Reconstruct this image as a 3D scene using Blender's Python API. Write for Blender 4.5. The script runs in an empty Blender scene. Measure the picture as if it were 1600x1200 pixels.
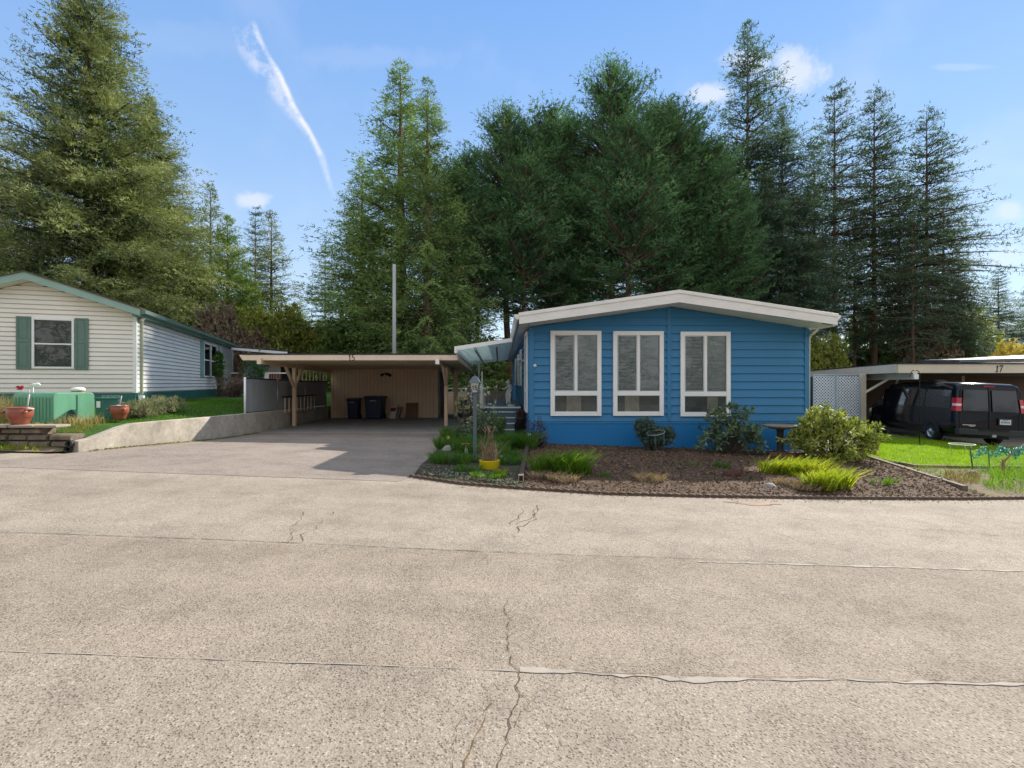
import bpy, math, random
import numpy as np
from mathutils import Matrix, Vector
R = math.radians
S = bpy.context.scene
COL = S.collection
CAMZ, F = 1.56, 800.0          # camera height above the road, focal length in pixels of a 1600 wide picture
rnd = random.Random(7)

# ---------------------------------------------------------------- ground heights
def sm(a, b, t):
    t = min(1, max(0, (t-a)/(b-a)))
    return t*t*(3-2*t)
def G(x, y):
    g = -0.036*min(25, max(-25, x))
    w = sm(9.5, 14, y)*(1-sm(-2.0, -0.9, x))
    return g*(1-w)+0.16*w
def gp(px, py):
    """the ground point seen at a picture position (only used to take sizes off the photograph)"""
    d = 10.0
    for _ in range(60):
        x = (px-800)/F*d
        d = 0.5*d+0.5*(CAMZ-G(x, d))*F/(py-600)
    x = (px-800)/F*d
    return Vector((x, d, G(x, d)))
def at(px, py, d):
    return Vector(((px-800)/F*d, d, CAMZ-(py-600)/F*d))

# ---------------------------------------------------------------- tagging
W = {}
def tag(o, label=None, cat=None, group=None, kind=None):
    if label: o['label'] = label
    if cat: o['category'] = cat
    if group: o['group'] = group
    if kind: o['kind'] = kind
    return o
def thing(name, label, cat, loc=(0, 0, 0), rz=0, group=None):
    o = bpy.data.objects.new(name, None); COL.objects.link(o)
    o.empty_display_size = 0.2
    o.location = loc; o.rotation_euler = (0, 0, rz)
    W[o] = Matrix.Translation(loc) @ Matrix.Rotation(rz, 4, 'Z')
    return tag(o, label, cat, group)
def children(o): return [c for c in list(COL.objects) if c.parent == o]
def copy_tree(o, parent=None):
    c = o.copy(); COL.objects.link(c); c.parent = parent
    for ch in KIDS.get(o.name, []): copy_tree(ch, c)
    return c
KIDS = {}
def link(name, me, parent=None, A=None, origin=None):
    """A: matrix that takes the mesh to the world; the part is stored in its thing's space"""
    A = A or Matrix()
    if parent is not None:
        me.transform(W[parent].inverted() @ A)
    else:
        if A != Matrix(): me.transform(A)
        if origin is None:
            n = len(me.vertices); co = np.empty(n*3, 'f'); me.vertices.foreach_get('co', co); co = co.reshape(-1, 3)
            lo, hi = co.min(0), co.max(0)
            origin = ((lo[0]+hi[0])/2, (lo[1]+hi[1])/2, lo[2])
        me.transform(Matrix.Translation(-Vector([float(v) for v in origin])))
    o = bpy.data.objects.new(name, me); COL.objects.link(o)
    if parent is not None:
        o.parent = parent; W[o] = W[parent]; KIDS.setdefault(parent.name, []).append(o)
    else:
        o.location = origin; W[o] = Matrix.Translation(origin)
    return o

class MB:
    def __init__(s): s.v = []; s.f = []; s.sm = []
    def add(s, vs, fs, smooth=False):
        b = len(s.v); s.v += [tuple(v) for v in vs]
        s.f += [tuple(i+b for i in f) for f in fs]; s.sm += [smooth]*len(fs); return s
    def box(s, x0, x1, y0, y1, z0, z1, M=None):
        vs = [Vector((x, y, z)) for x in (x0, x1) for y in (y0, y1) for z in (z0, z1)]
        if M is not None: vs = [M @ v for v in vs]
        return s.add(vs, [(0, 1, 3, 2), (4, 6, 7, 5), (0, 4, 5, 1), (2, 3, 7, 6), (0, 2, 6, 4), (1, 5, 7, 3)])
    def bar(s, p, q, w, h, up=(0, 0, 1)):
        p, q = Vector(p), Vector(q); d = (q-p).normalized(); up = Vector(up)
        if abs(d.dot(up)) > .98: up = Vector((1, 0, 0))
        a = d.cross(up).normalized()*w/2; b = a.cross(d).normalized()*h/2
        vs = [p-a-b, p+a-b, p+a+b, p-a+b, q-a-b, q+a-b, q+a+b, q-a+b]
        return s.add(vs, [(3, 2, 1, 0), (4, 5, 6, 7), (0, 1, 5, 4), (1, 2, 6, 5), (2, 3, 7, 6), (3, 0, 4, 7)])
    def tube(s, pts, r, n=8, caps=True):
        pts = [Vector(p) for p in pts]; rs = r if isinstance(r, (list, tuple)) else [r]*len(pts)
        b = len(s.v); a = None
        for i, p in enumerate(pts):
            d = (pts[min(i+1, len(pts)-1)]-pts[max(i-1, 0)]).normalized()
            if a is None: a = d.orthogonal().normalized()
            a = (a-d*a.dot(d)).normalized(); c = d.cross(a)
            for k in range(n):
                t = 2*math.pi*k/n; s.v.append(tuple(p+(a*math.cos(t)+c*math.sin(t))*rs[i]))
        for i in range(len(pts)-1):
            for k in range(n):
                k2 = (k+1) % n
                s.f.append((b+i*n+k, b+i*n+k2, b+(i+1)*n+k2, b+(i+1)*n+k)); s.sm.append(True)
        if caps:
            s.f.append(tuple(b+k for k in reversed(range(n)))); s.sm.append(False)
            e = b+(len(pts)-1)*n; s.f.append(tuple(e+k for k in range(n))); s.sm.append(False)
        return s
    def lathe(s, prof, c=(0, 0, 0), n=24, sx=1, sy=1):
        b = len(s.v)
        for r, z in prof:
            for k in range(n):
                t = 2*math.pi*k/n; s.v.append((c[0]+r*math.cos(t)*sx, c[1]+r*math.sin(t)*sy, c[2]+z))
        for i in range(len(prof)-1):
            for k in range(n):
                k2 = (k+1) % n
                s.f.append((b+i*n+k, b+i*n+k2, b+(i+1)*n+k2, b+(i+1)*n+k)); s.sm.append(True)
        return s
    def prism(s, poly, a, b, ax='y'):
        """poly of (x,z) swept along y, or (x,y) along z, or (y,z) along x"""
        n = len(poly)
        def m(p, t): return (p[0], t, p[1]) if ax == 'y' else ((p[0], p[1], t) if ax == 'z' else (t, p[0], p[1]))
        vs = [m(p, a) for p in poly]+[m(p, b) for p in poly]
        fs = [tuple(range(n)), tuple(reversed(range(n, 2*n)))]+[(i, i+n, (i+1) % n+n, (i+1) % n) for i in range(n)]
        return s.add(vs, fs)
    def xf(s, M, i0=0):
        s.v[i0:] = [tuple(M @ Vector(v)) for v in s.v[i0:]]; return s
    def build(s, name, mat, parent=None, A=None, bevel=0, origin=None, fix=True):
        me = bpy.data.meshes.new(name); me.from_pydata(s.v, [], s.f); me.update()
        me.polygons.foreach_set('use_smooth', s.sm)
        if fix:
            import bmesh
            bm = bmesh.new(); bm.from_mesh(me); bmesh.ops.recalc_face_normals(bm, faces=bm.faces); bm.to_mesh(me); bm.free()
        me.materials.append(mat)
        o = link(name, me, parent, A, origin)
        if bevel:
            m = o.modifiers.new('bevel', 'BEVEL'); m.width = bevel; m.segments = 2; m.limit_method = 'ANGLE'; m.angle_limit = R(50)
        return o

def npmesh(name, V, k, mat, tone=None, parent=None, origin=None, smooth=False, share=None):
    """V: (faces*k,3) loose k-gons; tone: one number per face kept as an attribute"""
    V = np.asarray(V, dtype='f').reshape(-1, 3); nf = len(V)//k
    me = bpy.data.meshes.new(name)
    me.vertices.add(nf*k); me.vertices.foreach_set('co', V.ravel())
    me.loops.add(nf*k); me.loops.foreach_set('vertex_index', np.arange(nf*k, dtype='i'))
    me.polygons.add(nf); me.polygons.foreach_set('loop_start', np.arange(0, nf*k, k, dtype='i'))
    me.polygons.foreach_set('loop_total', np.full(nf, k, 'i'))
    me.update(calc_edges=True)
    if tone is not None:
        a = me.attributes.new('tone', 'FLOAT', 'FACE'); a.data.foreach_set('value', np.asarray(tone, dtype='f'))
    me.materials.append(mat)
    return link(name, me, parent, None, origin)

# ---------------------------------------------------------------- materials
def lin(c):
    return tuple(((v/255)/12.92 if v/255 <= .04045 else ((v/255+.055)/1.055)**2.4) for v in c)
def newmat(name):
    m = bpy.data.materials.new(name); m.use_nodes = True; nt = m.node_tree; nt.nodes.clear()
    out = nt.nodes.new('ShaderNodeOutputMaterial'); return m, nt, out
def N(nt, t, **kw):
    n = nt.nodes.new(t)
    for k, v in kw.items():
        if k.startswith('i_'):
            key = k[2:]; key = int(key) if key.isdigit() else key.replace('_', ' ')
            n.inputs[key].default_value = v
        else: setattr(n, k, v)
    return n
def coords(nt, kind='Object', scale=(1, 1, 1)):
    tc = N(nt, 'ShaderNodeTexCoord'); mp = N(nt, 'ShaderNodeMapping'); mp.inputs['Scale'].default_value = scale
    nt.links.new(tc.outputs[kind], mp.inputs['Vector']); return mp.outputs['Vector']
def noise(nt, vec, scale, detail=4, rough=.6):
    n = N(nt, 'ShaderNodeTexNoise'); n.inputs['Scale'].default_value = scale; n.inputs['Detail'].default_value = detail
    n.inputs['Roughness'].default_value = rough; nt.links.new(vec, n.inputs['Vector']); return n.outputs['Fac']
def ramp(nt, fac, stops, interp='LINEAR'):
    r = N(nt, 'ShaderNodeValToRGB'); r.color_ramp.interpolation = interp
    e = r.color_ramp.elements
    while len(e) < len(stops): e.new(.5)
    for i, (p, c) in enumerate(stops):
        e[i].position = p; e[i].color = (c, c, c, 1) if isinstance(c, (int, float)) else (*c, 1)
    nt.links.new(fac, r.inputs['Fac']); return r.outputs['Color']
def mix(nt, fac, a, b, mode='MIX'):
    m = N(nt, 'ShaderNodeMix', data_type='RGBA', blend_type=mode)
    for sock, v in ((m.inputs[0], fac), (m.inputs[6], a), (m.inputs[7], b)):
        if isinstance(v, (int, float)): sock.default_value = v if sock == m.inputs[0] else (v, v, v, 1)
        elif isinstance(v, tuple): sock.default_value = (*v[:3], 1)
        else: nt.links.new(v, sock)
    return m.outputs[2]
def bump(nt, h, strength=.3, dist=.01, prev=None):
    b = N(nt, 'ShaderNodeBump'); b.inputs['Strength'].default_value = strength; b.inputs['Distance'].default_value = dist
    nt.links.new(h, b.inputs['Height'])
    if prev is not None: nt.links.new(prev, b.inputs['Normal'])
    return b.outputs['Normal']
def pbsdf(nt, out, color, rough=.6, metal=0, normal=None, spec=.5, coat=0):
    p = N(nt, 'ShaderNodeBsdfPrincipled')
    if isinstance(color, tuple): p.inputs['Base Color'].default_value = (*color, 1)
    else: nt.links.new(color, p.inputs['Base Color'])
    if isinstance(rough, (int, float)): p.inputs['Roughness'].default_value = rough
    else: nt.links.new(rough, p.inputs['Roughness'])
    p.inputs['Metallic'].default_value = metal; p.inputs['Specular IOR Level'].default_value = spec
    p.inputs['Coat Weight'].default_value = coat
    if normal is not None: nt.links.new(normal, p.inputs['Normal'])
    nt.links.new(p.outputs[0], out.inputs['Surface']); return p
_M = {}
def paint(name, c, rough=.55, metal=0, var=.12, vscale=1.5, dirt=.0, grain=60, bstr=.15, spec=.4, stretch=(1, 1, 1), coat=0, dirtc=(.12, .1, .07)):
    """c is a linear base colour; worn a little by large and fine noise"""
    if name in _M: return _M[name]
    m, nt, out = newmat(name); v = coords(nt, 'Object', stretch)
    n1 = noise(nt, v, vscale, 5, .65); n2 = noise(nt, v, grain, 3, .6)
    k = ramp(nt, n1, [(.3, 1-var), (.7, 1+var*.6)])
    col = mix(nt, 1.0, tuple(c), k, 'MULTIPLY')
    if dirt:
        d = ramp(nt, noise(nt, v, vscale*3.1, 8, .75), [(.5, 0), (.72, dirt)])
        col = mix(nt, d, col, dirtc)
    rr = ramp(nt, n2, [(.2, max(0, rough-.08)), (.8, min(1, rough+.08))])
    pbsdf(nt, out, col, rr, metal, bump(nt, n2, bstr, .004), spec, coat)
    _M[name] = m; return m
def leafmat(name, c0, c1, trans=.35, rough=.6, vs=.6, spec=.25, tt=(1.15, 1.3, .6)):
    """foliage: colour runs between c0 and c1 by the face's own tone and a soft noise; some light passes through"""
    if name in _M: return _M[name]
    m, nt, out = newmat(name)
    a = N(nt, 'ShaderNodeAttribute', attribute_name='tone')
    n = noise(nt, coords(nt), vs, 3)
    s = N(nt, 'ShaderNodeMath', operation='MULTIPLY_ADD'); nt.links.new(n, s.inputs[0]); s.inputs[1].default_value = .9
    nt.links.new(a.outputs['Fac'], s.inputs[2])
    s2 = N(nt, 'ShaderNodeMath', operation='MULTIPLY_ADD'); nt.links.new(s.outputs[0], s2.inputs[0]); s2.inputs[1].default_value = .95; s2.inputs[2].default_value = -.4
    s2.use_clamp = True
    col = mix(nt, s2.outputs[0], tuple(c0), tuple(c1))
    d = N(nt, 'ShaderNodeBsdfPrincipled'); nt.links.new(col, d.inputs['Base Color']); d.inputs['Roughness'].default_value = rough
    d.inputs['Specular IOR Level'].default_value = spec
    t = N(nt, 'ShaderNodeBsdfTranslucent'); nt.links.new(mix(nt, 1.0, col, tt, 'MULTIPLY'), t.inputs['Color'])
    mx = N(nt, 'ShaderNodeMixShader'); mx.inputs[0].default_value = trans
    nt.links.new(d.outputs[0], mx.inputs[1]); nt.links.new(t.outputs[0], mx.inputs[2]); nt.links.new(mx.outputs[0], out.inputs['Surface'])
    _M[name] = m; return m
def glassmat(name, tint=(.9, .95, 1), refl=.25, base=.02, rough=.015):
    if name in _M: return _M[name]
    m, nt, out = newmat(name)
    fr = N(nt, 'ShaderNodeFresnel'); fr.inputs['IOR'].default_value = 1.5
    nb = bump(nt, noise(nt, coords(nt), 1.2, 2), .02, .01)
    s = N(nt, 'ShaderNodeMath', operation='MULTIPLY_ADD', use_clamp=True); nt.links.new(fr.outputs[0], s.inputs[0]); s.inputs[1].default_value = 1.0; s.inputs[2].default_value = refl
    t = N(nt, 'ShaderNodeBsdfTransparent'); t.inputs[0].default_value = (*tint, 1)
    g = N(nt, 'ShaderNodeBsdfGlossy'); g.inputs['Roughness'].default_value = rough; nt.links.new(nb, g.inputs['Normal'])
    mx = N(nt, 'ShaderNodeMixShader'); nt.links.new(s.outputs[0], mx.inputs[0]); nt.links.new(t.outputs[0], mx.inputs[1]); nt.links.new(g.outputs[0], mx.inputs[2])
    nt.links.new(mx.outputs[0], out.inputs['Surface']); _M[name] = m; return m

# ---------------------------------------------------------------- digits as solid strokes
def digits(text, h, M, depth=.006, serif=True, wt=None):
    """numerals built of little bars; M places them: x right, z up, front face at y=-depth"""
    mb = MB(); x = 0; w = h*.52; t = wt or h*.12
    def st(pts):
        for p, q in zip(pts, pts[1:]):
            d = Vector((q[0]-p[0], 0, q[1]-p[1])); L = d.length; d.normalize(); n = Vector((-d.z, 0, d.x))*t/2
            a = Vector((p[0], 0, p[1]))-d*t*.3; b = Vector((q[0], 0, q[1]))+d*t*.3
            vs = [a-n, a+n, b+n, b-n]; vs = [v+Vector((0, -depth, 0)) for v in vs]+vs
            mb.add([M @ v for v in vs], [(0, 1, 2, 3), (7, 6, 5, 4), (0, 4, 5, 1), (1, 5, 6, 2), (2, 6, 7, 3), (3, 7, 4, 0)])
    for ch in text:
        if ch == '1':
            st([(x+w*.5, 0), (x+w*.5, h)]); st([(x+w*.2, h*.8), (x+w*.5, h)])
            if serif: st([(x+w*.2, 0), (x+w*.8, 0)])
        elif ch == '5':
            st([(x+w*.85, h), (x+w*.22, h)]); st([(x+w*.22, h), (x+w*.18, h*.56)])
            st([(x+w*.18, h*.56), (x+w*.5, h*.64), (x+w*.82, h*.52), (x+w*.92, h*.3), (x+w*.8, h*.08), (x+w*.48, 0), (x+w*.1, h*.08)])
        elif ch == '7':
            st([(x+w*.08, h), (x+w*.92, h)]); st([(x+w*.92, h), (x+w*.6, h*.5), (x+w*.42, 0)])
            if serif: st([(x+w*.08, h), (x+w*.08, h*.84)])
        elif ch == '-': st([(x+w*.2, h*.5), (x+w*.8, h*.5)])
        x += w*1.18
    return mb
# ================================================================ materials of the ground
def asphalt(name, tint, lanes=False):
    """worn chip asphalt: fine grain, scattered dark pits and pale stones that come in patches"""
    m, nt, out = newmat(name); v = coords(nt)
    def vor(sc):
        vo = N(nt, 'ShaderNodeTexVoronoi'); vo.inputs['Scale'].default_value = sc; nt.links.new(v, vo.inputs['Vector'])
        sep = N(nt, 'ShaderNodeSeparateColor'); nt.links.new(vo.outputs['Color'], sep.inputs[0]); return vo.outputs['Distance'], sep.outputs[0], sep.outputs[1]
    d1, r1, g1 = vor(84); d2, r2, g2 = vor(150)
    mid_n = noise(nt, v, 1.7, 8, .75); big_n = noise(nt, v, .33, 6, .7); clump_n = noise(nt, v, 11, 5, .75)
    c = mix(nt, 1, tuple(tint), ramp(nt, r2, [(0, .78), (.5, 1.0), (1, 1.2)]), 'MULTIPLY')
    c = mix(nt, 1, c, ramp(nt, r1, [(0, .88), (1, 1.12)]), 'MULTIPLY')
    def ma(op, a, b, c_=None):
        n = N(nt, 'ShaderNodeMath', operation=op, use_clamp=True)
        for i, q in enumerate((a, b, c_)):
            if q is None: continue
            if isinstance(q, (int, float)): n.inputs[i].default_value = q
            else: nt.links.new(q, n.inputs[i])
        return n.outputs[0]
    dens = ma('MULTIPLY_ADD', ma('ADD', ramp(nt, mid_n, [(.38, 1.0), (.60, 0)]), ramp(nt, clump_n, [(.42, .9), (.58, 0)])), .26, .06)
    pit = ma('MULTIPLY', ma('LESS_THAN', g1, dens), ramp(nt, d1, [(.30, 1.0), (.6, 0)]))
    pale = ma('MULTIPLY', ma('GREATER_THAN', g1, .93), ramp(nt, d1, [(.3, 1.0), (.55, 0)]))
    c = mix(nt, ma('MULTIPLY', pit, .5), c, tuple(q*.28 for q in tint))
    c = mix(nt, ma('MULTIPLY', pale, .5), c, (.62, .57, .50))
    for k in (ramp(nt, big_n, [(.3, .86), (.5, 1.0), (.7, 1.06)]), ramp(nt, mid_n, [(.34, .80), (.52, 1), (.75, 1.08)]), ramp(nt, noise(nt, coords(nt, 'Object', (.10, 1.2, 1)), 1.0, 4, .6), [(.35, .92), (.65, 1.05)])): c = mix(nt, 1, c, k, 'MULTIPLY')
    rust = ramp(nt, noise(nt, v, .8, 7, .75), [(.60, 0), (.74, .35)])
    c = mix(nt, rust, c, tuple(x*y for x, y in zip(tint, (1.02, .84, .6))))
    if lanes:       # three strips of paving laid side by side, the middle one browner
        sp_ = N(nt, 'ShaderNodeSeparateXYZ'); nt.links.new(v, sp_.inputs[0]); y = sp_.outputs[1]
        far = ma('GREATER_THAN', y, 4.73); near = ma('LESS_THAN', y, 2.8)
        c = mix(nt, far, mix(nt, near, mix(nt, 1, c, (.93, .905, .87), 'MULTIPLY'), mix(nt, 1, c, (.97, .96, .94), 'MULTIPLY')), mix(nt, 1, c, (1.02, 1.02, 1.0), 'MULTIPLY'))
    h = mix(nt, .45, mix(nt, .5, d1, d2), noise(nt, v, 60, 3)); nn = bump(nt, h, .55, .008)
    pit_i = ma('SUBTRACT', 1.0, pit); nn = bump(nt, pit_i, .5, .006, nn)
    pbsdf(nt, out, c, .9, 0, nn, .2); return m
def soil(name, c0, c1, scale=30, b=.8, green=None):
    m, nt, out = newmat(name); v = coords(nt)
    n = noise(nt, v, scale, 6, .75); n2 = noise(nt, v, 2.5, 5, .6)
    c = mix(nt, ramp(nt, n, [(.35, 0), (.65, 1)]), tuple(c0), tuple(c1))
    c = mix(nt, 1, c, ramp(nt, n2, [(.3, .7), (.7, 1.2)]), 'MULTIPLY')
    if green: c = mix(nt, ramp(nt, noise(nt, v, 1.6, 6, .7), [(.42, 0), (.6, .9)]), c, tuple(green))
    pbsdf(nt, out, c, .95, 0, bump(nt, n, b, .015), .15); return m
def concrete(name, c, stain=.35, joint=None):
    m, nt, out = newmat(name); v = coords(nt)
    n = noise(nt, v, 1.3, 7, .7); f = noise(nt, v, 70, 4, .7); p = noise(nt, v, 9, 6, .75)
    k = ramp(nt, n, [(.3, 1-stain), (.7, 1.1)]); k2 = ramp(nt, p, [(.35, .8), (.6, 1.06)]); k3 = ramp(nt, f, [(.3, .86), (.7, 1.1)])
    col = mix(nt, 1, tuple(c), k, 'MULTIPLY'); col = mix(nt, 1, col, k2, 'MULTIPLY'); col = mix(nt, 1, col, k3, 'MULTIPLY')
    streak = ramp(nt, noise(nt, coords(nt, 'Object', (6, 6, .5)), 1.0, 5, .7), [(.5, 0), (.75, .45)])
    col = mix(nt, streak, col, tuple(x*.55 for x in c))
    pbsdf(nt, out, col, .9, 0, bump(nt, f, .35, .006), .25); return m

M_road = asphalt('asphalt', (.318, .272, .222), True)
M_drive = asphalt('driveway_asphalt', (.275, .232, .195))
M_slab = concrete('carport_concrete', (.30, .29, .28), .25)
M_slab2 = concrete('worn_concrete', (.27, .245, .21), .3)
M_wallc = concrete('retaining_concrete', (.50, .45, .37), .45)
M_mulch = soil('mulch', (.065, .043, .030), (.15, .10, .068), 26, .3)
M_dirt = soil('dirt', (.10, .07, .05), (.30, .22, .15), 22, .8, (.10, .13, .03))
M_bed = soil('planting_soil', (.035, .028, .022), (.13, .11, .085), 20, .8, (.03, .06, .02))
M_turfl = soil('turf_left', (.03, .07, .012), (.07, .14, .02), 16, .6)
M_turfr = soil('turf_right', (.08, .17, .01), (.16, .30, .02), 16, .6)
M_floor = soil('forest_floor', (.05, .05, .025), (.14, .11, .06), 6, .8, (.05, .08, .02))
M_tar = paint('joint_filler', (.35, .31, .26), .85, var=.25, vscale=6)
M_crack = paint('crack_black', (.075, .058, .042), .95, var=.4, vscale=8)
M_crackm = paint('crack_moss', (.16, .10, .035), .95, var=.4, vscale=8)

def grid(name, xs, ys, zf, mat, kind='structure', parent=None):
    mb = MB(); nx = len(xs)
    mb.v = [(x, y, zf(x, y)) for y in ys for x in xs]
    for j in range(len(ys)-1):
        for i in range(nx-1):
            a = j*nx+i; mb.f.append((a, a+1, a+nx+1, a+nx)); mb.sm.append(True)
    o = mb.build(name, mat, parent, fix=False, origin=(0, 0, 0)); tag(o, kind=kind); return o
def resample(pts, n):
    pts = [Vector((p[0], p[1], 0)) for p in pts]; L = [0]
    for a, b in zip(pts, pts[1:]): L.append(L[-1]+(b-a).length)
    res = []
    for k in range(n):
        t = L[-1]*k/(n-1); i = 0
        while i < len(L)-2 and L[i+1] < t: i += 1
        f = (t-L[i])/max(1e-6, L[i+1]-L[i]); res.append(pts[i].lerp(pts[i+1], f))
    return res
def ruled(name, A, B, n, m, zf, mat, kind='structure', nr=False):
    a = A if nr else resample(A, n); b = B if nr else resample(B, n); n = len(a); mb = MB()
    for j in range(m+1):
        for i in range(n):
            p = Vector(a[i]).lerp(Vector(b[i]), j/m); mb.v.append((p.x, p.y, zf(p.x, p.y, j/m, i/(n-1))))
    for j in range(m):
        for i in range(n-1):
            q = j*n+i; mb.f.append((q, q+1, q+n+1, q+n)); mb.sm.append(True)
    o = mb.build(name, mat, None, fix=False, origin=(0, 0, 0)); tag(o, kind=kind); return o
def fr(a, b, s):
    r, x = [], a
    while x < b-1e-6: r.append(x); x += s
    return r+[b]

xs = [-900, -300, -100, -60, -40]+fr(-25, 25, 1)+[40, 60, 100, 300, 900]
ys = [-300, -60, -20]+fr(0, 30, .5)+[40, 60, 100, 200, 500, 1500]
grid('ground', xs, ys, lambda x, y: G(x, y)-.06, M_floor)
grid('road', [-60, -40]+fr(-25, 25, 2.5)+[40, 60], fr(-45, 9, 3)+[9.3], lambda x, y: G(x, y), M_road)
# ---- driveway in front of the carport
dl = [(-8.6, 7.85), (-8.05, 9.5), (-7.45, 12.5), (-7.2, 14.72)]
dr = [(-1.75, 7.85), (-1.62, 8.3), (-1.35, 9.0), (-1.35, 10.0), (-1.62, 12.5), (-1.75, 14.72)]
ruled('driveway', dl, dr, 16, 14, lambda x, y, j, i: G(x, y)+.004, M_drive)
# ---- seams and cracks of the road
def ribbon(name, pts, w, mat, z=.006, seed=0, jag=0, kind='structure', par=None, step=.12):
    r = random.Random(seed); P = [Vector((p[0], p[1], 0)) for p in pts]
    n = max(3, int(sum((b-a).length for a, b in zip(P, P[1:]))/step)); Q = resample(P, n); mb = MB(); off = 0
    for i, q in enumerate(Q):
        d = (Q[min(i+1, n-1)]-Q[max(i-1, 0)]).normalized(); nn = Vector((-d.y, d.x, 0))
        off = off*.75+r.uniform(-jag, jag); c = q+nn*off
        ww = w(i/(n-1)) if callable(w) else w; ww *= r.uniform(.08, 1.35)
        for s in (-.5, .5):
            p = c+nn*ww*s; mb.v.append((p.x, p.y, G(p.x, p.y)+z))
    for i in range(n-1): mb.f.append((2*i, 2*i+1, 2*i+3, 2*i+2)); mb.sm.append(False)
    o = mb.build(name, mat, par, fix=False, origin=(0, 0, 0) if par is None else None); tag(o, kind=kind); return o
road_o = bpy.data.objects['road']
def crk(pix, w, mat, seed, jag=.02, step=.06, z=.005, name='crack'):
    ribbon(name, [gp(*p)[:2] for p in pix], w, mat, z, seed, jag, par=road_o, step=step)
crk([(-150, 826), (400, 846), (800, 864)], 0.0096, M_crack, 1, .004, name='seam')
crk([(800, 864), (1100, 874), (1280, 881)], 0.0060, M_crack, 2, .004, name='seam')
crk([(1090, 878), (1300, 884), (1600, 893), (1800, 898)], .032, M_tar, 3, .003, z=.004, name='seam_filler')
crk([(-200, 1011), (400, 1033), (806, 1048)], .010, M_tar, 4, .004, z=.004, name='seam_filler')
crk([(812, 1047), (1000, 1056), (1080, 1064), (1110, 1062), (1300, 1062), (1700, 1072)], lambda t: .045 if t < .35 else .028, M_tar, 5, .004, z=.004, name='seam_filler')
crk([(900, 1050), (1150, 1058), (1400, 1064), (1700, 1068)], 0.0048, M_crackm, 6, .010, z=.007, name='seam')
crk([(793, 935), (796, 985), (794, 1024), (808, 1050), (806, 1075), (815, 1100), (803, 1130), (790, 1170), (778, 1230)], 0.0060, M_crack, 7, .014, .03)
crk([(815, 1085), (825, 1100), (815, 1110), (802, 1135)], 0.0042, M_crackm, 17, .01, .03)
crk([(770, 1100), (755, 1130), (748, 1160), (735, 1190), (728, 1240)], 0.0066, M_crackm, 8, .012, .03)
crk([(722, 1125), (712, 1160), (705, 1230)], 0.0036, M_crack, 9, .012, .03)
crk([(838, 790), (830, 810), (805, 825), (800, 840)], 0.0108, M_crack, 10, .05, .09)
crk([(815, 795), (808, 815), (802, 822)], 0.0072, M_crack, 11, .05, .09)
crk([(840, 790), (836, 812), (815, 822)], 0.0060, M_crack, 12, .04, .09)
crk([(525, 800), (500, 822), (470, 846)], 0.0060, M_crack, 13, .06, .09)
crk([(480, 800), (462, 826), (455, 848)], 0.0060, M_crack, 14, .06, .09)
crk([(1200, 810), (1330, 822), (1560, 836)], 0.0054, M_crack, 15, .06, .12)
crk([(1180, 822), (1260, 845), (1330, 862)], 0.0048, M_crack, 16, .06, .12)
M_rust = paint('rust_dust', (.34, .235, .165), .95, var=.45, vscale=7)
# ---- carport slab
mb = MB(); mb.box(-7.42, -1.62, 14.7, 24.2, .0, .172); o = mb.build('carport_floor', M_slab, bevel=.01); tag(o, kind='structure')
# ---- beds, lawns
edge = [gp(*p) for p in [(640, 745), (680, 751), (720, 757), (800, 763.5), (950, 773), (1100, 777), (1300, 780), (1500, 781), (1600, 780), (1750, 779)]]
def ex(x):
    for a, b in zip(edge, edge[1:]):
        if a.x <= x <= b.x: return a.y+(b.y-a.y)*(x-a.x)/(b.x-a.x)
    return edge[0].y if x < edge[0].x else edge[-1].y
from mathutils import noise as mn
def bumpy(x, y, a=.025, s=2.2): return a*mn.noise(Vector((x*s, y*s, 0)))+a*.5*mn.noise(Vector((x*s*3.3, y*s*3.3, 5)))
def mound(x, y, j):
    return G(x, y)+.02+.085*sm(0, .25, j)*(1-.35*j)+bumpy(x, y)*sm(0, .12, j)
pipe0, pipe1 = gp(814, 757), gp(824, 697)
tim0, tim1 = gp(1346, 716), gp(1508, 770)
# planting bed west of the drain pipe
bl = [(-1.60, 8.26), (-1.33, 8.95), (-1.33, 10), (-1.6, 12.5), (-1.7, 16.5)]
ruled('planting_bed', [(x, ex(x)+.02) for x in (-1.6, -1.0, -.5, pipe0.x+.05)], [(-1.66, 16.5), (-1, 16.5), (.2, 16.5), (.5, 16.5)], 14, 26,
      lambda x, y, j, i: G(x, y)+.02+.06*sm(0, .1, j)+bumpy(x, y)*sm(0, .1, j), M_bed)
lx = lambda k: pipe0.x+.03+(tim1.x-pipe0.x)*k
fa = [(lx(k/30), ex(lx(k/30))+.02, 0) for k in range(31)]
fb = [(pipe1.x-.2+(tim0.x-pipe1.x+.35)*k/30, 13.4, 0) for k in range(31)]
ruled('mulch_bed', fa, fb, 31, 26, lambda x, y, j, i: mound(x, y, j), M_mulch, nr=True)
def in_mulch(r):
    i, j = r.random(), r.random()
    k = i*30; a = int(k); f = k-a; a2 = min(30, a+1)
    A = Vector(fa[a]).lerp(Vector(fa[a2]), f); B = Vector(fb[a]).lerp(Vector(fb[a2]), f); p = A.lerp(B, j)
    return p.x, p.y, mound(p.x, p.y, j)
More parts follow.
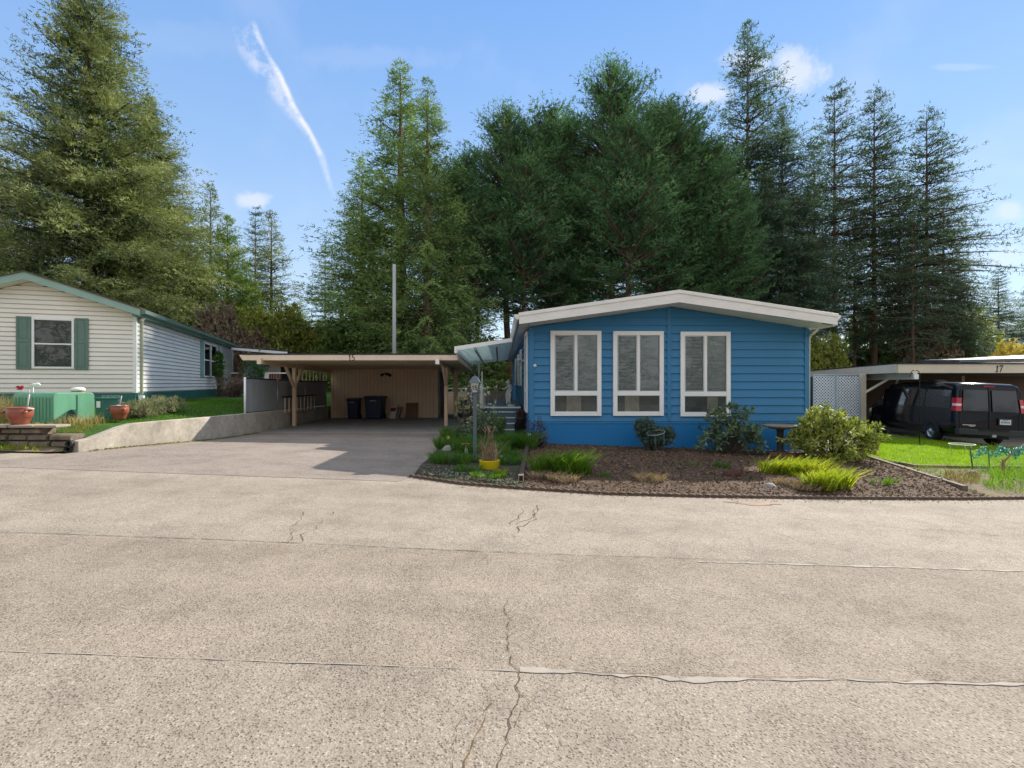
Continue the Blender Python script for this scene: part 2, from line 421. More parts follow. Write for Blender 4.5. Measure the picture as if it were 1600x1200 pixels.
# strip between the timber and the neighbour lawn
rf = [(x, ex(x)+.02, 0) for x in (tim1.x-.1, 9, 10, 11, 12, 13.5)]
lawn_f = [gp(1338, 716), gp(1385, 727), gp(1432, 735), gp(1520, 737), gp(1600, 737), gp(1750, 738)]
ruled('verge', rf, [(p.x, p.y+.08, 0) for p in lawn_f], 20, 14, lambda x, y, j, i: G(x, y)+.015+.05*sm(0, .3, j)+bumpy(x, y), M_dirt)
lawn_b = [gp(1352, 690), gp(1400, 689), gp(1450, 690), gp(1520, 700), gp(1600, 709), gp(1750, 716)]
def lawnz(x, y): return G(x, y)+.10
ruled('lawn_right', lawn_f, lawn_b, 24, 14, lambda x, y, j, i: lawnz(x, y), M_turfr)
LF, LB = resample(lawn_f, 40), resample(lawn_b, 40)
# neighbour driveway under and in front of the second carport
ruled('neighbour_driveway', [(8.6, 13.9), (10.8, 13.6), (13.5, 13.2), (18, 12.0), (26, 11.0)], [(10.5, 31), (14, 31), (19, 31), (25, 31), (34, 31)], 12, 10, lambda x, y, j, i: G(x, y)+.035, M_slab2)
# left terrace above the block wall and the concrete wall
def tz(x, y):
    return .72+.24*sm(10.2, 15.5, y)+.05*sm(16, 24, y)
def wallx(y):
    pts = [(9.5, -8.05), (12.5, -7.45), (14.4, -7.28), (21, -7.55), (90, -9)]
    for a, b in zip(pts, pts[1:]):
        if y <= b[0]: return a[1]+(b[1]-a[1])*(y-a[0])/(b[0]-a[0])
    return -9
tl = [(x, 9.85) for x in (-60, -30, -20, -15, -12, -10, -8.9)]+[(-8.3, 10.05)]+[(wallx(y)-.12, y) for y in (10.6, 11.5, 12.5, 13.5, 14.4, 16, 18, 21, 26, 40, 90)]
def wtop(y): return .50+.25*sm(9.5, 10.7, y) if y < 14 else .75-.012*(min(y, 21)-14)
def tz3(x, y):
    k = 1-sm(0, 1.5, wallx(y)-.1-x); return tz(x, y)*(1-k)+min(tz(x, y), wtop(y)-.03)*k
mb = MB(); ty = [9.85, 10.1, 10.3, 10.5, 10.75, 11, 11.5, 12, 12.5, 13, 13.5, 14, 14.5, 15, 16, 17, 18, 19.5, 21, 26, 40, 90]; NC = 18
for y in ty:
    xr = wallx(max(9.85, y))-.1
    for x in [-80, -40, -25, -18, -15, -13, -11.5, -10.2, xr-1.9, xr-1.5, xr-1.2, xr-.9, xr-.6, xr-.4, xr-.2, xr]: mb.v.append((x, y, tz3(x, y)+(bumpy(x, y, .03)*min(1, (xr-x)*2) if y < 12 else 0)))
    mb.v += [(xr-.001, y, -.1), (xr-.002, y, -.11)]
for j in range(len(ty)-1):
    for i in range(NC-1): q = j*NC+i; mb.f.append((q, q+1, q+NC+1, q+NC)); mb.sm.append(False)
b0_ = len(mb.v); mb.v += [(-80, 9.852, -.1), (wallx(9.85)-.1, 9.852, -.1)]; mb.f.append(tuple([b0_, b0_+1]+list(range(NC-3, -1, -1)))); mb.sm.append(False)
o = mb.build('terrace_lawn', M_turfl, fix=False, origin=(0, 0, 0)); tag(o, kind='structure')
# grass and weeds at the foot of the block wall
ruled('roadside_strip', [(-30, 8.75), (-14, 9.0), (-10.5, 9.02), (-9.2, 9.1), (-8.25, 9.3)], [(-30, 9.9), (-14, 9.9), (-10.5, 9.9), (-9.2, 9.9), (-8.2, 9.7)], 16, 5,
      lambda x, y, j, i: G(x, y)+.02+.05*sm(0, .6, j)+bumpy(x, y), M_dirt)
# rusty patch of sand on the road edge
mb = MB(); c = gp(1178, 787); mb.v.append((c.x, c.y, G(c.x, c.y)+.005))
for k in range(28):
    t = 2*math.pi*k/28; rr = 1+.25*math.sin(3*t)+.15*math.sin(7*t+1); x = c.x+.34*rr*math.cos(t); y = c.y+.10*rr*math.sin(t); mb.v.append((x, y, G(x, y)+.005))
mb.f = [(0, 1+k, 1+(k+1) % 28) for k in range(28)]; mb.sm = [False]*28
tag(mb.build('rusty_sand', M_rust, road_o, fix=False), kind='structure')

# ================================================================ camera, sky, sun
cam = bpy.data.cameras.new('camera'); co = bpy.data.objects.new('camera', cam); COL.objects.link(co)
cam.sensor_width = 36; cam.lens = 18; cam.clip_end = 4000; cam.clip_start = .05
co.location = (0, 0, CAMZ); co.rotation_euler = (R(90), 0, 0); S.camera = co
SUN_AZ, SUN_EL = math.atan(.9825), math.atan(.622)
sd = Vector((math.sin(SUN_AZ)*math.cos(SUN_EL), math.cos(SUN_AZ)*math.cos(SUN_EL), math.sin(SUN_EL)))
sl = bpy.data.lights.new('sun', 'SUN'); sl.energy = 5.0; sl.angle = R(.53); sl.color = (1, .93, .83)
so = bpy.data.objects.new('sun', sl); COL.objects.link(so); so.rotation_euler = sd.to_track_quat('Z', 'Y').to_euler(); so.location = (20, 20, 40)
wd = bpy.data.worlds.new('World'); S.world = wd; wd.use_nodes = True; nt = wd.node_tree; nt.nodes.clear()
out = N(nt, 'ShaderNodeOutputWorld'); bg = N(nt, 'ShaderNodeBackground'); bg.inputs['Strength'].default_value = .12
sky = N(nt, 'ShaderNodeTexSky', sky_type='NISHITA'); sky.sun_disc = False; sky.sun_elevation = SUN_EL; sky.sun_rotation = SUN_AZ
sky.altitude = 100; sky.air_density = 1.0; sky.dust_density = 0; sky.ozone_density = 2.0
tc = N(nt, 'ShaderNodeTexCoord'); sp = N(nt, 'ShaderNodeSeparateXYZ'); nt.links.new(tc.outputs['Generated'], sp.inputs[0])
def mth(op, a, b=None, c=None, clamp=False):
    n = N(nt, 'ShaderNodeMath', operation=op, use_clamp=clamp)
    for i, v in enumerate((a, b, c)):
        if v is None: continue
        if isinstance(v, (int, float)): n.inputs[i].default_value = v
        else: nt.links.new(v, n.inputs[i])
    return n.outputs[0]
yy = mth('MAXIMUM', sp.outputs[1], .05)
u = mth('DIVIDE', sp.outputs[0], yy); v = mth('DIVIDE', sp.outputs[2], yy)      # direction of view over the north horizon
front = mth('GREATER_THAN', sp.outputs[1], .05)
nz = N(nt, 'ShaderNodeTexNoise'); nz.inputs['Scale'].default_value = 26; nz.inputs['Detail'].default_value = 7; nz.inputs['Roughness'].default_value = .65
nt.links.new(tc.outputs['Generated'], nz.inputs['Vector'])
nb = N(nt, 'ShaderNodeTexNoise'); nb.inputs['Scale'].default_value = 7; nb.inputs['Detail'].default_value = 6; nt.links.new(tc.outputs['Generated'], nb.inputs['Vector'])
def px2(x, y): return (x-800)/F, (600-y)/F
def sstep(a, b, x):
    n = N(nt, 'ShaderNodeMapRange', interpolation_type='SMOOTHSTEP'); nt.links.new(x, n.inputs[0])
    n.inputs[1].default_value = a; n.inputs[2].default_value = b; n.inputs[3].default_value = 0; n.inputs[4].default_value = 1; return n.outputs[0]
# contrail: centre line u(v)
fc = N(nt, 'ShaderNodeFloatCurve'); cv = fc.mapping.curves[0]
pts = [(395, 25), (412, 75), (440, 120), (462, 170), (484, 205), (503, 245), (514, 285), (527, 315)]
vlo, vhi = px2(0, 330)[1], px2(0, 10)[1]; ulo, uhi = px2(380, 0)[0], px2(540, 0)[0]
cp = sorted([((px2(*p)[1]-vlo)/(vhi-vlo), (px2(*p)[0]-ulo)/(uhi-ulo)) for p in pts])
while len(cv.points) < len(cp): cv.points.new(.5, .5)
for pt, (a, b) in zip(cv.points, cp): pt.location = (a, b)
fc.mapping.update()
nt.links.new(mth('DIVIDE', mth('SUBTRACT', v, vlo), vhi-vlo, clamp=True), fc.inputs['Value'])
uc = mth('MULTIPLY_ADD', fc.outputs[0], uhi-ulo, ulo)
du = mth('ADD', mth('SUBTRACT', u, uc), mth('MULTIPLY', mth('SUBTRACT', nz.outputs[0], .5), .012))
core = mth('MULTIPLY', mth('SUBTRACT', 1, sstep(.0005, .010, mth('ABSOLUTE', du))), sstep(.2, .6, nz.outputs[0]))
wv = mth('MULTIPLY', sstep(px2(0, 260)[1], px2(0, 90)[1], v), .05)
side = mth('MULTIPLY', mth('MULTIPLY', sstep(0, .03, mth('ADD', du, mth('ADD', wv, .012))), mth('SUBTRACT', 1, sstep(0, .006, du))), sstep(.40, .62, nz.outputs[0]))
vm = mth('MULTIPLY', sstep(px2(0, 318)[1], px2(0, 270)[1], v), mth('SUBTRACT', 1, sstep(px2(0, 70)[1], px2(0, 15)[1], v)))
trail = mth('MULTIPLY', mth('ADD', mth('MULTIPLY', core, .42), mth('MULTIPLY', side, .45)), vm)
def blob(x, y, rx, ry, k, a=.38, b=.62):
    cx, cy = px2(x, y)
    e = mth('SQRT', mth('ADD', mth('POWER', mth('ABSOLUTE', mth('DIVIDE', mth('SUBTRACT', u, cx), rx/F)), 2), mth('POWER', mth('ABSOLUTE', mth('DIVIDE', mth('SUBTRACT', v, cy), ry/F)), 2)))
    body = mth('SUBTRACT', 1.25, e); f = mth('ADD', body, mth('MULTIPLY', mth('SUBTRACT', nz.outputs[0], .5), 1.6))
    return mth('MULTIPLY', sstep(a-.1, b+.35, f), k)
cl = trail
for b in ((1240, 112, 70, 46, .6), (1175, 98, 60, 32, .5), (1105, 148, 46, 26, .6), (395, 312, 42, 20, .5), (1578, 330, 34, 22, .4),
          (1560, 400, 90, 22, .25), (1500, 105, 70, 8, .16), (560, 90, 200, 26, .08), (1560, 260, 120, 30, .10), (300, 60, 160, 40, .06)):
    cl = mth('MAXIMUM', cl, blob(*b))
wisp = mth('MULTIPLY', sstep(.48, .8, nb.outputs[0]), .14)
cl = mth('MULTIPLY', mth('MAXIMUM', cl, wisp), front)
hs = N(nt, 'ShaderNodeHueSaturation'); hs.inputs['Saturation'].default_value = .93; hs.inputs['Value'].default_value = 1.0
nt.links.new(sky.outputs[0], hs.inputs['Color'])
gr = ramp(nt, sp.outputs[2], [(0, (.72, .82, .94)), (.12, (.58, .74, .95)), (.35, (.35, .57, .92)), (.62, (.19, .42, .89)), (1, (.12, .30, .8))])
grad = mix(nt, 1.0, gr, (6.2, 6.2, 6.2), 'MULTIPLY')
sky_fill = mth('MAXIMUM', sstep(-.05, .45, mth('MULTIPLY', sp.outputs[1], -1)), sstep(.66, .9, sp.outputs[2]))     # unseen brightness added overhead and to the south to lift the shade
sky_fill = mth('MULTIPLY', sky_fill, mth('MULTIPLY_ADD', nb.outputs[0], .8, .45, clamp=True))
skyc = mix(nt, cl, mix(nt, sky_fill, mix(nt, .72, hs.outputs[0], grad), (6.0, 6.0, 6.1)), (5.6, 5.6, 5.9))
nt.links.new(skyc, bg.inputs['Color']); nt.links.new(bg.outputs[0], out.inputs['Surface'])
S.view_settings.view_transform = 'Standard'; S.view_settings.look = 'None'; S.view_settings.exposure = .60; S.view_settings.gamma = 1
S.cycles.max_bounces = 6; S.cycles.transparent_max_bounces = 8; S.cycles.diffuse_bounces = 3; S.cycles.glossy_bounces = 3
S.cycles.use_denoising = True; S.cycles.caustics_reflective = False; S.cycles.caustics_refractive = False
# ================================================================ colours of painted things
blue = paint('blue_siding', (.036, .20, .40), .5, var=.08, vscale=.8, dirt=.04, grain=90)
blue_lo = paint('blue_skirting', (.011, .175, .43), .5, var=.06, vscale=.7, dirt=.05, grain=90)
trimw = paint('white_trim', (.88, .88, .86), .45, var=.05, dirt=.05)
fasw = paint('white_fascia', (.80, .78, .74), .55, var=.10, dirt=.12, stretch=(1, 1, 4), vscale=1.2)
sofw = paint('white_soffit', (.78, .78, .75), .6, var=.05)
steelw = paint('white_steel_roof', (.55, .60, .62), .45, var=.12, dirt=.15)
gutter = paint('gutter_grey', (.42, .46, .48), .45, var=.1, dirt=.1)
cream = paint('cream_siding', (.88, .83, .75), .55, var=.06, vscale=1, dirt=.05)
creamw = paint('pale_siding', (.88, .87, .84), .55, var=.06, vscale=1, dirt=.06)
dgreen = paint('green_trim', (.14, .225, .19), .55, var=.12, dirt=.06)
skgreen = paint('green_skirting', (.035, .15, .13), .6, var=.15, dirt=.15)
tan = paint('tan_paint', (.80, .56, .38), .6, var=.09, vscale=2, dirt=.12)
tanl = paint('tan_fascia', (.80, .64, .50), .55, var=.08, vscale=2, dirt=.08)
roofd = paint('dark_roofing', (.045, .045, .048), .9, var=.3, vscale=6, dirt=.2)
cream17 = paint('cream_fascia', (.70, .60, .47), .6, var=.08, dirt=.12)
white_l = paint('lattice_white', (.72, .76, .80), .5, var=.06)
brownd = paint('brown_wall', (.12, .07, .045), .7, var=.15)
blackm = paint('black_metal', (.012, .012, .014), .4, var=.2)
wood = paint('weathered_wood', (.13, .10, .085), .85, var=.3, vscale=5, stretch=(1, 1, .3), grain=40, bstr=.5)
woodl = paint('grey_fence_wood', (.20, .17, .14), .85, var=.25, vscale=5, stretch=(4, 4, .5), grain=40, bstr=.5)
redbrown = paint('red_brown_stain', (.16, .055, .035), .7, var=.2)
greyblue = paint('grey_blue_paint', (.10, .16, .21), .55, var=.12, dirt=.12)
inside = paint('dark_room', (.07, .075, .08), .9, var=.3, vscale=1.3)
blindm = paint('blind_slats', (.46, .50, .49), .5, var=.06)
curt = paint('curtain_cloth', (.50, .46, .38), .85, var=.2, vscale=6)
glass = glassmat('window_glass', (.9, .94, .96), .02)
glassd = glassmat('dark_glass', (.25, .28, .3), .12)
galv = paint('galvanised', (.45, .47, .48), .4, .7, var=.15)

def siding(mb, x0, x1, z0, z1, row, top=None, holes=(), y=0, out=.034, phase=0, grv=.026):
    """lapped boards on the plane y; top(x) gives the roof line; boards stop at the holes (x0,x1,z0,z1)"""
    z = z0+phase
    while z < z1-1e-4:
        za, zb = z, min(z+row, z1)
        cuts = sorted({za, zb} | {h for H in holes for h in (H[2], H[3]) if za < h < zb})
        for a, b in zip(cuts, cuts[1:]):
            iv = [(x0, x1)]
            for H in holes:
                if H[2] < (a+b)/2 < H[3]:
                    iv = [q for p in iv for q in ((p[0], min(p[1], H[0])), (max(p[0], H[1]), p[1])) if q[1]-q[0] > 1e-4]
            for xa, xb in iv:
                n = 1 if top is None else 60; P = []
                for k in range(n+1):
                    x = xa+(xb-xa)*k/n; P.append((x, 9e9 if top is None else top(x)))
                for (p, tp), (q, tq) in zip(P, P[1:]):
                    lo = a if a != za else a+grv
                    if lo >= b: continue
                    hp, hq = min(b, tp), min(b, tq)
                    if hp <= lo and hq <= lo: continue
                    hp, hq = max(hp, lo), max(hq, lo)
                    yo = lambda zz: y-out*(1-(zz-za)/row)
                    mb.add([(p, yo(lo), lo), (q, yo(lo), lo), (q, yo(hq), hq), (p, yo(hp), hp)], [(0, 1, 2, 3)])
                    if a == za: mb.add([(p, y, lo), (q, y, lo), (q, y-out, lo), (p, y-out, lo)], [(0, 1, 2, 3)])
        z = zb
    return mb
def frame_boxes(mb, x0, x1, z0, z1, w, ya, yb, wb=None):
    wb = wb or w
    mb.box(x0, x0+w, ya, yb, z0, z1); mb.box(x1-w, x1, ya, yb, z0, z1)
    mb.box(x0+w, x1-w, ya, yb, z1-w, z1); mb.box(x0+w, x1-w, ya, yb, z0, z0+wb); return mb

# ================================================================ the blue mobile home
HY = 13.04
bz = -.17
home = thing('mobile_home', 'blue lap sided mobile home with white low gable roof and three tall white windows', 'house', (.456, HY, bz), R(1.2))
A = Matrix.Translation((.456, HY, 0)) @ Matrix.Rotation(R(1.2), 4, 'Z')
Wd, Ln = 7.17, 19.5
pk = 3.56                                     # where the ridge stands along the front
def ux(px): return (px-828)/61.35
def uz(py): return CAMZ-(py-600)/61.35
gtop = lambda x: 3.53-.148*abs(x-pk)
H3 = [(ux(860), ux(939.5), uz(649.8), uz(517)), (ux(958), ux(1037.5), uz(649.8), uz(517.3)), (ux(1064), ux(1143), uz(650.8), uz(518))]
mb = MB()
poly = [(0.02, bz-.15), (Wd-.02, bz-.15), (Wd-.02, gtop(Wd)), (pk, gtop(pk)), (0.02, gtop(0))]
mb.prism(poly, .0, Ln); mb.build('wall_core', blue, home, A)
zs = uz(660)
mb = siding(MB(), .10, Wd-.10, zs, 3.56, .2045, gtop, H3)
mb.build('siding', blue, home, A, fix=False)
mb = MB(); siding(mb, .12, Ln, zs, 3.0, .2045, None, [])      # left side wall
mb.xf(Matrix(((0, 1, 0, .005), (-1, 0, 0, Ln), (0, 0, 1, 0), (0, 0, 0, 1))))
mb.build('side_siding', blue, home, A, fix=True)
for q in ((-.012, .10, -.035, -.001, zs, gtop(0)-.01), (Wd-.10, Wd+.012, -.035, -.001, zs, gtop(Wd)-.01), (-.034, -.013, -.033, .10, zs, gtop(0)-.02)): MB().box(*q).build('corner_board', blue, home, A, bevel=.003)
MB().box(pk-.05, pk+.05, -.034, -.001, zs+.03, gtop(pk)-.03).build('centre_batten', blue, home, A, bevel=.003)
mb = MB(); mb.box(-.02, Wd+.02, -.028, -.001, bz-.15, zs-.03); mb.box(-.02, -.001, -.001, Ln, bz-.15, zs-.03)
mb.build('skirting', blue_lo, home, A)
mb = MB(); mb.box(-.025, Wd+.025, -.042, -.001, zs-.03, zs+.012); mb.build('skirting_ledge', blue, home, A, bevel=.004)
# windows
def big_window(H, k):
    x0, x1, z0, z1 = H; fw = .105
    f = MB(); frame_boxes(f, x0, x1, z0, z1, fw, -.065, -.001)
    zm = z0+(z1-z0)*.265
    f.box(x0+fw, x1-fw, -.060, -.001, zm-.055, zm+.055)
    xm = (x0+x1)/2
    f.box(xm-.035, xm+.035, -.058, -.001, zm+.055, z1-fw)
    w = f.build('window', trimw, home, A, bevel=.005)
    f = MB(); g = .018
    frame_boxes(f, x0+fw, xm-.035, zm+.055, z1-fw, .03, -.05, -.010)
    f.build('sash', gutter, w, A)
    f = MB(); frame_boxes(f, xm+.035, x1-fw, zm+.055, z1-fw, .014, -.045, -.010); frame_boxes(f, x0+fw, x1-fw, z0+fw, zm-.055, .012, -.045, -.010); f.build('bead', gutter, w, A)
    f = MB(); f.box(x0+.05, x1-.05, -.009, -.002, z0+.05, z1-.05); f.build('room', inside, w, A)
    f = MB(); f.box(x0+fw, x1-fw, -.0115, -.0095, z0+fw-.01, zm-.05); f.build('net_curtain', paint('grey_net_curtain', (.17, .19, .18), .9, var=.25, vscale=5), w, A)
    f = MB(); zz = z1-fw-.03
    if k != 1: rng = [(x0+fw+.03, xm-.04, .75), (xm+.045, x1-fw-.02, 1)]
    else: rng = [(x0+fw+.03, xm-.04, .75), (xm+.045, x1-fw-.02, 1)]
    while zz > zm+.08:
        for a, b, q in rng:
            tl = .014*q+.003
            f.add([(a, -.012, zz-tl), (b, -.012, zz-tl), (b, -.020, zz+tl), (a, -.020, zz+tl)], [(0, 1, 2, 3)])
        zz -= .036
    f.box(xm+.10+.04*k, xm+.108+.04*k, -.026, -.022, zm+.4, z1-fw)
    f.build('blind', blindm, w, A, fix=False)
    r = random.Random(k+3); f = MB()
    for c in range(3):          # curtain folds and things on the sill behind the low pane
        xa = x0+fw+.12+r.random()*.75; n = 5
        for q in range(n):
            f.add([(xa+q*.03, -.013-.01*(q % 2), z0+fw), (xa+(q+1)*.03, -.013-.01*((q+1) % 2), z0+fw), (xa+(q+1)*.028+.01, -.013-.01*((q+1) % 2), zm-.05), (xa+q*.028+.01, -.013-.01*(q % 2), zm-.05)], [(0, 1, 2, 3)])
    f.build('curtain', curt, w, A, fix=False)
    f = MB()
    for a, b, c, d in ((x0+fw+.02, xm-.03, zm+.05, z1-fw-.01), (xm+.03, x1-fw, zm+.05, z1-fw), (x0+fw, x1-fw, z0+fw, zm-.05)):
        f.add([(a, -.034, c), (b, -.034, c), (b, -.034, d), (a, -.034, d)], [(0, 1, 2, 3)])
    f.build('pane', glass, w, A, fix=False)
for k, H in enumerate(H3): big_window(H, k)
def side_win(y0, y1, z0, z1):
    f = MB(); f.box(-.07, -.019, y0, y0+.09, z0, z1); f.box(-.07, -.019, y1-.09, y1, z0, z1)
    f.box(-.07, -.019, y0+.09, y1-.09, z1-.09, z1); f.box(-.07, -.019, y0+.09, y1-.09, z0, z0+.09)
    zc = z0+(z1-z0)*.28; f.box(-.066, -.019, y0+.09, y1-.09, zc-.05, zc+.05)
    w = f.build('window', trimw, home, A, bevel=.004)
    f = MB(); f.box(-.04, -.02, y0+.07, y1-.07, z0+.07, z1-.07); f.build('pane', glassd, w, A)
side_win(.55, 1.75, uz(647), uz(514)); side_win(4.6, 5.6, 1.5, 2.75); side_win(7.2, 8.4, 1.5, 2.75); side_win(11, 12, 1.5, 2.75)
# roof
ov, oy = .30, .76
def rprof(x): return 3.82-.147*abs(x-pk)
xl, xr = -ov, Wd+ov-.05
mb = MB(); mb.prism([(xl, rprof(xl)-.26), (pk, rprof(pk)-.29), (xr, rprof(xr)-.26), (xr, rprof(xr)-.01), (pk, rprof(pk)-.01), (xl, rprof(xl)-.01)], -oy-.03, -oy)
mb.build('fascia', fasw, home, A)
mb = MB(); mb.prism([(xl-.02, rprof(xl)-.075), (pk, rprof(pk)-.075), (xr+.02, rprof(xr)-.075), (xr+.02, rprof(xr)+.01), (pk, rprof(pk)+.01), (xl-.02, rprof(xl)+.01)], -oy-.05, -oy-.031)
mb.build('drip_edge', fasw, home, A, bevel=.006)
mb = MB(); mb.prism([(xl, rprof(xl)-.03), (pk, rprof(pk)-.03), (xr, rprof(xr)-.03), (xr, rprof(xr)), (pk, rprof(pk)), (xl, rprof(xl))], -oy-.045, Ln+.3)
for i in range(0, 40): pass
mb.build('roof', steelw, home, A)
mb = MB()
for (xa, xb) in ((xl+.01, pk), (pk, xr-.01)):
    mb.add([(xa, -oy, rprof(xa)-.27), (xb, -oy, rprof(xb)-.29), (xb, .01, rprof(xb)-.29), (xa, .01, rprof(xa)-.27)], [(0, 1, 2, 3)])
mb.add([(xl, -oy, rprof(xl)-.265), (0, -oy, rprof(0)-.272), (0, Ln+.2, rprof(0)-.272), (xl, Ln+.2, rprof(xl)-.265)], [(0, 1, 2, 3)])
mb.add([(Wd, -oy, rprof(Wd)-.272), (xr, -oy, rprof(xr)-.265), (xr, Ln+.2, rprof(xr)-.265), (Wd, Ln+.2, rprof(Wd)-.272)], [(0, 1, 2, 3)])
mb.build('soffit', sofw, home, A, fix=False)
def gutterp(x, s):
    z = rprof(x)-.02; prof = [(x, z), (x+s*.11, z), (x+s*.12, z-.03), (x+s*.08, z-.09), (x+s*.05, z-.12), (x, z-.12)]
    mb = MB(); mb.prism(prof, -oy+.02, Ln+.2); return mb
gutterp(xl-.001, -1).build('gutter', fasw, home, A); gutterp(xr+.001, 1).build('gutter', fasw, home, A)
mb = MB()
for k in range(5):                           # ribbed underside strips of the left eave
    mb.box(xl+.02+k*.055, xl+.045+k*.055, -oy+.05, Ln, rprof(0)-.285, rprof(0)-.274)
mb.build('eave_ribs', gutter, home, A)
mb = MB(); x = xr-.08
mb.tube([(x-.12, -.3, rprof(xr)-.26), (x-.12, -.3, rprof(xr)-.33), (x-.18, -.28, rprof(xr)-.40), (Wd+.02, -.1, rprof(xr)-.44), (Wd+.05, .04, rprof(xr)-.50), (Wd+.05, .06, .1)], .035, 8)
mb.build('downspout', fasw, home, A)
# small round ornament beside the windows, coach lamp and plaque on the side wall
o = thing('wall_thermometer', 'tiny round white and orange thermometer on the blue front wall near its left corner', 'thermometer', A @ Vector((ux(836), -.02, uz(571.5))), R(1.2))
mb = MB(); mb.lathe([(0, .03), (.032, .026), (.04, .012), (.04, 0)], n=18); mb.xf(Matrix.Translation(A @ Vector((ux(836), -.02, uz(571.5)))) @ Matrix.Rotation(R(90), 4, 'X')); mb.build('dial', trimw, o)
mb = MB(); mb.lathe([(0, .034), (.012, .033), (.016, .028)], n=12); mb.xf(Matrix.Translation(A @ Vector((ux(836)+.012, -.02, uz(571.5)-.005))) @ Matrix.Rotation(R(90), 4, 'X')); mb.build('orange_dot', paint('orange', (.6, .15, .03), .5), o)
def local(p): return A @ Vector(p)
lp = local((-.02, 2.6, 2.28))
o = thing('wall_lamp', 'small pale coach lamp on the shaded left side wall of the blue home', 'lamp', lp)
mb = MB(); mb.bar(lp, lp+Vector((-.16, 0, .03)), .03, .03); mb.box(lp.x-.012, lp.x, lp.y-.05, lp.y+.05, lp.z-.08, lp.z+.08); mb.build('bracket', trimw, o)
mb = MB(); c = lp+Vector((-.17, 0, -.13)); mb.lathe([(.0, .2), (.03, .18), (.09, .13), (.07, .12), (.045, 0), (0, 0)], c, 8); mb.build('lantern', trimw, o)

# ================================================================ carport 15
cp = thing('carport', 'open tan carport with house number 15 on its flat roof fascia', 'carport', (-4.6, 14.6, .17))
XL, XR, YF, YB = -7.67, -1.55, 14.6, 23.9
def shx(x, y): return x-.035*(y-14.6)
def rz_(y): return 2.41-.012*(y-YF)
Z = lambda y: rz_(y)
mb = MB()
top = [(shx(XL, YF), YF, Z(YF)), (shx(XR, YF), YF, Z(YF)), (shx(XR, YB), YB, Z(YB)), (shx(XL, YB), YB, Z(YB))]
mb.add([(x, y, z+.02) for x, y, z in top]+[(x, y, z-.02) for x, y, z in top], [(0, 1, 2, 3), (7, 6, 5, 4), (0, 4, 5, 1), (1, 5, 6, 2), (2, 6, 7, 3), (3, 7, 4, 0)])
mb.xf(Matrix.Translation((0, -.04, 0))); mb.build('roof', roofd, cp)
mb = MB(); mb.add([(x, y, z-.14) for x, y, z in top]+[(x, y, z-.16) for x, y, z in top], [(0, 1, 2, 3), (7, 6, 5, 4), (0, 4, 5, 1), (1, 5, 6, 2), (2, 6, 7, 3), (3, 7, 4, 0)]); mb.build('ceiling', paint('ceiling_tan', (.90, .68, .46), .6, var=.08), cp)
mb = MB(); mb.add([(XL-.10, YF-.03, Z(YF)-.022), (XR, YF-.03, Z(YF)-.022), (XR, YF-.03, Z(YF)-.175), (XL, YF-.03, Z(YF)-.175)]+[(XL-.10, YF, Z(YF)-.022), (XR, YF, Z(YF)-.022), (XR, YF, Z(YF)-.175), (XL, YF, Z(YF)-.175)],
       [(0, 3, 2, 1), (4, 5, 6, 7), (0, 1, 5, 4), (1, 2, 6, 5), (2, 3, 7, 6), (3, 0, 4, 7)]); mb.build('fascia', tanl, cp, bevel=.004)
for X in (XL, XR): MB().bar((shx(X, YF+.01), YF+.01, Z(YF)-.10), (shx(X, YB), YB, Z(YB)-.10), .03, .15).build('side_fascia', tan, cp)
dg = digits('15', .155, Matrix.Translation(((545-800)/54.8*1, YF-.031, Z(YF)-.178)), .008); dg.build('house_number', paint('number_brown', (.05, .03, .02), .6), cp, origin=None)
for pxp, d in ((460, 17.0), (697, 17.0)):
    X = (pxp-800)/F*d; xb = X-.02
    f0 = shx(xb+.0, YF) if False else X+(.035)*(d-YF)
    mb = MB(); mb.bar((f0, YF-.14, 2.215), (shx(xb, YB-2) + .0, YB-2.6, 2.10), .09, .17); mb.build('beam', tan, cp)
    mb = MB(); mb.box(f0-.055, f0+.055, YF-.165, YF-.141, 2.12, 2.26); mb.build('beam_cap', trimw if pxp > 500 else tanl, cp)
    mb = MB(); mb.box(X-.055, X+.055, d-.055, d+.055, .172, 2.12); p = mb.build('post', tan, cp, bevel=.006)
    for s in (-1, 1):
        mb = MB(); mb.bar((X, d, 1.50), (X+.0+s*.01, d+s*.75, 2.12), .08, .08) if pxp > 500 else mb.bar((X, d, 1.42), (X-s*.03, d+s*.72, 2.12), .08, .08)
        mb.build('brace', tan, p)
mb = MB(); mb.box(-2.47, -2.30, 21.6, 21.77, .172, 2.2); mb.build('post', tan, cp, bevel=.006)
mb = MB(); mb.box(-1.99, -1.90, 22.9, 23, .172, 2.2); mb.build('post', tan, cp, bevel=.006)
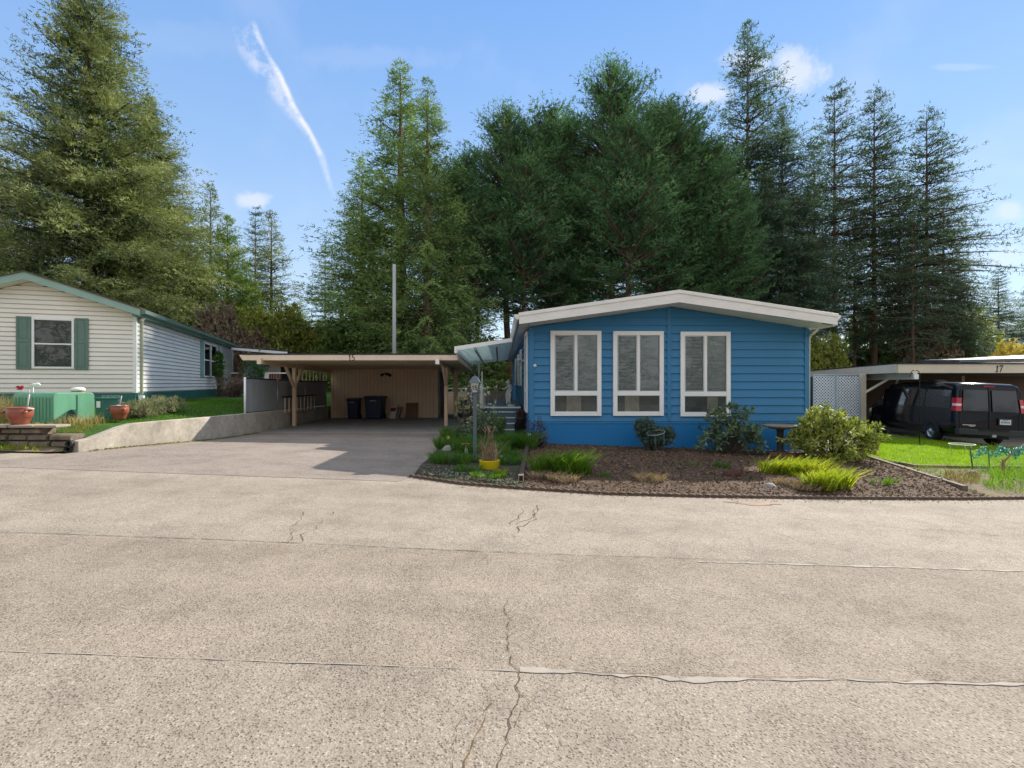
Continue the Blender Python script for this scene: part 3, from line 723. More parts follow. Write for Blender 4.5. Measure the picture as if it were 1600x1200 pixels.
# shed wall at the back
sh = MB(); sh.box(-7.46, -3.06, 21.1, 23.75, .17, 2.19); shed = sh.build('storage_shed_wall', tan, cp)
gm = paint('tan_groove', (.33, .22, .14), .8)
mb = MB(); x = -7.36
while x < -3.1: mb.box(x, x+.008, 21.094, 21.101, .2, 2.17); x += .1016*1.5
mb.build('groove', gm, shed)
mb = MB(); mb.box(-3.055, -3.03, 21.9, 22.8, .2, 2.1); mb.build('door', brownd, shed)
lf = thing('ceiling_lamp', 'black two headed flood light high on the tan shed wall under the carport', 'lamp', (-5.16, 21.09, 1.95))
mb = MB(); mb.lathe([(.0, .03), (.05, .03), (.06, 0)], n=14); mb.xf(Matrix.Translation((-5.16, 21.09, 1.97)) @ Matrix.Rotation(R(90), 4, 'X')); mb.build('base', blackm, lf)
for s in (-1, 1):
    mb = MB(); mb.tube([(-5.16, 21.05, 1.97), (-5.16+s*.08, 21.0, 1.99)], .012, 6); mb.tube([(-5.16+s*.07, 21.0, 1.99), (-5.16+s*.15, 20.93, 1.93), (-5.16+s*.19, 20.90, 1.91)], [.03, .055, .06], 12); mb.build('lamp_head', blackm, lf)

# ================================================================ retaining wall with slatted fence
mb = MB(); ys = [9.5, 9.75, 10.0, 10.3, 10.6, 11.2, 12.5, 13.4, 14.4, 16, 18, 21.05]
for y in ys:
    x = wallx(y); mb.v += [(x, y, -.1), (x, y, wtop(y)), (x-.16, y, wtop(y)), (x-.16, y, -.1)]
for j in range(len(ys)-1):
    for k in range(4): q = j*4; mb.f.append((q+k, q+(k+1) % 4, q+4+(k+1) % 4, q+4+k)); mb.sm.append(False)
mb.f += [(3, 2, 1, 0), tuple(len(mb.v)-4+k for k in range(4))]; mb.sm += [False]*2
o = mb.build('retaining_wall', M_wallc, bevel=.012); tag(o, 'low poured concrete retaining wall along the left edge of the driveway', 'wall')
fe = thing('slat_fence', 'chain link fence with grey privacy slats standing on the concrete retaining wall', 'fence', (wallx(14.1)-.08, 14.1, .75))
slat = paint('privacy_slats', (.30, .31, .31), .6, var=.16, vscale=2, dirt=.2, stretch=(1, 8, .4))
fx = lambda y: wallx(y)-.08
ftz = lambda y: 1.72-.012*(y-14)
mb = MB(); y = 14.15
while y < 21.0:
    mb.bar((fx(y), y, wtop(y)+.03), (fx(y), y, ftz(y)-.02), .034, .006, up=(1, 0, 0)) if False else mb.box(fx(y)-.004, fx(y)+.004, y, y+.046, wtop(y)+.03, ftz(y)-.02); y += .05
mb.build('slat_panel', slat, fe)
mb = MB()                                    # wire mesh in front of the slats
y = 14.15
while y < 21:
    for s in (1, -1):
        h = .94; a = (fx(y)+.008, y, wtop(y)+.03 if s > 0 else ftz(y)-.03); b = (fx(y+h*.6)+.008, min(21, y+h*.6), ftz(y)-.03 if s > 0 else wtop(y)+.03); mb.bar(a, b, .004, .004)
    y += .075
mb.build('wire_mesh', galv, fe)
for y in (14.12, 16.2, 18.6, 20.95):
    mb = MB(); mb.tube([(fx(y)+.02, y, wtop(y)), (fx(y)+.02, y, ftz(y)+.03)], .03 if y < 15 else .022, 8); mb.build('post', trimw if y < 15 else galv, fe)
mb = MB(); mb.tube([(fx(14.1)+.01, 14.1, ftz(14.1)), (fx(21)+.01, 21, ftz(21))], .02, 8); mb.build('top_rail', blackm, fe)
mb = MB(); mb.tube([(fx(14.1)+.02, 14.1, wtop(14.2)+.03), (fx(21)+.02, 21, wtop(21)+.03)], .012, 6); mb.build('bottom_rail', blackm, fe)

# ================================================================ left mobile home
PH = -18.7
lh = thing('mobile_home', 'cream sided mobile home with green shutters and trim on the left', 'house', (-10.95, 14.9, .9), R(18.7))
B = Matrix.Translation((-10.95, 14.9, 0)) @ Matrix.Rotation(R(18.7), 4, 'Z')
ca, sa = math.cos(R(18.7)), math.sin(R(18.7))
def lx_(px):                                   # distance along the front (negative = left) seen at a picture column
    r = (px-800)/F      # -10.95+ca t = r (14.9+sa t)
    return (r*14.9+10.95)/(ca-r*sa)
def ld_(px):                                   # depth along the right side
    r = (px-800)/F      # -10.95 - sa t = r(14.9+ca t)
    return (-10.95-r*14.9)/(r*ca+sa)
def lz_(py, t): return CAMZ-(py-600)/F*(14.9+sa*t)
LW = 5.0; rdg = -2.42
eav = 3.60; gt = lambda x: eav-.02+(.80 - .0)*(1-abs(x-rdg)/2.42)
mb = MB(); mb.prism([(-LW+.02, .7), (-.02, .7), (-.02, gt(0)), (rdg, gt(rdg)-.03), (-LW+.02, gt(-LW))], .02, 14.4); mb.build('wall_core', cream, lh, B)
wx0, wx1 = lx_(51), lx_(117); wz0, wz1 = lz_(576, -2.2), lz_(497, -2.2)
Hl = (wx0, wx1, wz0, wz1); sk = 1.31
mb = siding(MB(), -LW, -.07, sk, 4.6, .128, gt, [Hl], out=.02); mb.build('siding', cream, lh, B, fix=False)
mb = MB(); d0, d1 = ld_(317), ld_(338); sz0, sz1 = CAMZ-(589-600)/F*(14.9+ca*d0)*1, CAMZ-(538-600)/F*(14.9+ca*(d0+d1)/2)
siding(mb, .07, 14.4, sk, eav, .128, None, [(d0, d1, sz0, sz1)], out=.02)
mb.xf(Matrix(((0, -1, 0, 0), (1, 0, 0, 0), (0, 0, 1, 0), (0, 0, 0, 1)))); mb.build('side_siding', creamw, lh, B, fix=True)
for q in ((-.07, .03, -.03, .001, sk-.01, eav-.03), (.001, .03, .0015, .07, sk-.01, eav-.03), (.001, .028, 14.3, 14.4, sk, eav-.03)): MB().box(*q).build('corner_board', trimw, lh, B, bevel=.004)
mb = MB(); mb.box(-LW, -.0, -.005, .02, .6, sk-.01); mb.box(-.02, .004, .02, 14.4, .6, sk-.01); mb.build('skirting', skgreen, lh, B)
mb = MB(); frame_boxes(mb, lx_(160), lx_(187.5), lz_(627, -.5), lz_(618, -.5), .02, -.03, -.006); a, b = lx_(160), lx_(187.5)
for k in (1, 2): mb.box(a+(b-a)*k/3-.01, a+(b-a)*k/3+.01, -.028, -.006, lz_(626, -.5), lz_(619, -.5))
v = mb.build('foundation_vent', gutter, lh, B)
f = MB()
frame_boxes(f, wx0, wx1, wz0, wz1, .055, -.06, .0); zc = wz0+(wz1-wz0)*.49; f.box(wx0+.055, wx1-.055, -.05, 0, zc-.02, zc+.02)
w = f.build('window', trimw, lh, B, bevel=.004)
f = MB(); f.box(wx0+.04, wx1-.04, -.006, -.001, wz0+.04, wz1-.04); f.build('room', paint('net_curtain', (.22, .22, .20), .9, var=.2, vscale=8), w, B)
f = MB(); f.add([(wx0+.05, -.03, wz0+.05), (wx1-.05, -.03, wz0+.05), (wx1-.05, -.03, wz1-.05), (wx0+.05, -.03, wz1-.05)], [(0, 1, 2, 3)]); f.build('pane', glassmat('glass_left', (.8, .85, .85), .02), w, B, fix=False)
def shutter(x0, x1, z0, z1, M):
    f = MB(); frame_boxes(f, x0, x1, z0, z1, .05, -.045, -.02); zc = (z0+z1)/2+.05; f.box(x0+.05, x1-.05, -.045, -.02, zc-.03, zc+.03)
    f.box(x0+.05, x1-.05, -.034, -.02, z0+.05, z1-.05); f.box(x0+.09, x1-.09, -.042, -.034, z0+.09, zc-.07); f.box(x0+.09, x1-.09, -.042, -.034, zc+.07, z1-.09)
    f.build('shutter', dgreen, lh, M, bevel=.004)
shutter(lx_(26), lx_(49.5), wz0-.02, wz1+.03, B); shutter(lx_(118), lx_(139), wz0-.02, wz1+.03, B)
f = MB(); X = .02
def sbox(f, y0, y1, xa, xb, z0, z1): f.box(xa, xb, y0, y1, z0, z1)
sbox(f, d0, d0+.06, X-.02, X+.04, sz0, sz1); sbox(f, d1-.06, d1, X-.02, X+.04, sz0, sz1); sbox(f, d0+.06, d1-.06, X-.02, X+.04, sz1-.06, sz1); sbox(f, d0+.06, d1-.06, X-.02, X+.04, sz0, sz0+.06)
sbox(f, (d0+d1)/2-.05, (d0+d1)/2+.05, X-.02, X+.038, sz0+.06, sz1-.06); sbox(f, d0+.06, d1-.06, X-.02, X+.03, (sz0+sz1)/2-.03, (sz0+sz1)/2+.03)
w = f.build('window', trimw, lh, B); f = MB(); f.box(.012, .024, d0+.05, d1-.05, sz0+.05, sz1-.05); f.build('pane', glassd, w, B)
for (a, b) in ((ld_(312.5), d0-.03), (d1+.03, ld_(342))):
    f = MB(); f.box(.02, .05, a, b, sz0-.02, sz1+.05); f.box(.05, .06, a+.06, b-.06, sz0+.06, sz1-.03); f.build('shutter', paint('shutter_pale', (.25, .40, .36), .6), lh, B, bevel=.004)
# roof with green fascia
oh = .35
def rl(x): return 3.78+.80*(1-abs(x-rdg)/2.42) if True else 0
xa, xb = -LW-.3, .22
mb = MB(); mb.prism([(xa, rl(xa)-.20), (rdg, rl(rdg)-.20), (xb, rl(xb)-.20), (xb, rl(xb)), (rdg, rl(rdg)), (xa, rl(xa))], -oh-.03, -oh); mb.build('fascia', paint('green_fascia', (.30, .44, .38), .6, var=.1, dirt=.1), lh, B)
mb = MB(); mb.prism([(xa-.02, rl(xa)+.001), (rdg, rl(rdg)+.001), (xb+.02, rl(xb)+.001), (xb+.02, rl(xb)+.035), (rdg, rl(rdg)+.035), (xa-.02, rl(xa)+.035)], -oh-.06, 14.7)
mb.build('roof', paint('brown_shingles', (.12, .09, .06), .9, var=.3, vscale=14, grain=40, bstr=.8), lh, B)
mb = MB(); mb.prism([(xa, rl(xa)-.19), (rdg, rl(rdg)-.19), (xb, rl(xb)-.19), (xb, rl(xb)-.17), (rdg, rl(rdg)-.17), (xa, rl(xa)-.17)], -oh, .0); mb.build('soffit', cream, lh, B)
mb = MB(); z = rl(xb)-.02; mb.prism([(xb-.2, z-.19), (xb, z-.19), (xb+.03, z-.13), (xb+.12, z-.10), (xb+.13, z), (xb-.2, z)], -oh+.01, 14.6); mb.build('gutter', dgreen, lh, B)
mb = MB(); mb.box(.06, .14, .10, .17, 1.25, 3.42); mb.build('downspout', paint('downspout_olive', (.33, .35, .25), .5), lh, B, bevel=.01)
MB().bar((.1, .13, 3.42), (.2, .13, 3.55), .07, .07).build('gutter_elbow', trimw, lh, B); mb = MB(); mb.box(.04, .17, .06, .2, .9, 1.22); mb.build('drain_sleeve', trimw, lh, B, bevel=.01)
# porch roof and rear wing of the left home
nb = thing('porch', 'neighbour porch with flat dark roof white edge and red brown railing', 'porch', (-12.6, 26.5, 1.05))
yy0 = 25.0
p0, p1 = at(363, 541, 26.0), at(449, 547.5, 24.0)
mb = MB(); mb.add([p0, p1, p1+Vector((-1.5, 6, 0)), p0+Vector((-1.5, 6, 0))]+[v+Vector((0, 0, -.06)) for v in (p0, p1, p1+Vector((-1.5, 6, 0)), p0+Vector((-1.5, 6, 0)))], [(0, 1, 2, 3), (7, 6, 5, 4), (0, 4, 5, 1), (1, 5, 6, 2), (2, 6, 7, 3), (3, 7, 4, 0)]); mb.build('roof', roofd, nb)
mb = MB(); mb.bar(p0+Vector((0, -.05, -.13)), p1+Vector((0, -.05, -.13)), .05, .12); mb.build('roof_edge', trimw, nb)
q0, q1 = at(381, 566, 27.5), at(415, 566, 27.5)
mb = siding(MB(), q0.x, q1.x, 1.0, 3.2, .16, y=27.5, out=.02); mb.box(q0.x, q1.x, 27.51, 30, 1, 3.2); mb.build('wing_wall', paint('pale_blue_siding', (.30, .44, .48), .6, var=.08), nb)
q2 = at(437, 566, 27.5); mb = MB(); mb.box(q1.x+.02, q2.x, 27.5, 30, 1, 3.2); mb.build('porch_wall', cream17, nb)
mb = MB(); mb.box(q2.x+.02, q2.x+.9, 27.6, 27.7, 1, 3.0); mb.build('doorway', blackm, nb)
for a, b in ((361, 386), (420, 447)):
    y = 24.6; xa_, xb_ = (a-800)/F*y, (b-800)/F*y
    mb = MB(); x = xa_
    while x < xb_-.25: mb.box(x, x+.09, y, y+.03, .9, 2.05); x += .125
    mb.build('railing', redbrown, nb)
    mb = MB()
    if a < 400: mb.prism([(xb_-.35, .95), (xb_-.05, .95), (xb_, 2.12), (xb_-.18, 2.12)], y-.06, y+.1)
    else: mb.prism([(xa_-.28, .95), (xa_-.02, .95), (xa_+.02, 2.12), (xa_-.16, 2.12)], y-.06, y+.1)
    mb.build('stair_rail', trimw, nb)
    mb = MB(); mb.box(xa_-.05, xb_, y-.02, y+.06, 2.06, 2.11); mb.build('handrail', trimw, nb)
mb = MB(); mb.box(q0.x-1.0, q2.x+1.2, 24.7, 27.4, .85, 1.04); mb.build('porch_deck', woodl, nb)

# ================================================================ carport 17
c17 = thing('carport', 'cream edged flat roof carport with house number 17 and white lattice screen', 'carport', (16, 19, -.6))
X0, Y0 = 14.34, 19.0; dx, dy = .262, .965; zt = 2.30
RP = [(X0, Y0), (28, Y0), (30.6, 30), (X0+dx*11, Y0+dy*11)]
def slab(mb, P, z0, z1):
    return mb.add([(x, y, z0) for x, y in P]+[(x, y, z1) for x, y in P], [(3, 2, 1, 0), (4, 5, 6, 7), (0, 1, 5, 4), (1, 2, 6, 5), (2, 3, 7, 6), (3, 0, 4, 7)])
slab(MB(), [(X0-.08, Y0-.08), (28, Y0-.08), RP[2], (RP[3][0]-.08, RP[3][1])], zt, zt+.04).build('roof', roofd, c17)
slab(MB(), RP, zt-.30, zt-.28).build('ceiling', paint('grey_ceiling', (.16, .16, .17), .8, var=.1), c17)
MB().bar((X0-.04, Y0-.02, zt-.168), (28, Y0-.02, zt-.168), .05, .33).build('fascia', cream17, c17, bevel=.005)
MB().bar((X0-.03, Y0+.03, zt-.165), (RP[3][0]-.03, RP[3][1], zt-.165), .05, .32).build('side_fascia', cream17, c17, bevel=.005)
digits('17', .225, Matrix.Translation(((1553-800)/F*Y0, Y0-.048, zt-.285)) @ Matrix(((1, 0, .16, 0), (0, 1, 0, 0), (0, 0, 1, 0), (0, 0, 0, 1))), .012).build('house_number', blackm, c17)
b0 = Vector((14.92, 18.94, 1.86)); b1 = b0+Vector((dx, dy, 0))*10.5
MB().bar(b0, b1, .13, .26).build('beam', cream17, c17)
MB().box(b0.x-.08, b0.x+.08, b0.y-.06, b0.y-.012, 1.74, 1.92).build('beam_cap', trimw, c17)
yp = 21.6; pp = at(1347.5, 600, yp)
MB().box(pp.x-.10, pp.x+.10, yp-.1, yp+.1, -.7, 1.99).build('post', cream17, c17, bevel=.008)
MB().bar((pp.x+.02, yp, 1.15), (pp.x+.72, yp-.6, 1.80), .09, .09).build('brace', cream17, c17)
MB().bar((pp.x+1.22, 21.2, 1.80), (pp.x+1.06, 21.2, 1.40), .06, .06).build('brace', cream17, c17)
for X in (24.6,): MB().box(X, X+.16, 28.0, 28.16, -1.2, 2.0).build('post', cream17, c17)
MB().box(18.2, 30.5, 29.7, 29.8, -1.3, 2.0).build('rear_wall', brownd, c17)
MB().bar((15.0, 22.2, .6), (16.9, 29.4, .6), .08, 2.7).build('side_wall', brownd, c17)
yl = 21.5
for a, b in ((1271.5, 1304), (1306.5, 1341.5)):
    xa, xb, za, zb = (a-800)/F*yl, (b-800)/F*yl, -.62, 1.90
    L = MB(); stp = .125; H = zb-za; w = .036
    for s in (1, -1):
        t = -H
        while t < (xb-xa):
            u0, u1 = max(0, -t), min(H, (xb-xa)-t)
            if u1-u0 > .03:
                p = (xa+t+u0, za+u0) if s > 0 else (xb-(t+u0), za+u0); q = (xa+t+u1, za+u1) if s > 0 else (xb-(t+u1), za+u1)
                yq = yl if s > 0 else yl+.010
                L.bar((p[0], yq, p[1]), (q[0], yq, q[1]), w, .009, up=(0, 1, 0))
            t += stp
    pn = L.build('lattice_panel', white_l, c17)
    f = MB(); frame_boxes(f, xa-.04, xb+.04, za, zb+.08, .055, yl-.03, yl-.008); f.build('lattice_frame', paint('lattice_frame', (.42, .50, .54), .6), pn)
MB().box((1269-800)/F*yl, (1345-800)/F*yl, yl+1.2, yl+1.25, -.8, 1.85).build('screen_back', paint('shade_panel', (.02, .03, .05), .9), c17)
# further carport roof beyond
fc_ = thing('carport', 'far carport roof with dark sloping edge above the carport numbered 17', 'carport', (30, 33, -.9))
a0, a1, a2 = at(1500, 566, 32.6), at(1750, 560, 32.6), at(1700, 552, 26)
mb = MB(); mb.add([a0, a1, a1+Vector((3, 7, .55)), a0+Vector((3, 7, .3))]+[v+Vector((0, 0, .16)) for v in (a0, a1, a1+Vector((3, 7, .55)), a0+Vector((3, 7, .3)))], [(3, 2, 1, 0), (4, 5, 6, 7), (0, 1, 5, 4), (1, 2, 6, 5), (2, 3, 7, 6), (3, 0, 4, 7)]); mb.build('roof', paint('slate_blue_roof', (.12, .14, .18), .6, var=.1), fc_)
MB().bar(at(1500, 570, 32.5), at(1750, 565, 32.5), .05, .2).build('fascia', trimw, fc_)
for p in (1510, 1640): 
    q = at(p, 570, 33); MB().box(q.x, q.x+.12, 33, 33.12, -1, q.z).build('post', cream17, fc_)

# ================================================================ awning, deck and stairs between carport and home
aw = thing('patio_awning', 'white ribbed metal patio awning between carport 15 and the blue home', 'awning', (-.7, 14, 2.5))
fl, frr, bk = (713, 541), (800, 528), 24.5
P0, P1 = at(713, 543, 13.8), at(800, 530, 13.8); P2 = Vector((P1.x-.22, bk, P1.z)); P3 = Vector((P0.x-.38, bk, P0.z))
mb = MB(); n = 20                               # pans running from the home down to the outer edge
for k in range(n*2):
    t0, t1 = k/(n*2), (k+1)/(n*2); z = (.0, -.05)[k % 2]
    a, b = P0.lerp(P3, t0), P0.lerp(P3, t1); c, d = P1.lerp(P2, t0), P1.lerp(P2, t1); o_ = Vector((0, 0, z)); o2 = Vector((0, 0, z+.012))
    mb.add([a+o_, b+o_, d+o_, c+o_, a+o2, b+o2, d+o2, c+o2], [(0, 1, 2, 3), (7, 6, 5, 4), (0, 4, 5, 1), (2, 6, 7, 3), (1, 5, 6, 2), (3, 7, 4, 0)])
    if k: 
        e = Vector((0, 0, .012)); lo = Vector((0, 0, -.05)); mb.add([a+lo, c+lo, c+e, a+e, a+lo+Vector((0, .01, 0)), c+lo+Vector((0, .01, 0)), c+e+Vector((0, .01, 0)), a+e+Vector((0, .01, 0))], [(0, 1, 2, 3), (7, 6, 5, 4)])
aww = paint('awning_white', (.70, .76, .76), .5, var=.12, dirt=.15)
mb.build('roof_panel', leafmat('awning_skin', (.78, .82, .82), (.86, .88, .87), .6, .5, tt=(.9, 1, 1)), aw)
MB().bar(P0+Vector((0, -.03, -.02)), P1+Vector((0, -.03, -.02)), .03, .10).build('front_rail', trimw, aw)
mb = MB()
for k in range(n):
    a = P0.lerp(P3, (k+.25)/n); mb.box(a.x-.05, a.x+.04, a.y-.16, a.y+.16, a.z-.16, a.z+.03)
mb.build('pan_end', trimw, aw, bevel=.02)
for t in (.33, .72):
    a, b = P0.lerp(P1, t), P3.lerp(P2, t); MB().bar(a+Vector((0, .1, -.10)), b+Vector((0, 0, -.10)), .05, .08).build('rafter', gutter, aw)
pa = P0+Vector((.25, 9, 0)); MB().box(-1.55, -1.48, 23.4, 23.47, .1, 2.5).build('post', trimw, aw)
dk = thing('porch_steps', 'grey blue deck and steps with white nosings beside the blue home', 'steps', (-.4, 15.6, .1))
nos = trimw
def step(x0, x1, y0, y1, z):
    mb = MB(); mb.box(x0, x1, y0, y1, z-.17, z-.03); s = mb.build('riser', greyblue, dk)
    mb = MB(); mb.box(x0, x1, y0-.025, y1, z-.029, z); mb.build('tread', greyblue, s, bevel=.004)
    mb = MB(); mb.box(x0, x1, y0-.035, y0-.026, z-.025, z+.002); mb.build('nosing', nos, s)
for x0, x1, y, py in ((-.28, .08, 15.0, 670.5), (-.28, .08, 15.25, 661), (-.92, .12, 15.5, 652), (-.92, .2, 15.75, 643)):
    z = CAMZ-(py-600)/F*y; step(x0, x1, y, y+.6, z)
zd = CAMZ-(635.5-600)/F*16; mb = MB(); mb.box(-.93, .28, 16.0, 22.0, zd-.09, zd); mb.build('deck', greyblue, dk); mb = MB(); mb.box(-.93, .28, 15.975, 15.998, zd-.045, zd+.003); mb.build('nosing', nos, dk)
mb = MB(); mb.box(-.9, .2, 16.0, 21.8, .02, zd-.09); mb.build('deck_base', greyblue, dk)
um = thing('patio_umbrella', 'closed white patio umbrella standing at the left edge of the deck', 'umbrella', (-.93, 15.9, .1))
mb = MB(); mb.tube([(-.93, 15.9, .1), (-.93, 15.9, 1.95)], .02, 8); mb.build('pole', trimw, um)
mb = MB()
for k in range(16):
    pass
prof = [(.0, 1.60), (.03, 1.58), (.06, 1.40), (.085, 1.1), (.10, .85), (.08, .78), (.0, .80)]; b_ = len(mb.v)
for r_, z in prof:
    for k in range(20):
        t = 2*math.pi*k/20; q = r_*(1+.22*math.cos(5*t)); mb.v.append((-.93+q*math.cos(t), 15.9+q*math.sin(t), z))
for i in range(len(prof)-1):
    for k in range(20): mb.f.append((i*20+k, i*20+(k+1) % 20, (i+1)*20+(k+1) % 20, (i+1)*20+k)); mb.sm.append(True)
mb.build('canopy', paint('umbrella_cloth', (.62, .62, .60), .85), um)
# statue of a winged child
st = thing('garden_statue', 'white stone winged statue standing on the deck by the blue home', 'statue', (.02, 16.2, zd))
stm = paint('statue_stone', (.62, .63, .60), .7, var=.12, dirt=.15, vscale=6)
def stp(px, py, y=16.2): return Vector(((px-800)/F*y, y, CAMZ-(py-600)/F*y))
mb = MB()
mb.lathe([(.0, 0), (.12, 0), (.13, .03), (.10, .06), (0, .06)], (.0-.02, 16.2, zd), 12)
mb.tube([stp(792, 632), stp(793, 626), stp(792, 618), stp(795, 611), stp(796, 606)], [.03, .045, .055, .075, .06], 10)
mb.tube([stp(797, 632), stp(796, 625, 16.15), stp(797, 619, 16.15), stp(796, 611)], [.03, .045, .05, .07], 10)
mb.tube([stp(796, 612), stp(796.5, 607), stp(796, 602), stp(796, 600)], [.08, .085, .07, .03], 10)
mb.tube([stp(796, 601), stp(795, 599.5), stp(794.5, 597), stp(794.5, 594.5), stp(794.8, 593)], [.03, .045, .06, .045, .012], 10)
mb.tube([stp(795, 603), stp(791, 606, 16.1), stp(788, 608.5, 16.05), stp(785.5, 607.5, 16.0)], [.04, .032, .026, .022], 8)
mb.tube([stp(798, 604), stp(799, 610, 16.15), stp(797, 614, 16.1)], [.035, .03, .022], 8)
mb.build('figure', stm, st)
for s, pts in ((1, [(797, 604), (800, 600), (801, 606), (800, 613), (798, 610)]), (-1, [(796, 604), (793, 597), (792, 602), (793, 610), (795, 610)])):
    mb = MB(); V_ = [stp(*p, 16.27) for p in pts]; mb.add(V_+[v+Vector((0, .03, 0)) for v in V_], [(0, 1, 2, 3, 4), (9, 8, 7, 6, 5)]+[(i, (i+1) % 5, 5+(i+1) % 5, 5+i) for i in range(5)]); mb.build('wing', stm, st, bevel=.008)
# ================================================================ foliage generators
def rng(seed): return np.random.default_rng(seed)
def unit(a): return a/np.maximum(1e-9, np.linalg.norm(a, axis=-1, keepdims=True))
def blades(name, P, H, wd, lean, mat, seed, tone=(.2, .8), parent=None, curl=.5, origin=None, bend=1.0):
    """grass-like leaves: P (n,3) feet, H (n,) lengths"""
    g = rng(seed); n = len(P); P = np.asarray(P); az = g.uniform(0, 2*np.pi, n)
    side = np.stack([np.cos(az), np.sin(az), np.zeros(n)], 1)*(wd*g.uniform(.6, 1.3, n))[:, None]*.5
    la = g.uniform(0, 2*np.pi, n); ld = np.stack([np.cos(la), np.sin(la), np.zeros(n)], 1)*(H*lean*g.uniform(.2, 1.4, n))[:, None]
    up = np.array([0, 0, 1.])*H[:, None]
    p1 = P+up*.55+ld*.35; p2 = P+up*(1-.25*curl*g.random(n)[:, None])+ld*bend
    V = np.stack([P-side, P+side, p1+side*.8, p1-side*.8, p1-side*.8, p1+side*.8, p2+side*.12, p2-side*.12], 1)
    t = np.repeat(g.uniform(*tone, n), 2)
    return npmesh(name, V, 4, mat, t, parent, origin)
def leaves(C, D, L, Wd, g, fold=.0):
    """diamond leaves: bases C, directions D (unit), length L, width Wd"""
    r = unit(g.normal(size=C.shape)); s = unit(np.cross(D, r)); n_ = np.cross(s, D)
    L = L[:, None]; Wd = Wd[:, None]
    return np.stack([C, C+D*L*.5+s*Wd*.5+n_*Wd*fold, C+D*L, C+D*L*.5-s*Wd*.5+n_*Wd*fold], 1)
def rosettes(tips, dirs, g, k, L, Wd, spread=.75, up=.15):
    """whorls of leaves round each twig tip (rhododendron habit)"""
    n = len(tips); C = np.repeat(tips, k, 0)+g.normal(size=(n*k, 3))*L*.12; D0 = np.repeat(dirs, k, 0)
    D = unit(D0*(1-spread)+unit(g.normal(size=(n*k, 3)))*spread+np.array([0, 0, up]))
    return leaves(C, D, L*g.uniform(.6, 1.25, n*k), Wd*g.uniform(.7, 1.2, n*k), g, .12)
def shrub(name, label, base, rad, h, n, k, L, Wd, mat, seed, stemmat, group=None, blobs=None, spread=.75, cat='shrub', up=.15, foliage='foliage', tone=(.1, .9), lowcut=.0):
    g = rng(seed); base = Vector(base); t = thing(name, label, cat, base, 0, group)
    blobs = blobs or [((0, 0, h*.52), (rad, rad, h*.5), 1)]
    T, Dn, Tn = [], [], []
    tot = sum(b[2] for b in blobs)
    for c, r, w in blobs:
        m = int(n*w/tot); d = unit(g.normal(size=(m, 3))); rr = g.uniform(.35, 1.0, m)**.45
        lump = 1+.16*np.sin(d[:, 0]*7+seed)+.13*np.sin(d[:, 1]*9+d[:, 2]*8)
        p = np.array(c)+d*np.array(r)*(rr*lump)[:, None]; T.append(p); Dn.append(unit(d+np.array([0, 0, .35]))); Tn.append(g.uniform(*tone, m))
    T = np.concatenate(T); Dn = np.concatenate(Dn); Tn = np.concatenate(Tn); ok = T[:, 2] > lowcut+.03; T, Dn, Tn = T[ok], Dn[ok], Tn[ok]
    T += np.array(base); V = rosettes(T, Dn, g, k, L, Wd, spread, up)
    npmesh(foliage, V, 4, mat, np.repeat(Tn, k)+g.uniform(-.15, .15, len(T)*k), t)
    mb = MB(); idx = g.permutation(len(T))[:min(70, len(T))]
    for i in idx:
        q = Vector(T[i]); a = base+Vector((g.normal()*.04, g.normal()*.04, -.02)); mid = a.lerp(q, .5)+Vector((g.normal()*.04, g.normal()*.04, .03)); mb.tube([a, mid, q], [.012, .008, .004], 4, False)
    mb.build('stems', stemmat, t, fix=False); return t

m_rhodo = leafmat('rhododendron_leaf', (.07, .12, .02), (.50, .50, .14), .3, .5, 3, .2)
m_dark = leafmat('dark_leaf', (.05, .09, .05), (.22, .30, .17), .25, .5, 3, .4)
m_blue = leafmat('blue_needle', (.035, .075, .055), (.16, .23, .19), .2, .6, 3)
m_blade = leafmat('green_blade', (.05, .12, .012), (.20, .34, .03), .4, .5, 2, .3)
m_bladey = leafmat('yellow_blade', (.16, .26, .012), (.58, .50, .07), .5, .5, 2, .3)
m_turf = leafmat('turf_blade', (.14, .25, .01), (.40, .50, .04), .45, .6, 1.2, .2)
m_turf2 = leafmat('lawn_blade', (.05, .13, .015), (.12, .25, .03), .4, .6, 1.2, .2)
m_bed = leafmat('bed_leaf', (.04, .11, .02), (.16, .30, .06), .35, .5, 3, .3)
m_dry = leafmat('dry_stalk', (.22, .14, .09), (.50, .38, .26), .2, .8, 3, .1)
m_tan = leafmat('straw', (.30, .22, .10), (.60, .48, .25), .3, .8, 3, .1)
m_grey = leafmat('lavender_leaf', (.14, .15, .08), (.36, .36, .24), .25, .7, 4, .1)
m_purp = leafmat('purple_twig', (.05, .03, .035), (.16, .09, .08), .2, .7, 3, .1)
m_whitep = leafmat('pale_petal', (.50, .52, .42), (.75, .75, .65), .3, .6, 3)
bark = paint('bark', (.085, .06, .045), .9, var=.35, vscale=4, stretch=(3, 3, .4), grain=18, bstr=.9)
barkr = paint('reddish_bark', (.15, .09, .065), .9, var=.35, vscale=4, stretch=(3, 3, .4), grain=18, bstr=.9)
stemm = paint('twig', (.10, .075, .05), .85, var=.3)

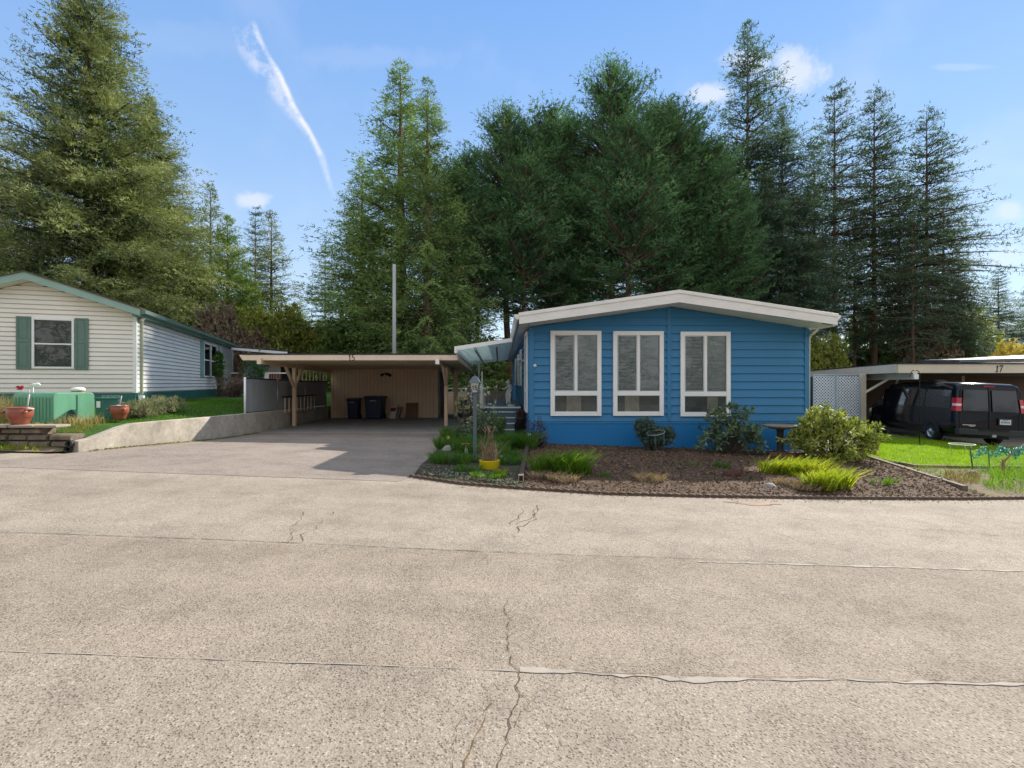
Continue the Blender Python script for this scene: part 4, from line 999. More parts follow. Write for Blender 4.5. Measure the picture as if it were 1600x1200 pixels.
# ---- the two flowering shrubs, the birdbath and their neighbours along the blue wall
b = gp(1300, 724); b.z += .03
shrub('rhododendron', 'large sunlit rounded rhododendron with yellow green leaves right of the blue home', b, .92, 1.28, 620, 9, .125, .045, m_rhodo, 3, stemm,
      blobs=[((0, 0, .52), (.92, .75, .50), 3), ((-.15, 0, .9), (.5, .5, .36), 1.4), ((.45, -.1, .55), (.48, .5, .4), .7), ((-.6, 0, .55), (.35, .4, .3), .5)])
def wallbase(px, py, d, up=0): 
    x = (px-800)/F*d; return Vector((x, d, CAMZ-(py-600)/F*d+up))
b = wallbase(1140, 712, 12.25)
shrub('shrub', 'dark green loose broadleaf shrub standing below the third white window', b, .8, 1.3, 250, 8, .14, .045, m_dark, 11, stemm,
      blobs=[((.05, 0, .55), (.72, .5, .33), 2.2), ((-.5, 0, .38), (.4, .35, .26), .8), ((.45, 0, .42), (.38, .35, .3), .9), ((.02, 0, .98), (.22, .22, .3), .7), ((-.3, 0, .9), (.28, .25, .16), .45), ((.35, .0, 1.0), (.2, .2, .13), .25)])
b = wallbase(1018, 709, 12.3)
shrub('dwarf_spruce', 'small dark blue green dwarf conifer inside a wire ring below the middle window', b, .4, .85, 560, 12, .095, .020, m_blue, 5, stemm,
      blobs=[((-.16, 0, .66), (.26, .25, .18), 1), ((.02, 0, .42), (.36, .3, .2), 1.5), ((.33, 0, .42), (.26, .22, .2), .9), ((.0, 0, .2), (.14, .14, .12), .3)])
g0 = b+Vector((.0, -.35, 0)); g0.z = b.z-.06
sp_ = thing('plant_support', 'silver wire ring plant support in front of the dwarf conifer', 'plant support', g0)
for zc, rr, px_ in ((.60, .21, 0), (.10, .20, 0)):
    mb = MB(); mb.tube([g0+Vector((rr*math.cos(t*math.pi/16), rr*.9*math.sin(t*math.pi/16), zc+.05*math.sin(t*math.pi/16+.8))) for t in range(33)], .008, 6); mb.build('ring', galv, sp_)
for t in (.2, 2.3, 4.4):
    mb = MB(); mb.tube([g0+Vector((.21*math.cos(t), .19*math.sin(t), z)) for z in (-.03, .3, .62)], .0022, 4); mb.build('leg', galv, sp_)
# birdbath on bricks
p = wallbase(1219, 707, 12.3)
bb = thing('birdbath', 'grey stone birdbath with wide bowl on dark pedestal against the blue wall', 'birdbath', p)
mb = MB(); mb.lathe([(0, .61), (.30, .645), (.375, .665), (.385, .655), (.36, .62), (.22, .575), (.10, .555), (0, .555)], p, 32); mb.build('bowl', paint('birdbath_stone', (.30, .26, .21), .8, var=.2, dirt=.2, vscale=5), bb)
mb = MB(); mb.lathe([(.16, .0), (.16, .03), (.085, .05), (.075, .08), (.075, .52), (.10, .56), (0, .56)], p, 20); mb.build('pedestal', paint('pedestal_dark', (.06, .055, .055), .7, var=.2), bb)
brk = paint('red_brick', (.20, .09, .06), .9, var=.25, vscale=6)
for k, (dx_, dz_, w_) in enumerate(((-.40, 0, .19), (-.19, .0, .19), (.02, .0, .19), (.23, 0, .19), (-.05, .062, .0), (.12, .062, .0))):
    if w_ == 0: continue
    o = MB().box(p.x+dx_, p.x+dx_+w_, p.y-.31, p.y-.215, p.z-.06, p.z+.035).build('brick', brk, bevel=.006)
    tag(o, ['leftmost red brick in the row before the birdbath', 'red brick before the birdbath, second from the left', 'red brick before the birdbath, third from the left', 'rightmost red brick in the row before the birdbath'][k], 'brick', 'bricks at the foot of the birdbath')
# grass clumps
def clump(name, label, pix, n, h, wd, lean, mat, seed, cat='plant', group=None, zoff=.0, tone=(.1, .9), dry=0):
    """pix: list of (px,py,radius m, weight)"""
    g = rng(seed); P = []
    tot = sum(q[3] for q in pix)
    for px_, py_, r, w in pix:
        c = gp(px_, py_); m = int(n*w/tot); a = g.uniform(0, 2*np.pi, m); rr = r*np.sqrt(g.random(m))
        x = c.x+rr*np.cos(a)*1.0; y = c.y+rr*np.sin(a)*.75
        P.append(np.stack([x, y, np.array([G(u_, v_) for u_, v_ in zip(x, y)])+.06+zoff], 1))
    P = np.concatenate(P); c = P.mean(0); c[2] = P[:, 2].min()
    o = blades(name, P, h*g.uniform(.45, 1.15, len(P)), np.full(len(P), wd), lean, mat, seed, tone, origin=tuple(c))
    tag(o, label, cat, group); return o
clump('daylily', 'shaded green clump of strap leaves in the mulch below the first window', [(855, 744, .28, 1), (888, 746, .30, 1.6), (905, 748, .2, .8)], 760, .42, .018, .85, m_blade, 21)
clump('daylily', 'larger yellow green sunlit leaf clump in front of the birdbath', [(1215, 748, .30, 1), (1245, 749, .32, 1.2), (1268, 752, .28, 1)], 1000, .36, .020, .8, m_bladey, 22, tone=(-.1, .9))
clump('daylily', 'smaller yellow green sunlit leaf clump nearest the road below the rhododendron', [(1282, 770, .22, 1), (1304, 767, .24, 1.2)], 620, .34, .020, .8, m_bladey, 23, tone=(-.1, .9))
clump('dry_grass', 'tan dead leaves between the two yellow green clumps by the road', [(1235, 763, .28, 1), (1262, 770, .22, .8)], 420, .12, .016, 1.4, m_dry, 24)
clump('dry_grass', 'dead grey leaves at the left foot of the green strap leaf clump', [(850, 752, .25, 1), (880, 756, .25, 1)], 420, .13, .012, 1.3, m_dry, 25)
clump('weed', 'small green tuft in the mulch below the dark shrub', [(1127, 737, .16, 1)], 170, .16, .012, .9, m_bed, 26)
clump('weed', 'tiny green tuft in the mulch near the middle window', [(1078, 735, .12, 1)], 60, .12, .012, .9, m_bed, 27)
clump('weed', 'low green sprigs on the mulch right of the yellow clumps', [(1375, 763, .16, 1), (1392, 760, .1, .5)], 90, .14, .014, .8, m_blade, 28)
clump('weed', 'green sprig in the mulch close to the road edging left of centre', [(945, 752, .1, 1)], 60, .12, .012, .8, m_bed, 29)
clump('dead_plant', 'dry brown twiggy remains in the mulch before the dwarf conifer', [(1015, 757, .24, 1)], 260, .17, .008, 1.3, m_dry, 30)
clump('dead_plant', 'thin red brown stems in the mulch left of the yellow clumps', [(1144, 752, .12, 1)], 70, .2, .008, .8, leafmat('red_stem', (.12, .03, .03), (.25, .08, .06), .1), 31)
# mulch chips
r_ = random.Random(5); P = np.array([in_mulch(r_) for _ in range(26000)]); g = rng(6)
D = unit(g.normal(size=(26000, 3))*np.array([1, 1, .35])); V = leaves(P+np.array([0, 0, .006]), D, g.uniform(.025, .075, 26000), g.uniform(.012, .03, 26000), g)
tag(npmesh('mulch_chips', V, 4, leafmat('bark_chip', (.065, .044, .030), (.30, .205, .14), .05, .9, 1), g.uniform(0, 1, 26000)**1.5), 'loose dark brown bark mulch chips covering the bed before the blue home', 'mulch', kind='stuff')
# drain pipe, edging, timber
pm = paint('brown_downpipe', (.07, .045, .035), .5, var=.15, dirt=.15)
pipe = thing('drain_pipe', 'long square brown drain pipe lying from the home corner to the road', 'pipe', (pipe0.x, pipe0.y, pipe0.z))
pa_, pb_ = Vector((pipe0.x, pipe0.y-.02, pipe0.z+.10)), Vector((pipe1.x+.03, pipe1.y-.05, pipe1.z+.16))
MB().bar(pa_, pb_, .075, .095).build('tube', pm, pipe, bevel=.006)
d_ = (pb_-pa_).normalized()
mb = MB()
for s in (-1, 1):
    mb.bar(pa_-d_*.012+Vector((s*.036, 0, 0)), pa_+d_*.03+Vector((s*.036, 0, 0)), .012, .11); mb.bar(pa_-d_*.012+Vector((0, 0, s*.046)), pa_+d_*.03+Vector((0, 0, s*.046)), .06, .012)
mb.build('end_collar', paint('pipe_collar', (.42, .30, .24), .6), pipe)
MB().box(pa_.x-.03, pa_.x+.03, pa_.y-.006, pa_.y-.002, pa_.z-.038, pa_.z+.038).build('opening', blackm, pipe)
MB().bar(pb_, pb_+Vector((.03, .1, .14)), .07, .07).build('elbow', trimw, pipe)
def scallops(name, label, pts, hgt, wd, mat, zf, seg=.115, th=.03):
    n = int(sum((Vector(b)-Vector(a)).length for a, b in zip(pts, pts[1:]))/seg*8); Q = resample(pts, n); mb = MB()
    for i, q in enumerate(Q):
        d = (Q[min(i+1, n-1)]-Q[max(i-1, 0)]).normalized(); nn = Vector((-d.y, d.x, 0)); t = (i % 8)/8
        z = zf(q.x, q.y); h = hgt*(.62+.38*math.sin(math.pi*t)) ; a = q-nn*th*(.5+.5*math.sin(math.pi*t)); c = q+nn*th*.5
        mb.v += [(a.x, a.y, z-.03), (a.x, a.y, z+h*.85), (q.x, q.y, z+h), (c.x, c.y, z+h*.85), (c.x, c.y, z-.03)]
    for i in range(n-1):
        for k in range(4): q = i*5+k; mb.f.append((q, q+1, q+6, q+5)); mb.sm.append(False)
    o = mb.build(name, mat, fix=True); tag(o, label, 'edging'); return o
M_edge = paint('edging_brown', (.11, .075, .05), .85, var=.35, vscale=5, dirt=.4)
scallops('garden_edging', 'brown scalloped edging along the road in front of the beds', [(p.x, p.y, 0) for p in edge], .055, .03, M_edge, lambda x, y: G(x, y))
wl = A @ Vector((.35, -.09, 0)); wr = A @ Vector((7.0, -.09, 0))
scallops('garden_edging', 'pale grey scalloped edging at the foot of the blue wall', [(wl.x, wl.y, 0), (wr.x, wr.y, 0)], .10, .03, paint('edging_grey', (.33, .33, .32), .85, var=.2), lambda x, y: CAMZ-(709-600)/F*12.95+.0-.006*(x-4), .13)
tmb = paint('landscape_timber', (.20, .16, .12), .9, var=.3, vscale=4, stretch=(.4, 4, 4), grain=40, bstr=.6)
a_, b_ = Vector((tim0.x, tim0.y, tim0.z+.07)), Vector((tim1.x, tim1.y, tim1.z+.07))
o = MB().bar(a_, b_, .09, .10).build('landscape_timber', tmb, bevel=.008); tag(o, 'long weathered grey timber lying slanted between mulch and verge', 'timber')
LFv = [Vector((p.x, p.y, G(p.x, p.y)+.06)) for p in lawn_f]
for k, (i, j, lab) in enumerate(((0, 2, 'thin timber board edging the slanted left side of the sunny lawn'), (2, 5, 'straight timber board edging the road side of the sunny lawn'))):
    o = MB().bar(LFv[i]+Vector((0, -.03, 0)), LFv[j]+Vector((-.02, -.03, 0)), .04, .13).build('lawn_edging', paint('edging_board', (.30, .22, .14), .85, var=.25, vscale=4), bevel=.004); tag(o, lab, 'edging board')
# sunny lawn blades
g = rng(40); n = 42000; i_ = g.random(n)*38.999; j_ = g.random(n)
A0 = np.array([[p.x, p.y] for p in LF]); A1 = np.array([[p.x, p.y] for p in LB]); k_ = i_.astype(int); f_ = (i_-k_)[:, None]
pa = A0[k_]*(1-f_)+A0[k_+1]*f_; pb = A1[k_]*(1-f_)+A1[k_+1]*f_; q = pa*(1-j_[:, None])+pb*j_[:, None]
Pz = np.array([lawnz(x, y) for x, y in q])
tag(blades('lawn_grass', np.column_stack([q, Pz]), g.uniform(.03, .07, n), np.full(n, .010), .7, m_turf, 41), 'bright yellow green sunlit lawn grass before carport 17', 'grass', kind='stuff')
n = 700; kk = g.random(n); q = np.array([[p.x, p.y] for p in resample(lawn_b, n)])+g.normal(size=(n, 2))*.05
tag(blades('grass_fringe', np.column_stack([q, [lawnz(x, y) for x, y in q]]), g.uniform(.06, .2, n), np.full(n, .014), .4, m_turf, 42), 'taller uneven grass fringe along the back edge of the sunny lawn', 'grass', kind='stuff')
n = 5200; q = np.column_stack([g.uniform(8.2, 13.2, n), g.uniform(0, 1, n)]); keep = []
for x, t in q:
    y0 = ex(x)+.1; y1 = 11.4; y = y0+(y1-y0)*t
    if x > tim1.x+(tim0.x-tim1.x)*(y-tim1.y)/(tim0.y-tim1.y)+.1 and (mn.noise(Vector((x*1.3, y*1.3, 3))) > -.05 or x > 11): keep.append((x, y, G(x, y)+.05))
keep = np.array(keep); n = len(keep)
tag(blades('verge_grass', keep, g.uniform(.03, .13, n), np.full(n, .010), .8, m_blade, 43, (.3, 1.1)), 'sparse weedy grass on the dirt verge by the road on the right', 'grass', kind='stuff')
n = 300; P = np.array([gp(px_, py_) for px_, py_ in zip(g.uniform(1475, 1530, n), g.uniform(745, 762, n))]); P[:, 2] += .05
tag(blades('dead_plant', P, g.uniform(.06, .2, n), np.full(n, .01), 1.2, leafmat('rust_leaf', (.16, .07, .04), (.42, .22, .13), .2), 44), 'low rust brown dead foliage on the verge beside the timber', 'dead plant')
n = 500; P = np.array([gp(px_, py_) for px_, py_ in zip(g.uniform(1545, 1640, n), g.uniform(742, 765, n))]); P[:, 2] += .05
tag(blades('tall_grass', P, g.uniform(.1, .32, n), np.full(n, .012), .6, m_blade, 45, (.4, 1.2)), 'tall green grass tufts at the right end of the verge', 'grass plant')
rk = paint('garden_rock', (.30, .29, .27), .85, var=.3, vscale=5, dirt=.3)
def rock(label, p, sx, sy, sz, seed, mat=None):
    g = random.Random(seed); mb = MB(); n = 10; m = 6
    for j in range(m+1):
        t = math.pi*j/m*.5
        for k in range(n):
            a = 2*math.pi*k/n; q = 1+.28*mn.noise(Vector((math.cos(a)*1.5, math.sin(a)*1.5, j*.5+seed)))
            mb.v.append((p[0]+sx*math.cos(t)*math.cos(a)*q, p[1]+sy*math.cos(t)*math.sin(a)*q, p[2]-.03+(sz+.03)*math.sin(t)*(1+.15*mn.noise(Vector((k, j, seed))))))
    for j in range(m):
        for k in range(n): mb.f.append((j*n+k, j*n+(k+1) % n, (j+1)*n+(k+1) % n, (j+1)*n+k)); mb.sm.append(True)
    o = mb.build('rock', mat or rk); tag(o, label, 'rock', 'garden rocks'); return o
rock('flat topped pale rock on the verge under the green net fence', gp(1520, 746)+Vector((0, 0, .02)), .15, .12, .13, 1)
rock('flat grey stone slab at the driveway corner of the planting bed', gp(700, 741)+Vector((0, 0, .02)), .24, .12, .035, 2)
rock('rounded pale rock half hidden by leaves beside the driveway', gp(700, 709)+Vector((0, 0, .03)), .16, .13, .16, 3)
rock('dark upright stone right of the yellow planter', gp(784, 727)+Vector((0, 0, .02)), .09, .09, .17, 4)
rock('small pale stone in the mulch near the road before the yellow clumps', gp(1203, 765)+Vector((0, 0, .03)), .12, .1, .08, 5)
# shepherd hook
p = gp(1437, 700); p.z = lawnz(p.x, p.y); d_ = p.y; top = CAMZ+(600-578)/F*d_
hk = MB(); ar = .14
hk.tube([p, (p.x, p.y, top-.14)]+[(p.x-ar*(1-math.cos(t*math.pi/8)), p.y, top-.14+ar*math.sin(t*math.pi/8)) for t in range(1, 9)]+[(p.x-2*ar-.02, p.y, top-.20), (p.x-2*ar-.06, p.y, top-.21)], .012, 8)
tag(hk.build('shepherd_hook', blackm), 'tall black shepherd hook standing in the sunny lawn', 'plant hook')
# ring of the cage, net fence
tg = thing('tomato_cage', 'pale wire tomato cage ring at the lawn edge beside the green net', 'plant cage', gp(1503, 712))
c = gp(1503, 714); zc = CAMZ-(694-600)/F*c.y
MB().tube([(c.x+.30*math.cos(t*math.pi/16), c.y+.26*math.sin(t*math.pi/16), zc) for t in range(33)], .010, 6).build('ring', trimw, tg)
for t in (0.1, 2.2, 4.3): MB().tube([(c.x+.30*math.cos(t), c.y+.26*math.sin(t), zc), (c.x+.2*math.cos(t), c.y+.18*math.sin(t), G(c.x, c.y)+.03)], .006, 5).build('leg', galv, tg)
nf = thing('net_fence', 'low garden fence of green plastic netting on dark stakes', 'fence', gp(1523, 737))
netm = leafmat('green_net', (.02, .28, .20), (.05, .42, .30), .2, .6); stake = paint('green_stake', (.03, .06, .045), .6)
s0, s1, s2 = gp(1521, 739), gp(1547, 737), gp(1640, 737)
for a, dz in ((s0, .54), (s1, .52), (s2, .5)): MB().tube([a+Vector((0, 0, -.05)), a+Vector((.03*(a.x > 10), .08, dz))], .013, 6).build('stake', stake, nf)
mb = MB()
def netpt(t, h): 
    a = s0.lerp(s2, t); return Vector((a.x, a.y+.12*h, a.z+.5*h-.05*h*math.sin(t*25)+.02*math.sin(t*60+h*9)))
for h in [k/7 for k in range(8)]:
    for i in range(48): mb.bar(netpt(i/48, h), netpt((i+1)/48, h), .0028, .0028)
for i in range(49):
    for k in range(4): mb.bar(netpt(i/48, k/4), netpt(i/48, (k+1)/4), .0028, .0028)
mb.build('netting', paint('faint_green_net', (.10, .42, .26), .6), nf, fix=False)
mb = MB(); g_ = random.Random(3)
for k in range(80):
    t0 = g_.random(); h0 = .72+g_.random()*.3; pts = [netpt(min(1, max(0, t0+q*.018)), h0)+Vector((0, g_.uniform(-.04, .04), g_.uniform(-.035, .035))) for q in range(7)]
    mb.tube(pts, .008, 4, False)
mb.build('bunched_net', paint('teal_net', (.03, .32, .25), .6), nf, fix=False)
# bare sapling at right
p = gp(1568, 748)
sp2 = MB(); g_ = random.Random(9)
def q3(px_, py_): return Vector(((px_-800)/F*p.y, p.y, CAMZ-(py_-600)/F*p.y))
sp2.tube([q3(1568, 748), q3(1567, 733), q3(1568, 722), q3(1578, 712), q3(1590, 701), q3(1600, 694)], [.035, .03, .024, .016, .01, .005], 6)
sp2.tube([q3(1568, 722), q3(1565, 717)], [.02, .012], 6)
for k in range(16):
    a = q3(1562+g_.uniform(0, 14), 730+g_.uniform(-12, 10)); sp2.tube([a, a+Vector((g_.uniform(-.2, .25), g_.uniform(-.1, .1), g_.uniform(-.05, .12)))], [.006, .003], 4)
tag(sp2.build('bare_sapling', paint('pale_bark', (.30, .17, .10), .8, var=.2)), 'bare leaning pale brown sapling by the green net fence', 'sapling')

# ================================================================ lamp post and planting bed
lampc = paint('lamp_grey', (.10, .135, .155), .45, var=.15, dirt=.15)
base = gp(742, 721); lp_ = thing('lamp_post', 'grey blue garden lamp post with lantern numbered 15 beside the driveway', 'lamp post', base)
MB().box(base.x-.034, base.x+.034, base.y-.034, base.y+.034, base.z-.05, 1.56+.02).build('post', lampc, lp_, bevel=.006)
def lz(py): return CAMZ-(py-600)/F*base.y
mb = MB(); mb.lathe([(.03, lz(616)), (.065, lz(614.5)), (.07, lz(613)), (.05, lz(612.5)), (0, lz(612.5))], (base.x, base.y, 0), 4); lb = mb
lh_ = MB(); 
def sqr(w0, z0, w1, z1, mb):
    x, y = base.x, base.y; b_ = len(mb.v)
    for w, z in ((w0, z0), (w1, z1)):
        for s, t in ((-1, -1), (1, -1), (1, 1), (-1, 1)): mb.v.append((x+s*w, y+t*w, z))
    mb.f += [(b_+k, b_+(k+1) % 4, b_+4+(k+1) % 4, b_+4+k) for k in range(4)]; mb.sm += [False]*4
    mb.f += [(b_+3, b_+2, b_+1, b_), (b_+4, b_+5, b_+6, b_+7)]; mb.sm += [False]*2
sqr(.045, lz(616), .058, lz(613), lh_); sqr(.118, lz(598), .055, lz(590), lh_); sqr(.058, lz(590), .03, lz(588), lh_); sqr(.012, lz(588.5), .006, lz(584.5), lh_)
lh_.build('lantern_cap', lampc, lp_)
gl = MB(); sqr(.052, lz(612.8), .088, lz(598.3), gl); gp_ = gl.build('lantern_glass', paint('milky_glass', (.52, .50, .47), .3, var=.08), lp_)
mb = MB()
for s, t in ((-1, -1), (1, -1), (1, 1), (-1, 1)): mb.bar((base.x+s*.056, base.y+t*.056, lz(613)), (base.x+s*.092, base.y+t*.092, lz(598.2)), .014, .014)
mb.build('lantern_frame', lampc, lp_)
ang = math.atan2(.036, lz(598.3)-lz(612.8)); 
dgm = Matrix.Translation((base.x-.05, base.y-.071, lz(609.2))) @ Matrix.Rotation(ang, 4, 'X')
digits('15', .085, dgm, .004, serif=False, wt=.012).build('house_number', blackm, gp_)
# yellow planter
p = gp(764, 742)+Vector((0, .16, .02)); pl = thing('planter', 'bright yellow plastic planter holding dead twigs at the road edge', 'planter', p)
mb = MB(); mb.lathe([(.0, 0), (.105, 0), (.125, .02), (.13, .045), (.165, .075), (.178, .20), (.182, .205), (.172, .21), (.160, .205), (.158, .17), (0, .165)], p, 28, 1, .8); mb.build('pot', paint('yellow_plastic', (.78, .58, .012), .35, var=.05, dirt=.06), pl)
mb = MB(); mb.lathe([(.0, .186), (.158, .18)], p, 20, 1, .8); mb.build('potting_soil', M_bed, pl)
g = rng(51); n = 240; a = g.uniform(0, 6.28, n); rr = .12*np.sqrt(g.random(n)); P = np.stack([p.x+rr*np.cos(a), p.y+rr*np.sin(a)*.8, np.full(n, p.z+.17)], 1)
o = blades('dry_plant', P, g.uniform(.1, .42, n), np.full(n, .010), .65, m_dry, 52, (0, 1), origin=tuple(p)); tag(o, 'bundle of dry pale dead stems growing in the yellow planter', 'dead plant')
mb = MB(); g_ = random.Random(4)
for k in range(7):
    q = Vector((p.x+g_.uniform(-.06, .1), p.y, p.z+.15)); pts = [q]
    for s in range(5): q = q+Vector((g_.uniform(-.05, .06), g_.uniform(-.03, .03), .13)); pts.append(q)
    mb.tube(pts, [.008, .007, .006, .005, .004, .002], 5)
    for s in range(3): e = pts[2+s]; mb.tube([e, e+Vector((g_.uniform(-.1, .1), 0, .1))], [.005, .002], 4)
o = mb.build('rose_canes', paint('cane', (.24, .14, .10), .8), fix=False); tag(o, 'tall bare pinkish canes rising behind the yellow planter', 'dead plant')
# orange metal flower
q = gp(729, 727); fl = thing('flower_stake', 'orange metal flower garden stake left of the lamp post', 'garden ornament', q)
d_ = q.y; c = Vector(((727.5-800)/F*d_, d_, CAMZ-(694-600)/F*d_))
MB().tube([q, c], .006, 6).build('stake', paint('pale_green_metal', (.25, .34, .22), .5), fl)
mb = MB()
for k in range(14):
    t = 2*math.pi*k/14; e = Vector((math.cos(t)*.088, math.sin(t)*.075, 0)); s = Vector((-math.sin(t), math.cos(t), 0))*.02
    mb.add([c, c+e*.6-s+Vector((0, 0, .012)), c+e+Vector((0, 0, .004)), c+e*.6+s+Vector((0, 0, .012))], [(0, 1, 2, 3)])
mb.build('petals', paint('orange_petal', (.62, .20, .06), .5, var=.15), fl, fix=False)
mb = MB(); mb.lathe([(.0, .022), (.03, .018), (.035, 0), (0, -.015)], c, 12); mb.build('flower_centre', paint('rust_centre', (.22, .07, .03), .6), fl)
mb = MB()
for s in (-1, 1):
    e = q.lerp(c, .45); mb.add([e, e+Vector((s*.035, 0, .07)), e+Vector((s*.02, 0, .16)), e+Vector((0, 0, .1))], [(0, 1, 2, 3)])
mb.build('leaf', paint('pale_green_metal', (.25, .34, .22), .5), fl, fix=False)
# soft planting
def tuft(label, px_, py_, r, h, n, seed, mat=m_bed, lean=.7, wd=.013, name='leafy_clump'): return clump(name, label, [(px_, py_, r, 1)], n, h, wd, lean, mat, seed)
tuft('arching green strap leaves at the driveway corner of the planting bed', 703, 730, .34, .26, 620, 61)
tuft('upright daffodil leaves by the driveway left of the lamp post', 710, 706, .42, .32, 700, 62, name='daffodil_leaves')
tuft('dark green leaf clump behind the lamp post foot', 740, 706, .34, .36, 520, 63)
tuft('low green plants before the yellow planter at the road edge', 762, 752, .28, .10, 420, 64, m_blade)
tuft('green leaf clump right of the yellow planter', 792, 723, .22, .24, 360, 65)
tuft('mounded arching grassy plant against the blue home corner', 806, 706, .42, .44, 1200, 66, m_bed, .9)
tuft('low leafy patch between lamp post and road', 731, 742, .22, .13, 260, 67)
tuft('small pale green flowering tuft beside the yellow planter', 783, 748, .10, .12, 90, 68, m_bladey)
tuft('green groundcover leaves at the left rear of the planting bed', 722, 690, .55, .30, 700, 69)
tuft('dark low leaves spreading left of the yellow planter', 748, 728, .26, .16, 380, 161)
tuft('grassy green leaves between the planter and the drain pipe', 798, 731, .26, .2, 340, 162)
tuft('broad green leaf clump at the foot of the variegated shrub', 728, 712, .30, .3, 420, 163)
tuft('green leaves filling the bed behind the yellow planter', 770, 712, .34, .3, 520, 164)
mb = MB(); c = gp(700, 690)
d_ = gp(701, 706).y; c = Vector(((700-800)/F*d_, d_, CAMZ-(683.5-600)/F*d_)); dm = thing('daffodil', 'single yellow daffodil bloom above the leaves by the driveway', 'flower', (c.x, c.y, G(c.x, c.y)+.05))
MB().tube([(c.x+.02, c.y, G(c.x, c.y)+.05), c], .005, 5).build('stem', paint('stem_green', (.08, .16, .03), .6), dm)
mb = MB()
for k in range(6):
    t = k*math.pi/3; e = Vector((math.cos(t), 0, math.sin(t)))*.045; s = Vector((-math.sin(t), 0, math.cos(t)))*.016
    mb.add([c, c+e*.6-s, c+e+Vector((0, .004, 0)), c+e*.6+s], [(0, 1, 2, 3)])
mb.lathe([(.012, 0), (.02, .03)], c, 10); mb.build('bloom', paint('daffodil_yellow', (.75, .66, .03), .5), dm, fix=False)
def sc(px_, py_, d): return Vector(((px_-800)/F*d, d, G((px_-800)/F*d, d)+.03))
shrub('shrub', 'pale leaved variegated shrub behind the lamp post by the carport floor', sc(737, 0, 13.2), .42, 1.15, 130, 7, .075, .03, m_grey, 71, stemm, blobs=[((0, 0, .75), (.36, .3, .36), 1.5), ((-.22, 0, .98), (.2, .2, .22), .8), ((.1, 0, .4), (.35, .3, .25), 1)])
shrub('flowering_shrub', 'leafy shrub with white blossom left of the porch steps', sc(757, 0, 12.6), .4, .95, 190, 7, .08, .03, m_dark, 72, stemm, blobs=[((0, 0, .55), (.40, .3, .33), 2), ((-.25, 0, .3), (.3, .3, .25), 1)])
shrub('shrub', 'dark rounded evergreen shrub in front of the porch steps', sc(774, 0, 13.3), .3, .7, 200, 8, .07, .022, m_bed, 73, stemm, blobs=[((0, 0, .42), (.29, .28, .3), 1)])
g = rng(74); c = np.array(sc(748, 0, 12.9)); n = 90; P = c+np.column_stack([g.normal(size=n)*.2, g.normal(size=n)*.15, g.uniform(.4, 1.5, n)])
V = rosettes(P, np.tile([0, 0, 1.], (n, 1)), g, 5, .045, .03, .9); o = npmesh('camellia_blossom', V, 4, m_whitep, g.uniform(0, 1, n*5)); 
mb = MB()
for k in range(26): mb.tube([tuple(c), tuple((c+P[k])/2+np.array([0, 0, .1])), tuple(P[k])], [.012, .008, .004], 4, False)
bl_ = thing('flowering_bush', 'tall airy bush with pale blossom behind the lamp post', 'shrub', tuple(c)); mb.build('stems', stemm, bl_, fix=False)
o.parent = bl_; o.matrix_parent_inverse = Matrix.Identity(4); o.location = Vector(o.location)-Vector(c)
g = rng(75); 
shrub('barberry_bush', 'bare purple brown twiggy bush at the corner of the blue home', sc(838, 0, 12.1), .30, .75, 330, 3, .05, .016, m_purp, 76, paint('purple_stem', (.07, .035, .035), .8), blobs=[((0, 0, .42), (.28, .25, .36), 1), ((.12, 0, .25), (.2, .2, .2), .4)], foliage='twigs')
# dark pot with plant on the stair
p = Vector(((815-800)/F*14.6, 14.6, .12)); pt = thing('flower_pot', 'dark brown flower pot with withered plant beside the porch steps', 'pot', p)
mb = MB(); mb.lathe([(0, 0), (.13, 0), (.17, .3), (.185, .33), (.17, .34), (.15, .33), (0, .31)], p+Vector((0, 0, .15)), 18); mb.build('pot', paint('dark_pot', (.03, .026, .024), .6), pt)
g = rng(77); n = 160; a = g.uniform(0, 6.28, n); P = np.stack([p.x+.12*np.cos(a), p.y+.12*np.sin(a), np.full(n, p.z+.46)], 1)
tag(blades('potted_plant', P, g.uniform(.12, .34, n), np.full(n, .016), .6, m_purp, 78, (.2, .9), origin=(p.x, p.y, p.z+.45)), 'withered dark plant growing in the brown pot by the steps', 'plant')
gg = rng(170); nn_ = 1500; P = []
for _ in range(nn_):
    x = gg.uniform(-1.5, pipe0.x-.05); y = ex(x)+.06+abs(gg.normal())*.7
    P.append((x, y, G(x, y)+.075))
V = leaves(np.array(P), unit(gg.normal(size=(nn_, 3))*np.array([1, 1, .3])), gg.uniform(.02, .06, nn_), gg.uniform(.012, .03, nn_), gg)
tag(npmesh('leaf_litter', V, 4, leafmat('grey_litter', (.06, .06, .045), (.30, .28, .22), .1, .9, 2), gg.uniform(0, 1, nn_)), 'grey gravel and dead leaves covering the front of the planting bed', 'leaf litter', kind='stuff')
tuft('sparse gravelly groundcover between planter and drain pipe', 800, 742, .3, .06, 160, 79, m_grey)

